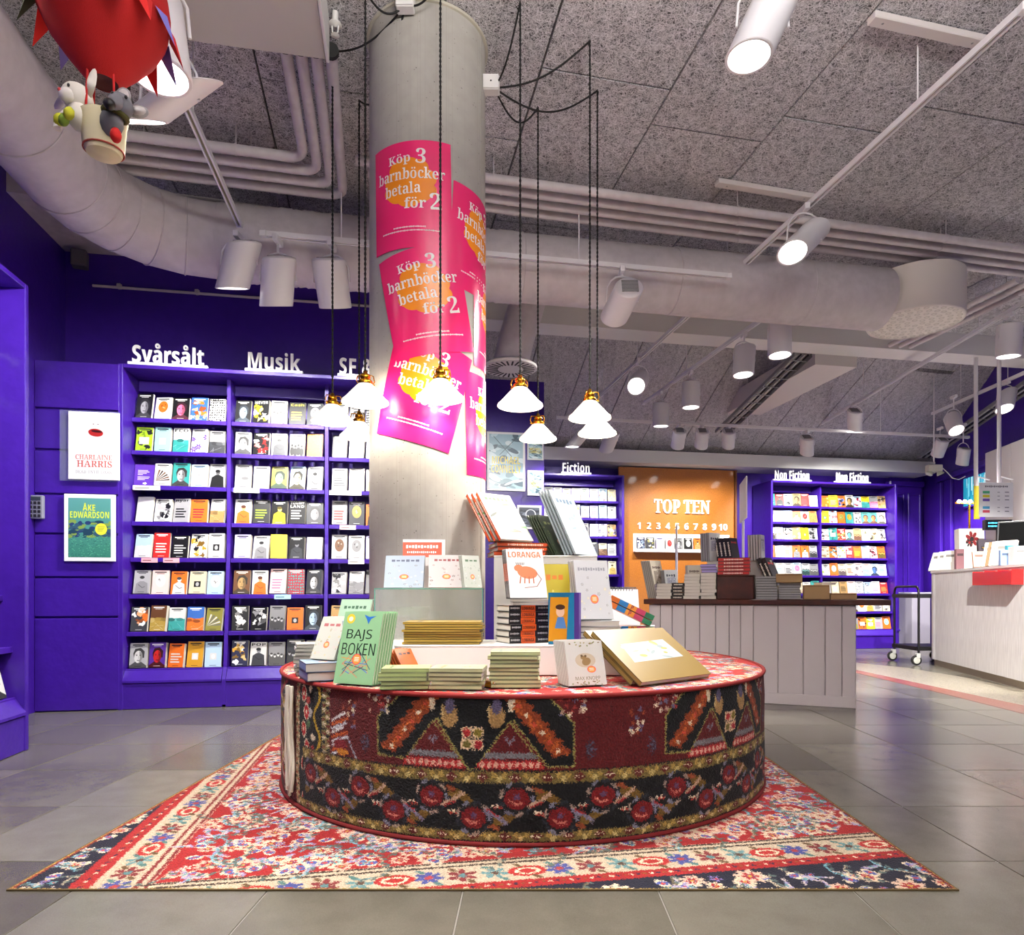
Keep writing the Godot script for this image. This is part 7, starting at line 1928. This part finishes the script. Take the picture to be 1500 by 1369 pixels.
	var sq := MB.new(); sq.quad(Vector3(-0.125, 0.42, 0.031), Vector3(0.125, 0.42, 0.031), Vector3(0.125, 0.50, 0.031), Vector3(-0.125, 0.50, 0.031), Vector3.BACK)
	var sm := textured(si, 0.3); sm.emission_enabled = true; sm.emission_texture = sm.albedo_texture; sm.emission = Color.BLACK; sm.emission_energy_multiplier = 0.8
	obj("screen", sq, sm, cd)
	var ts := thing("till_screen", "dark till monitor turned sideways on the till counter", "monitor", gl.call(1494, 0.46), -0.75)
	obj("stand", MB.new().cbox(Vector3(0, 0.11, -0.05), Vector3(0.06, 0.11, 0.03), 0.006), M(Color(0.06, 0.06, 0.07), 0.4), ts)
	obj("foot", MB.new().cbox(Vector3(0, 0.012, -0.02), Vector3(0.13, 0.012, 0.11), 0.006), M(Color(0.06, 0.06, 0.07), 0.4), ts)
	obj("housing", MB.new().cbox(Vector3.ZERO, Vector3(0.20, 0.15, 0.022), 0.008), M(Color(0.05, 0.05, 0.06), 0.4), ts, Transform3D(Basis(Vector3.RIGHT, -0.3), Vector3(0, 0.34, 0)))
	obj("screen", MB.new().cbox(Vector3(0, 0, 0.0225), Vector3(0.18, 0.13, 0.001)), M(Color(0.03, 0.035, 0.04), 0.1), ts, Transform3D(Basis(Vector3.RIGHT, -0.3), Vector3(0, 0.34, 0)))
	var kb := thing("till_keyboard_box", "black printer box beside the till monitor", "printer", gl.call(1470, 0.40), 0.0)
	obj("casing", MB.new().cbox(Vector3(0.06, 0.12, 0), Vector3(0.10, 0.12, 0.09), 0.01), M(Color(0.07, 0.07, 0.08), 0.5), kb)
	obj("paper_slot", MB.new().cbox(Vector3(0.06, 0.235, 0.02), Vector3(0.07, 0.006, 0.012), 0.001), M(Color(0.8, 0.8, 0.78), 0.6), kb)
	# price board hung from two white poles
	var pb := thing("price_board", "white price board with coloured rows above the till", "price board", W(1459, 757, 7.75), 0.05)
	var bi := Image.create(320, 320, false, Image.FORMAT_RGB8); bi.fill(Color(0.92, 0.92, 0.91))
	scrawl(bi, Rect2(50, 26, 220, 18), Color(0.4, 0.4, 0.42), 0.0, 13)
	var cols := [Color(0.3, 0.7, 0.5), Color(0.85, 0.8, 0.2), Color(0.45, 0.35, 0.7), Color(0.92, 0.92, 0.91), Color(0.3, 0.65, 0.8), Color(0.85, 0.35, 0.4)]
	for i in 6:
		bi.fill_rect(Rect2i(30, 78 + i * 36, 66, 24), cols[i])
		if i != 3: bi.fill_rect(Rect2i(170, 86 + i * 36, 22, 6), Color(0.5, 0.5, 0.52)); bi.fill_rect(Rect2i(240, 84 + i * 36, 40, 8), Color(0.5, 0.5, 0.52))
	obj("board", MB.new().cbox(Vector3(0, 0.195, 0), Vector3(0.20, 0.195, 0.006), 0.002), M(Color(0.9, 0.9, 0.89), 0.4), pb)
	var bq := MB.new(); bq.quad(Vector3(-0.198, 0.002, 0.0068), Vector3(0.198, 0.002, 0.0068), Vector3(0.198, 0.388, 0.0068), Vector3(-0.198, 0.388, 0.0068), Vector3.BACK)
	obj("print", bq, textured(bi, 0.4), pb)
	obj("yellow_backing", MB.new().cbox(Vector3(-0.19, 0.17, -0.05), Vector3(0.035, 0.19, 0.004), 0.001), M(Color(0.88, 0.84, 0.16), 0.4), pb)
	for px in [1429.5, 1463.5]:
		var hp := thing("hanging_pole", "slim white ceiling pole holding the price board, %s" % ("on its yellow side" if px < 1440 else "through its middle"), "pole", Vector3(W(px, 0, 7.9).x, 1.95, -7.9), 0, "white poles above the till")
		obj("tube", MB.new().tube([Vector3.ZERO, Vector3(0, far_height(hp.position.x, -7.9) - 1.97 if UV(hp.position).y > 7.0 else 1.9, 0)], 0.022, 12), lamp_paint, hp)
		obj("end_cap", MB.new().lathe([Vector2(0, -0.006), Vector2(0.023, -0.004), Vector2(0.024, 0.02)], 12), lamp_paint, hp)
		obj("arm", MB.new().tube([Vector3(0, 0.30, 0), Vector3(0.09, 0.24, 0.10)], 0.008, 6), lamp_paint, hp)
	# small lamp with a row of bulbs behind the counter
	var lc: Vector3 = gl.call(1420, 0.42)
	var bl := thing("bulb_bar_lamp", "small bar lamp with a row of bright bulbs behind the till display", "lamp", lc, 0.1)
	obj("stand", MB.new().tube([Vector3.ZERO, Vector3(0, 0.78, 0)], 0.012, 8), brass, bl)
	obj("bar", MB.new().cbox(Vector3(0, 0.80, -0.01), Vector3(0.17, 0.012, 0.012), 0.004), brass, bl)
	for i in 5: obj("bulb", MB.new().blob(Vector3(-0.14 + i * 0.07, 0.815, 0.012), Vector3(0.022, 0.022, 0.022), 10), glow(Color(1, 0.93, 0.95), 9.0), bl)
	var ol := OmniLight3D.new(); ol.name = "bar_light"; ol.light_energy = 0.15; ol.light_color = Color(1, 0.93, 0.95); ol.light_size = 0.05; ol.omni_range = 15; ol.shadow_enabled = true; ol.omni_attenuation = 2.0
	bl.add_child(ol); ol.position = Vector3(0, 0.82, 0.06)
	# backlit strip window and white cupboard on the till wall
	var wp := func(px: float, py: float) -> Vector3:
		var k := (px - CX) / FOCAL
		return W(px, py, 5.175 / (k - 0.141))
	var wa: Vector3 = wp.call(1414, 735); var wb: Vector3 = wp.call(1474, 735)
	var wd := (wb - wa); wd.y = 0
	var ww := thing("backlit_wall_display", "turquoise backlit display strip on the purple till wall", "light display", wa.lerp(wb, 0.5), 0)
	ww.look_at_from_position(ww.position, ww.position - Vector3.UP.cross(wd).normalized() * -1.0, Vector3.UP)
	var hw := wd.length() / 2
	var vi := Image.create(512, 200, false, Image.FORMAT_RGB8); vi.fill(Color(0.12, 0.55, 0.66))
	for i in 70: vi.fill_rect(Rect2i(rng.randi() % 512, rng.randi() % 60, rng.randi_range(3, 9), rng.randi_range(60, 150)), [Color(0.55, 0.9, 0.95), Color(0.85, 0.97, 0.98), Color(0.2, 0.62, 0.74)][i % 3])
	obj("frame", MB.new().cbox(Vector3(0, 0.21, 0.012), Vector3(hw + 0.03, 0.24, 0.012), 0.004), purple, ww)
	var vq := MB.new(); vq.quad(Vector3(-hw, 0, 0.026), Vector3(hw, 0, 0.026), Vector3(hw, 0.42, 0.026), Vector3(-hw, 0.42, 0.026), Vector3.BACK)
	var vm := textured(vi, 0.3); vm.emission_enabled = true; vm.emission_texture = vm.albedo_texture; vm.emission = Color.BLACK; vm.emission_energy_multiplier = 0.7
	obj("lit_screen", vq, vm, ww)
	var ca: Vector3 = wp.call(1474, 868); var cb: Vector3 = wp.call(1560, 868)
	var wc := thing("white_wall_cabinet", "white wall cabinet behind the price board", "cabinet", ca.lerp(cb, 0.5) * Vector3(1, 0, 1) + Vector3.UP * 1.25, 0)
	wc.look_at_from_position(wc.position, wc.position + Vector3.UP.cross(wd).normalized(), Vector3.UP)
	var cw := (cb - ca).length() / 2
	obj("carcass", MB.new().cbox(Vector3(0, 0.78, 0.13), Vector3(cw, 0.78, 0.12), 0.005), M(Color(0.80, 0.79, 0.78), 0.5), wc)
	for s in [-1, 1]: obj("door", MB.new().cbox(Vector3(s * cw / 2, 0.78, 0.258), Vector3(cw / 2 - 0.004, 0.77, 0.008), 0.003), M(Color(0.82, 0.81, 0.80), 0.45), wc)
	# cornice and pilaster on the till wall
	var ma: Vector3 = wp.call(1376, 868); var mb_: Vector3 = wp.call(1640, 868)
	var mdv := mb_ - ma
	var mo := struct("trim_6", MB.new().cbox(Vector3(0, 2.76, 0.03), Vector3(mdv.length() / 2, 0.045, 0.03), 0.015), purple, "purple cornice along the till wall above the turquoise display")
	mo.look_at_from_position(ma.lerp(mb_, 0.5) * Vector3(1, 0, 1), ma.lerp(mb_, 0.5) * Vector3(1, 0, 1) + Vector3.UP.cross(wd).normalized(), Vector3.UP)
	for px in [1378.0, 1393.0]:
		var pp: Vector3 = wp.call(px, 868)
		var po := obj("pilaster", MB.new().cbox(Vector3(0, 1.35, 0.025), Vector3(0.10, 1.35, 0.025), 0.01), purple, mo)
		po.transform = mo.transform.affine_inverse() * Transform3D(mo.basis, pp * Vector3(1, 0, 1))
	# emergency light with a loose white lead in the corner under the track
	var ep := W(1368, 688, 9.6)
	var eb := thing("emergency_light", "small white twin-lamp emergency light with loose leads in the wall corner", "emergency light", ep)
	obj("casing", MB.new().cbox(Vector3(0, 0.02, 0), Vector3(0.10, 0.05, 0.05), 0.008), M(Color(0.72, 0.72, 0.68), 0.5), eb)
	for s in [-1, 1]: obj("lamp_head", MB.new().lathe([Vector2(0, 0.05), Vector2(0.03, 0.04), Vector2(0.05, 0.0), Vector2(0.046, -0.008), Vector2(0, -0.006)], 16, Transform3D(Basis(Vector3.BACK, 0.5 * s), Vector3(0.08 * s, -0.06, 0.02))), M(Color(0.70, 0.72, 0.66), 0.4), eb)
	obj("loose_lead", MB.new().tube([Vector3(0.1, 0.03, 0.02), Vector3(0.17, -0.04, 0.03), Vector3(0.24, -0.12, 0.03), Vector3(0.34, -0.14, 0.02), Vector3(0.44, -0.09, 0.0)], 0.007, 6), M(Color(0.8, 0.8, 0.8), 0.6), eb)
	obj("bracket", MB.new().tube([Vector3(0, 0.06, 0), Vector3(0, far_height(ep.x, ep.z) - ep.y - 0.01, 0)], 0.01, 8), lamp_paint, eb)
	# low grey cabinet and book trolley
	var lcab := thing("low_cabinet", "pale grey low cabinet in the corner behind the book trolley", "cabinet", R(8.32, 9.98), TURN)
	obj("carcass", MB.new().cbox(Vector3(0.17, 0.44, -0.16), Vector3(0.17, 0.44, 0.16), 0.004), M(Color(0.66, 0.64, 0.68), 0.5), lcab)
	obj("top", MB.new().cbox(Vector3(0.17, 0.895, -0.155), Vector3(0.18, 0.014, 0.17), 0.004), M(Color(0.7, 0.69, 0.72), 0.45), lcab)
	var near_ := Vector3(4.84, 0, -8.48); var far_ := Vector3(4.86, 0, -9.08); var along := Vector3(0.62, 0, -0.10)
	var tv := thing("book_trolley", "black tubular book trolley on castors beside the till", "trolley", near_)
	var bm := M(Color(0.03, 0.03, 0.035), 0.35)
	for e in 2:
		var o: Vector3 = along * e
		var p := []
		for q in [Vector3(0, 0.14, 0), Vector3(0, 0.90, 0)]: p.append(q + o)
		for i in 5: p.append(o + Vector3(0, 0.90, 0) + (far_ - near_) * 0.12 * (1 - cos(PI / 2 * i / 4)) + Vector3.UP * 0.08 * sin(PI / 2 * i / 4))
		for i in 5: p.append(o + (far_ - near_) * (1 - 0.12 * (1 - sin(PI / 2 * i / 4))) + Vector3.UP * (0.90 + 0.08 * cos(PI / 2 * i / 4)))
		p.append(o + (far_ - near_) + Vector3(0, 0.14, 0))
		obj("tube_frame", MB.new().tube(p, 0.014, 10), bm, tv)
	var fx := (far_ - near_)
	var cen := (fx + along) / 2
	for s in [[0.86, M(Color(0.16, 0.16, 0.17), 0.5), "upper_tray"], [0.20, M(Color(0.05, 0.05, 0.055), 0.5), "lower_tray"]]:
		obj(s[2], MB.new().cbox(Vector3(cen.x, s[0], cen.z), Vector3(along.length() / 2, 0.025, fx.length() / 2 - 0.012), 0.004), s[1], tv)
	for o: Vector3 in [Vector3.ZERO, fx, along, fx + along]:
		var w := obj("caster", MB.new().lathe([Vector2(0.0, -0.016), Vector2(0.05, -0.016), Vector2(0.062, -0.012), Vector2(0.062, 0.012), Vector2(0.05, 0.016), Vector2(0.0, 0.016)], 22), M(Color(0.05, 0.05, 0.05), 0.6), tv, Transform3D(Basis(Vector3.RIGHT, PI / 2), o + Vector3(-0.03, 0.063, 0)))
		obj("caster_hub", MB.new().lathe([Vector2(0.0, -0.021), Vector2(0.036, -0.020), Vector2(0.042, -0.016), Vector2(0.042, 0.016), Vector2(0.036, 0.020), Vector2(0, 0.021)], 18), M(Color(0.72, 0.72, 0.68), 0.4), w)
		obj("caster_fork", MB.new().cbox(Vector3(-0.012, 0.12, 0), Vector3(0.022, 0.03, 0.026), 0.004), M(Color(0.72, 0.72, 0.70), 0.4), tv, Transform3D(Basis(), o))

var last: Node3D
func upright(at: Vector3, yaw: float, lean: float, size: Vector3, mat: Material, called: String, label: String, cat: String) -> void:
	var t := thing(called, label, cat, at, yaw)
	t.rotation.x = -lean
	t.position.y += sin(absf(lean)) * size.z / 2 + 0.001
	obj("case", MB.new().cbox(Vector3(0, size.y / 2, 0), size / 2 - Vector3(0.001, 0, 0.001), 0.002), mat, t)
	obj("printed_band", MB.new().cbox(Vector3(0, size.y * 0.72, size.z / 2), Vector3(size.x * 0.36, size.y * 0.06, 0.0012)), M(tone((mat as StandardMaterial3D).albedo_color, -0.45), 0.6), t)
	last = t

# ---------- the toy balloon hanging by the duct ----------
func build_toys() -> void:
	var c := W(152, 122, 2.15)
	var t := thing("toy_hot_air_balloon", "red knitted toy hot-air balloon with pennants and a cream basket", "toy", c)
	var ri := noise_image(256, 0.25, 15, 2)
	var red := with_bump(textured(tinted(ri.duplicate(), Color(0.62, 0.03, 0.03), Color(0.80, 0.06, 0.05)), 0.85, 0.12, false), ri, 3.0)
	var prof := [Vector2(0.042, 0.0), Vector2(0.062, 0.02), Vector2(0.105, 0.07), Vector2(0.15, 0.13), Vector2(0.178, 0.19), Vector2(0.188, 0.25), Vector2(0.18, 0.31), Vector2(0.14, 0.38), Vector2(0.07, 0.425), Vector2(0.0, 0.435)]
	obj("envelope", MB.new().lathe(prof, 32), red, t)
	obj("dark_mouth_disc", MB.new().lathe([Vector2(0.0, 0.012), Vector2(0.040, 0.002)], 20), M(Color(0.25, 0.03, 0.03), 0.9), t)  # dark disc standing for the shade inside the open mouth
	var pc := [Color(0.45, 0.42, 0.72), Color(0.80, 0.08, 0.07), Color(0.16, 0.20, 0.10), Color(0.80, 0.08, 0.07)]
	for i in 14:
		var a := TAU * i / 14
		var d := Vector3(cos(a), 0, sin(a)); var s := Vector3(-sin(a), 0, cos(a))
		var m := MB.new()
		var p0 := d * 0.182 + Vector3.UP * 0.215 - s * 0.036; var p1 := d * 0.182 + Vector3.UP * 0.215 + s * 0.036; var p2 := d * 0.225 + Vector3.UP * 0.115
		var p3 := d * 0.2 + Vector3.UP * 0.21
		m.flat(p0, p1, p2, d); m.flat(p0, p3, p2, -s); m.flat(p1, p3, p2, s); m.flat(p0, p1, p3, Vector3.UP)
		obj("pennant", m, M(pc[i % 4], 0.85), t)
	var bc := Vector3(0.0, -0.225, 0)
	for i in 4:
		var a := TAU * (i + 0.3) / 4
		obj("cord", MB.new().tube([Vector3(cos(a) * 0.05, 0.012, sin(a) * 0.05), bc + Vector3(cos(a) * 0.055, 0.10, sin(a) * 0.055)], 0.0035, 5), M(Color(0.75, 0.05, 0.05), 0.8), t)
	obj("basket", MB.new().lathe([Vector2(0.0, 0.0), Vector2(0.048, 0.0), Vector2(0.058, 0.02), Vector2(0.064, 0.10), Vector2(0.068, 0.112), Vector2(0.062, 0.116), Vector2(0.056, 0.10), Vector2(0.05, 0.02), Vector2(0.0, 0.01)], 24, Transform3D(Basis(), bc)), M(Color(0.84, 0.80, 0.66), 0.9), t)
	var rb := []
	for i in 25: rb.append(bc + Vector3(cos(TAU * i / 24) * 0.056, 0.012, sin(TAU * i / 24) * 0.056))
	obj("basket_stitching", MB.new().tube(rb, 0.0028, 5, false), M(Color(0.6, 0.25, 0.2), 0.9), t)
	obj("hanging_string", MB.new().tube([Vector3(0, 0.43, 0), Vector3(0, 3.85 - c.y, 0)], 0.002, 4), M(Color(0.85, 0.85, 0.85), 0.7), t)
	# rabbit
	var r := thing("toy_rabbit", "white plush rabbit with a yellow-green collar in the balloon basket", "toy", c + bc + Vector3(-0.056, 0.07, 0.035), -0.5)
	r.scale = Vector3.ONE * 1.25
	var wf := M(Color(0.88, 0.86, 0.82), 0.95)
	obj("head", MB.new().blob(Vector3(-0.005, 0.068, 0), Vector3(0.034, 0.034, 0.036), 16), wf, r)
	obj("muzzle", MB.new().blob(Vector3(0.0, 0.056, 0.027), Vector3(0.02, 0.017, 0.018), 12), wf, r)
	obj("ear", MB.new().blob(Vector3.ZERO, Vector3(0.046, 0.014, 0.009), 14, Transform3D(Basis(Vector3.BACK, 0.22), Vector3(-0.065, 0.088, 0))), wf, r)
	obj("ear", MB.new().blob(Vector3.ZERO, Vector3(0.014, 0.04, 0.009), 14, Transform3D(Basis(Vector3.BACK, -0.5), Vector3(0.03, 0.095, -0.012))), wf, r)
	for s in [-1, 1]: obj("eye", MB.new().blob(Vector3(s * 0.014, 0.074, 0.031), Vector3(0.004, 0.005, 0.003), 8), M(Color(0.05, 0.04, 0.04), 0.3), r)
	obj("nose", MB.new().blob(Vector3(0.0, 0.06, 0.045), Vector3(0.005, 0.004, 0.003), 8), M(Color(0.75, 0.2, 0.2), 0.6), r)
	obj("body", MB.new().blob(Vector3(0.0, 0.022, 0), Vector3(0.026, 0.036, 0.024), 14), wf, r)
	obj("arm", MB.new().tube([Vector3(-0.02, 0.035, 0.012), Vector3(-0.034, 0.005, 0.03), Vector3(-0.03, -0.02, 0.034)], 0.009, 8), wf, r)
	for k in 3: obj("bow_loop", MB.new().blob(Vector3(-0.022 + k * 0.022, 0.0 - 0.008 * (k % 2), 0.034), Vector3(0.017, 0.015, 0.011), 10), M([Color(0.72, 0.74, 0.14), Color(0.50, 0.62, 0.20), Color(0.76, 0.76, 0.2)][k], 0.9), r)
	# mouse
	var m2 := thing("toy_mouse", "grey plush mouse with a black nose leaning out of the balloon basket", "toy", c + bc + Vector3(0.064, 0.045, 0.035), 0.5)
	m2.scale = Vector3.ONE * 1.25
	var gf := M(Color(0.42, 0.42, 0.44), 0.95)
	obj("body", MB.new().blob(Vector3(-0.012, 0.022, 0), Vector3(0.026, 0.036, 0.024), 14), gf, m2)
	obj("head", MB.new().blob(Vector3(0.006, 0.062, 0.012), Vector3(0.030, 0.028, 0.032), 16), gf, m2)
	obj("snout", MB.new().tube([Vector3(0.0, 0.058, 0.03), Vector3(-0.012, 0.036, 0.052)], 0.016, 12, true, [0.019, 0.012]), gf, m2)
	obj("nose", MB.new().blob(Vector3(-0.014, 0.032, 0.056), Vector3(0.014, 0.014, 0.012), 12), M(Color(0.03, 0.03, 0.03), 0.5), m2)
	for s in [0, 1]:
		var eT := Transform3D(Basis(Vector3.BACK, -0.3 - 0.9 * s) , Vector3(0.012 + 0.032 * s, 0.094 - 0.026 * s, 0.0))
		var er := obj("ear", MB.new().blob(Vector3.ZERO, Vector3(0.017, 0.025, 0.006), 14, eT), M(Color(0.62, 0.61, 0.62), 0.95), m2)
		obj("inner_ear", MB.new().blob(Vector3(0, 0, 0.004), Vector3(0.012, 0.019, 0.004), 12, eT), M(Color(0.80, 0.78, 0.78), 0.95), er)
	for s in [-1, 1]: obj("eye", MB.new().blob(Vector3(0.006 + s * 0.014, 0.07, 0.041), Vector3(0.004, 0.005, 0.003), 8), M(Color(0.03, 0.03, 0.03), 0.3), m2)
	obj("striped_scarf", MB.new().tube(ring_path(Vector3(-0.004, 0.043, 0.002), Vector3(0.2, 1, 0.1).normalized(), 0.024), 0.008, 8, false), M(Color(0.28, 0.28, 0.10), 0.9), m2)
	obj("foot", MB.new().blob(Vector3(-0.002, -0.024, 0.03), Vector3(0.013, 0.018, 0.014), 12), M(Color(0.78, 0.08, 0.06), 0.8), m2)

func build_all() -> void:
	build_shelves()
	build_ottoman()
	build_counter()
	build_table()
	finish_sheet(table_sheet)
	build_till()
	build_posters()
	build_toys()
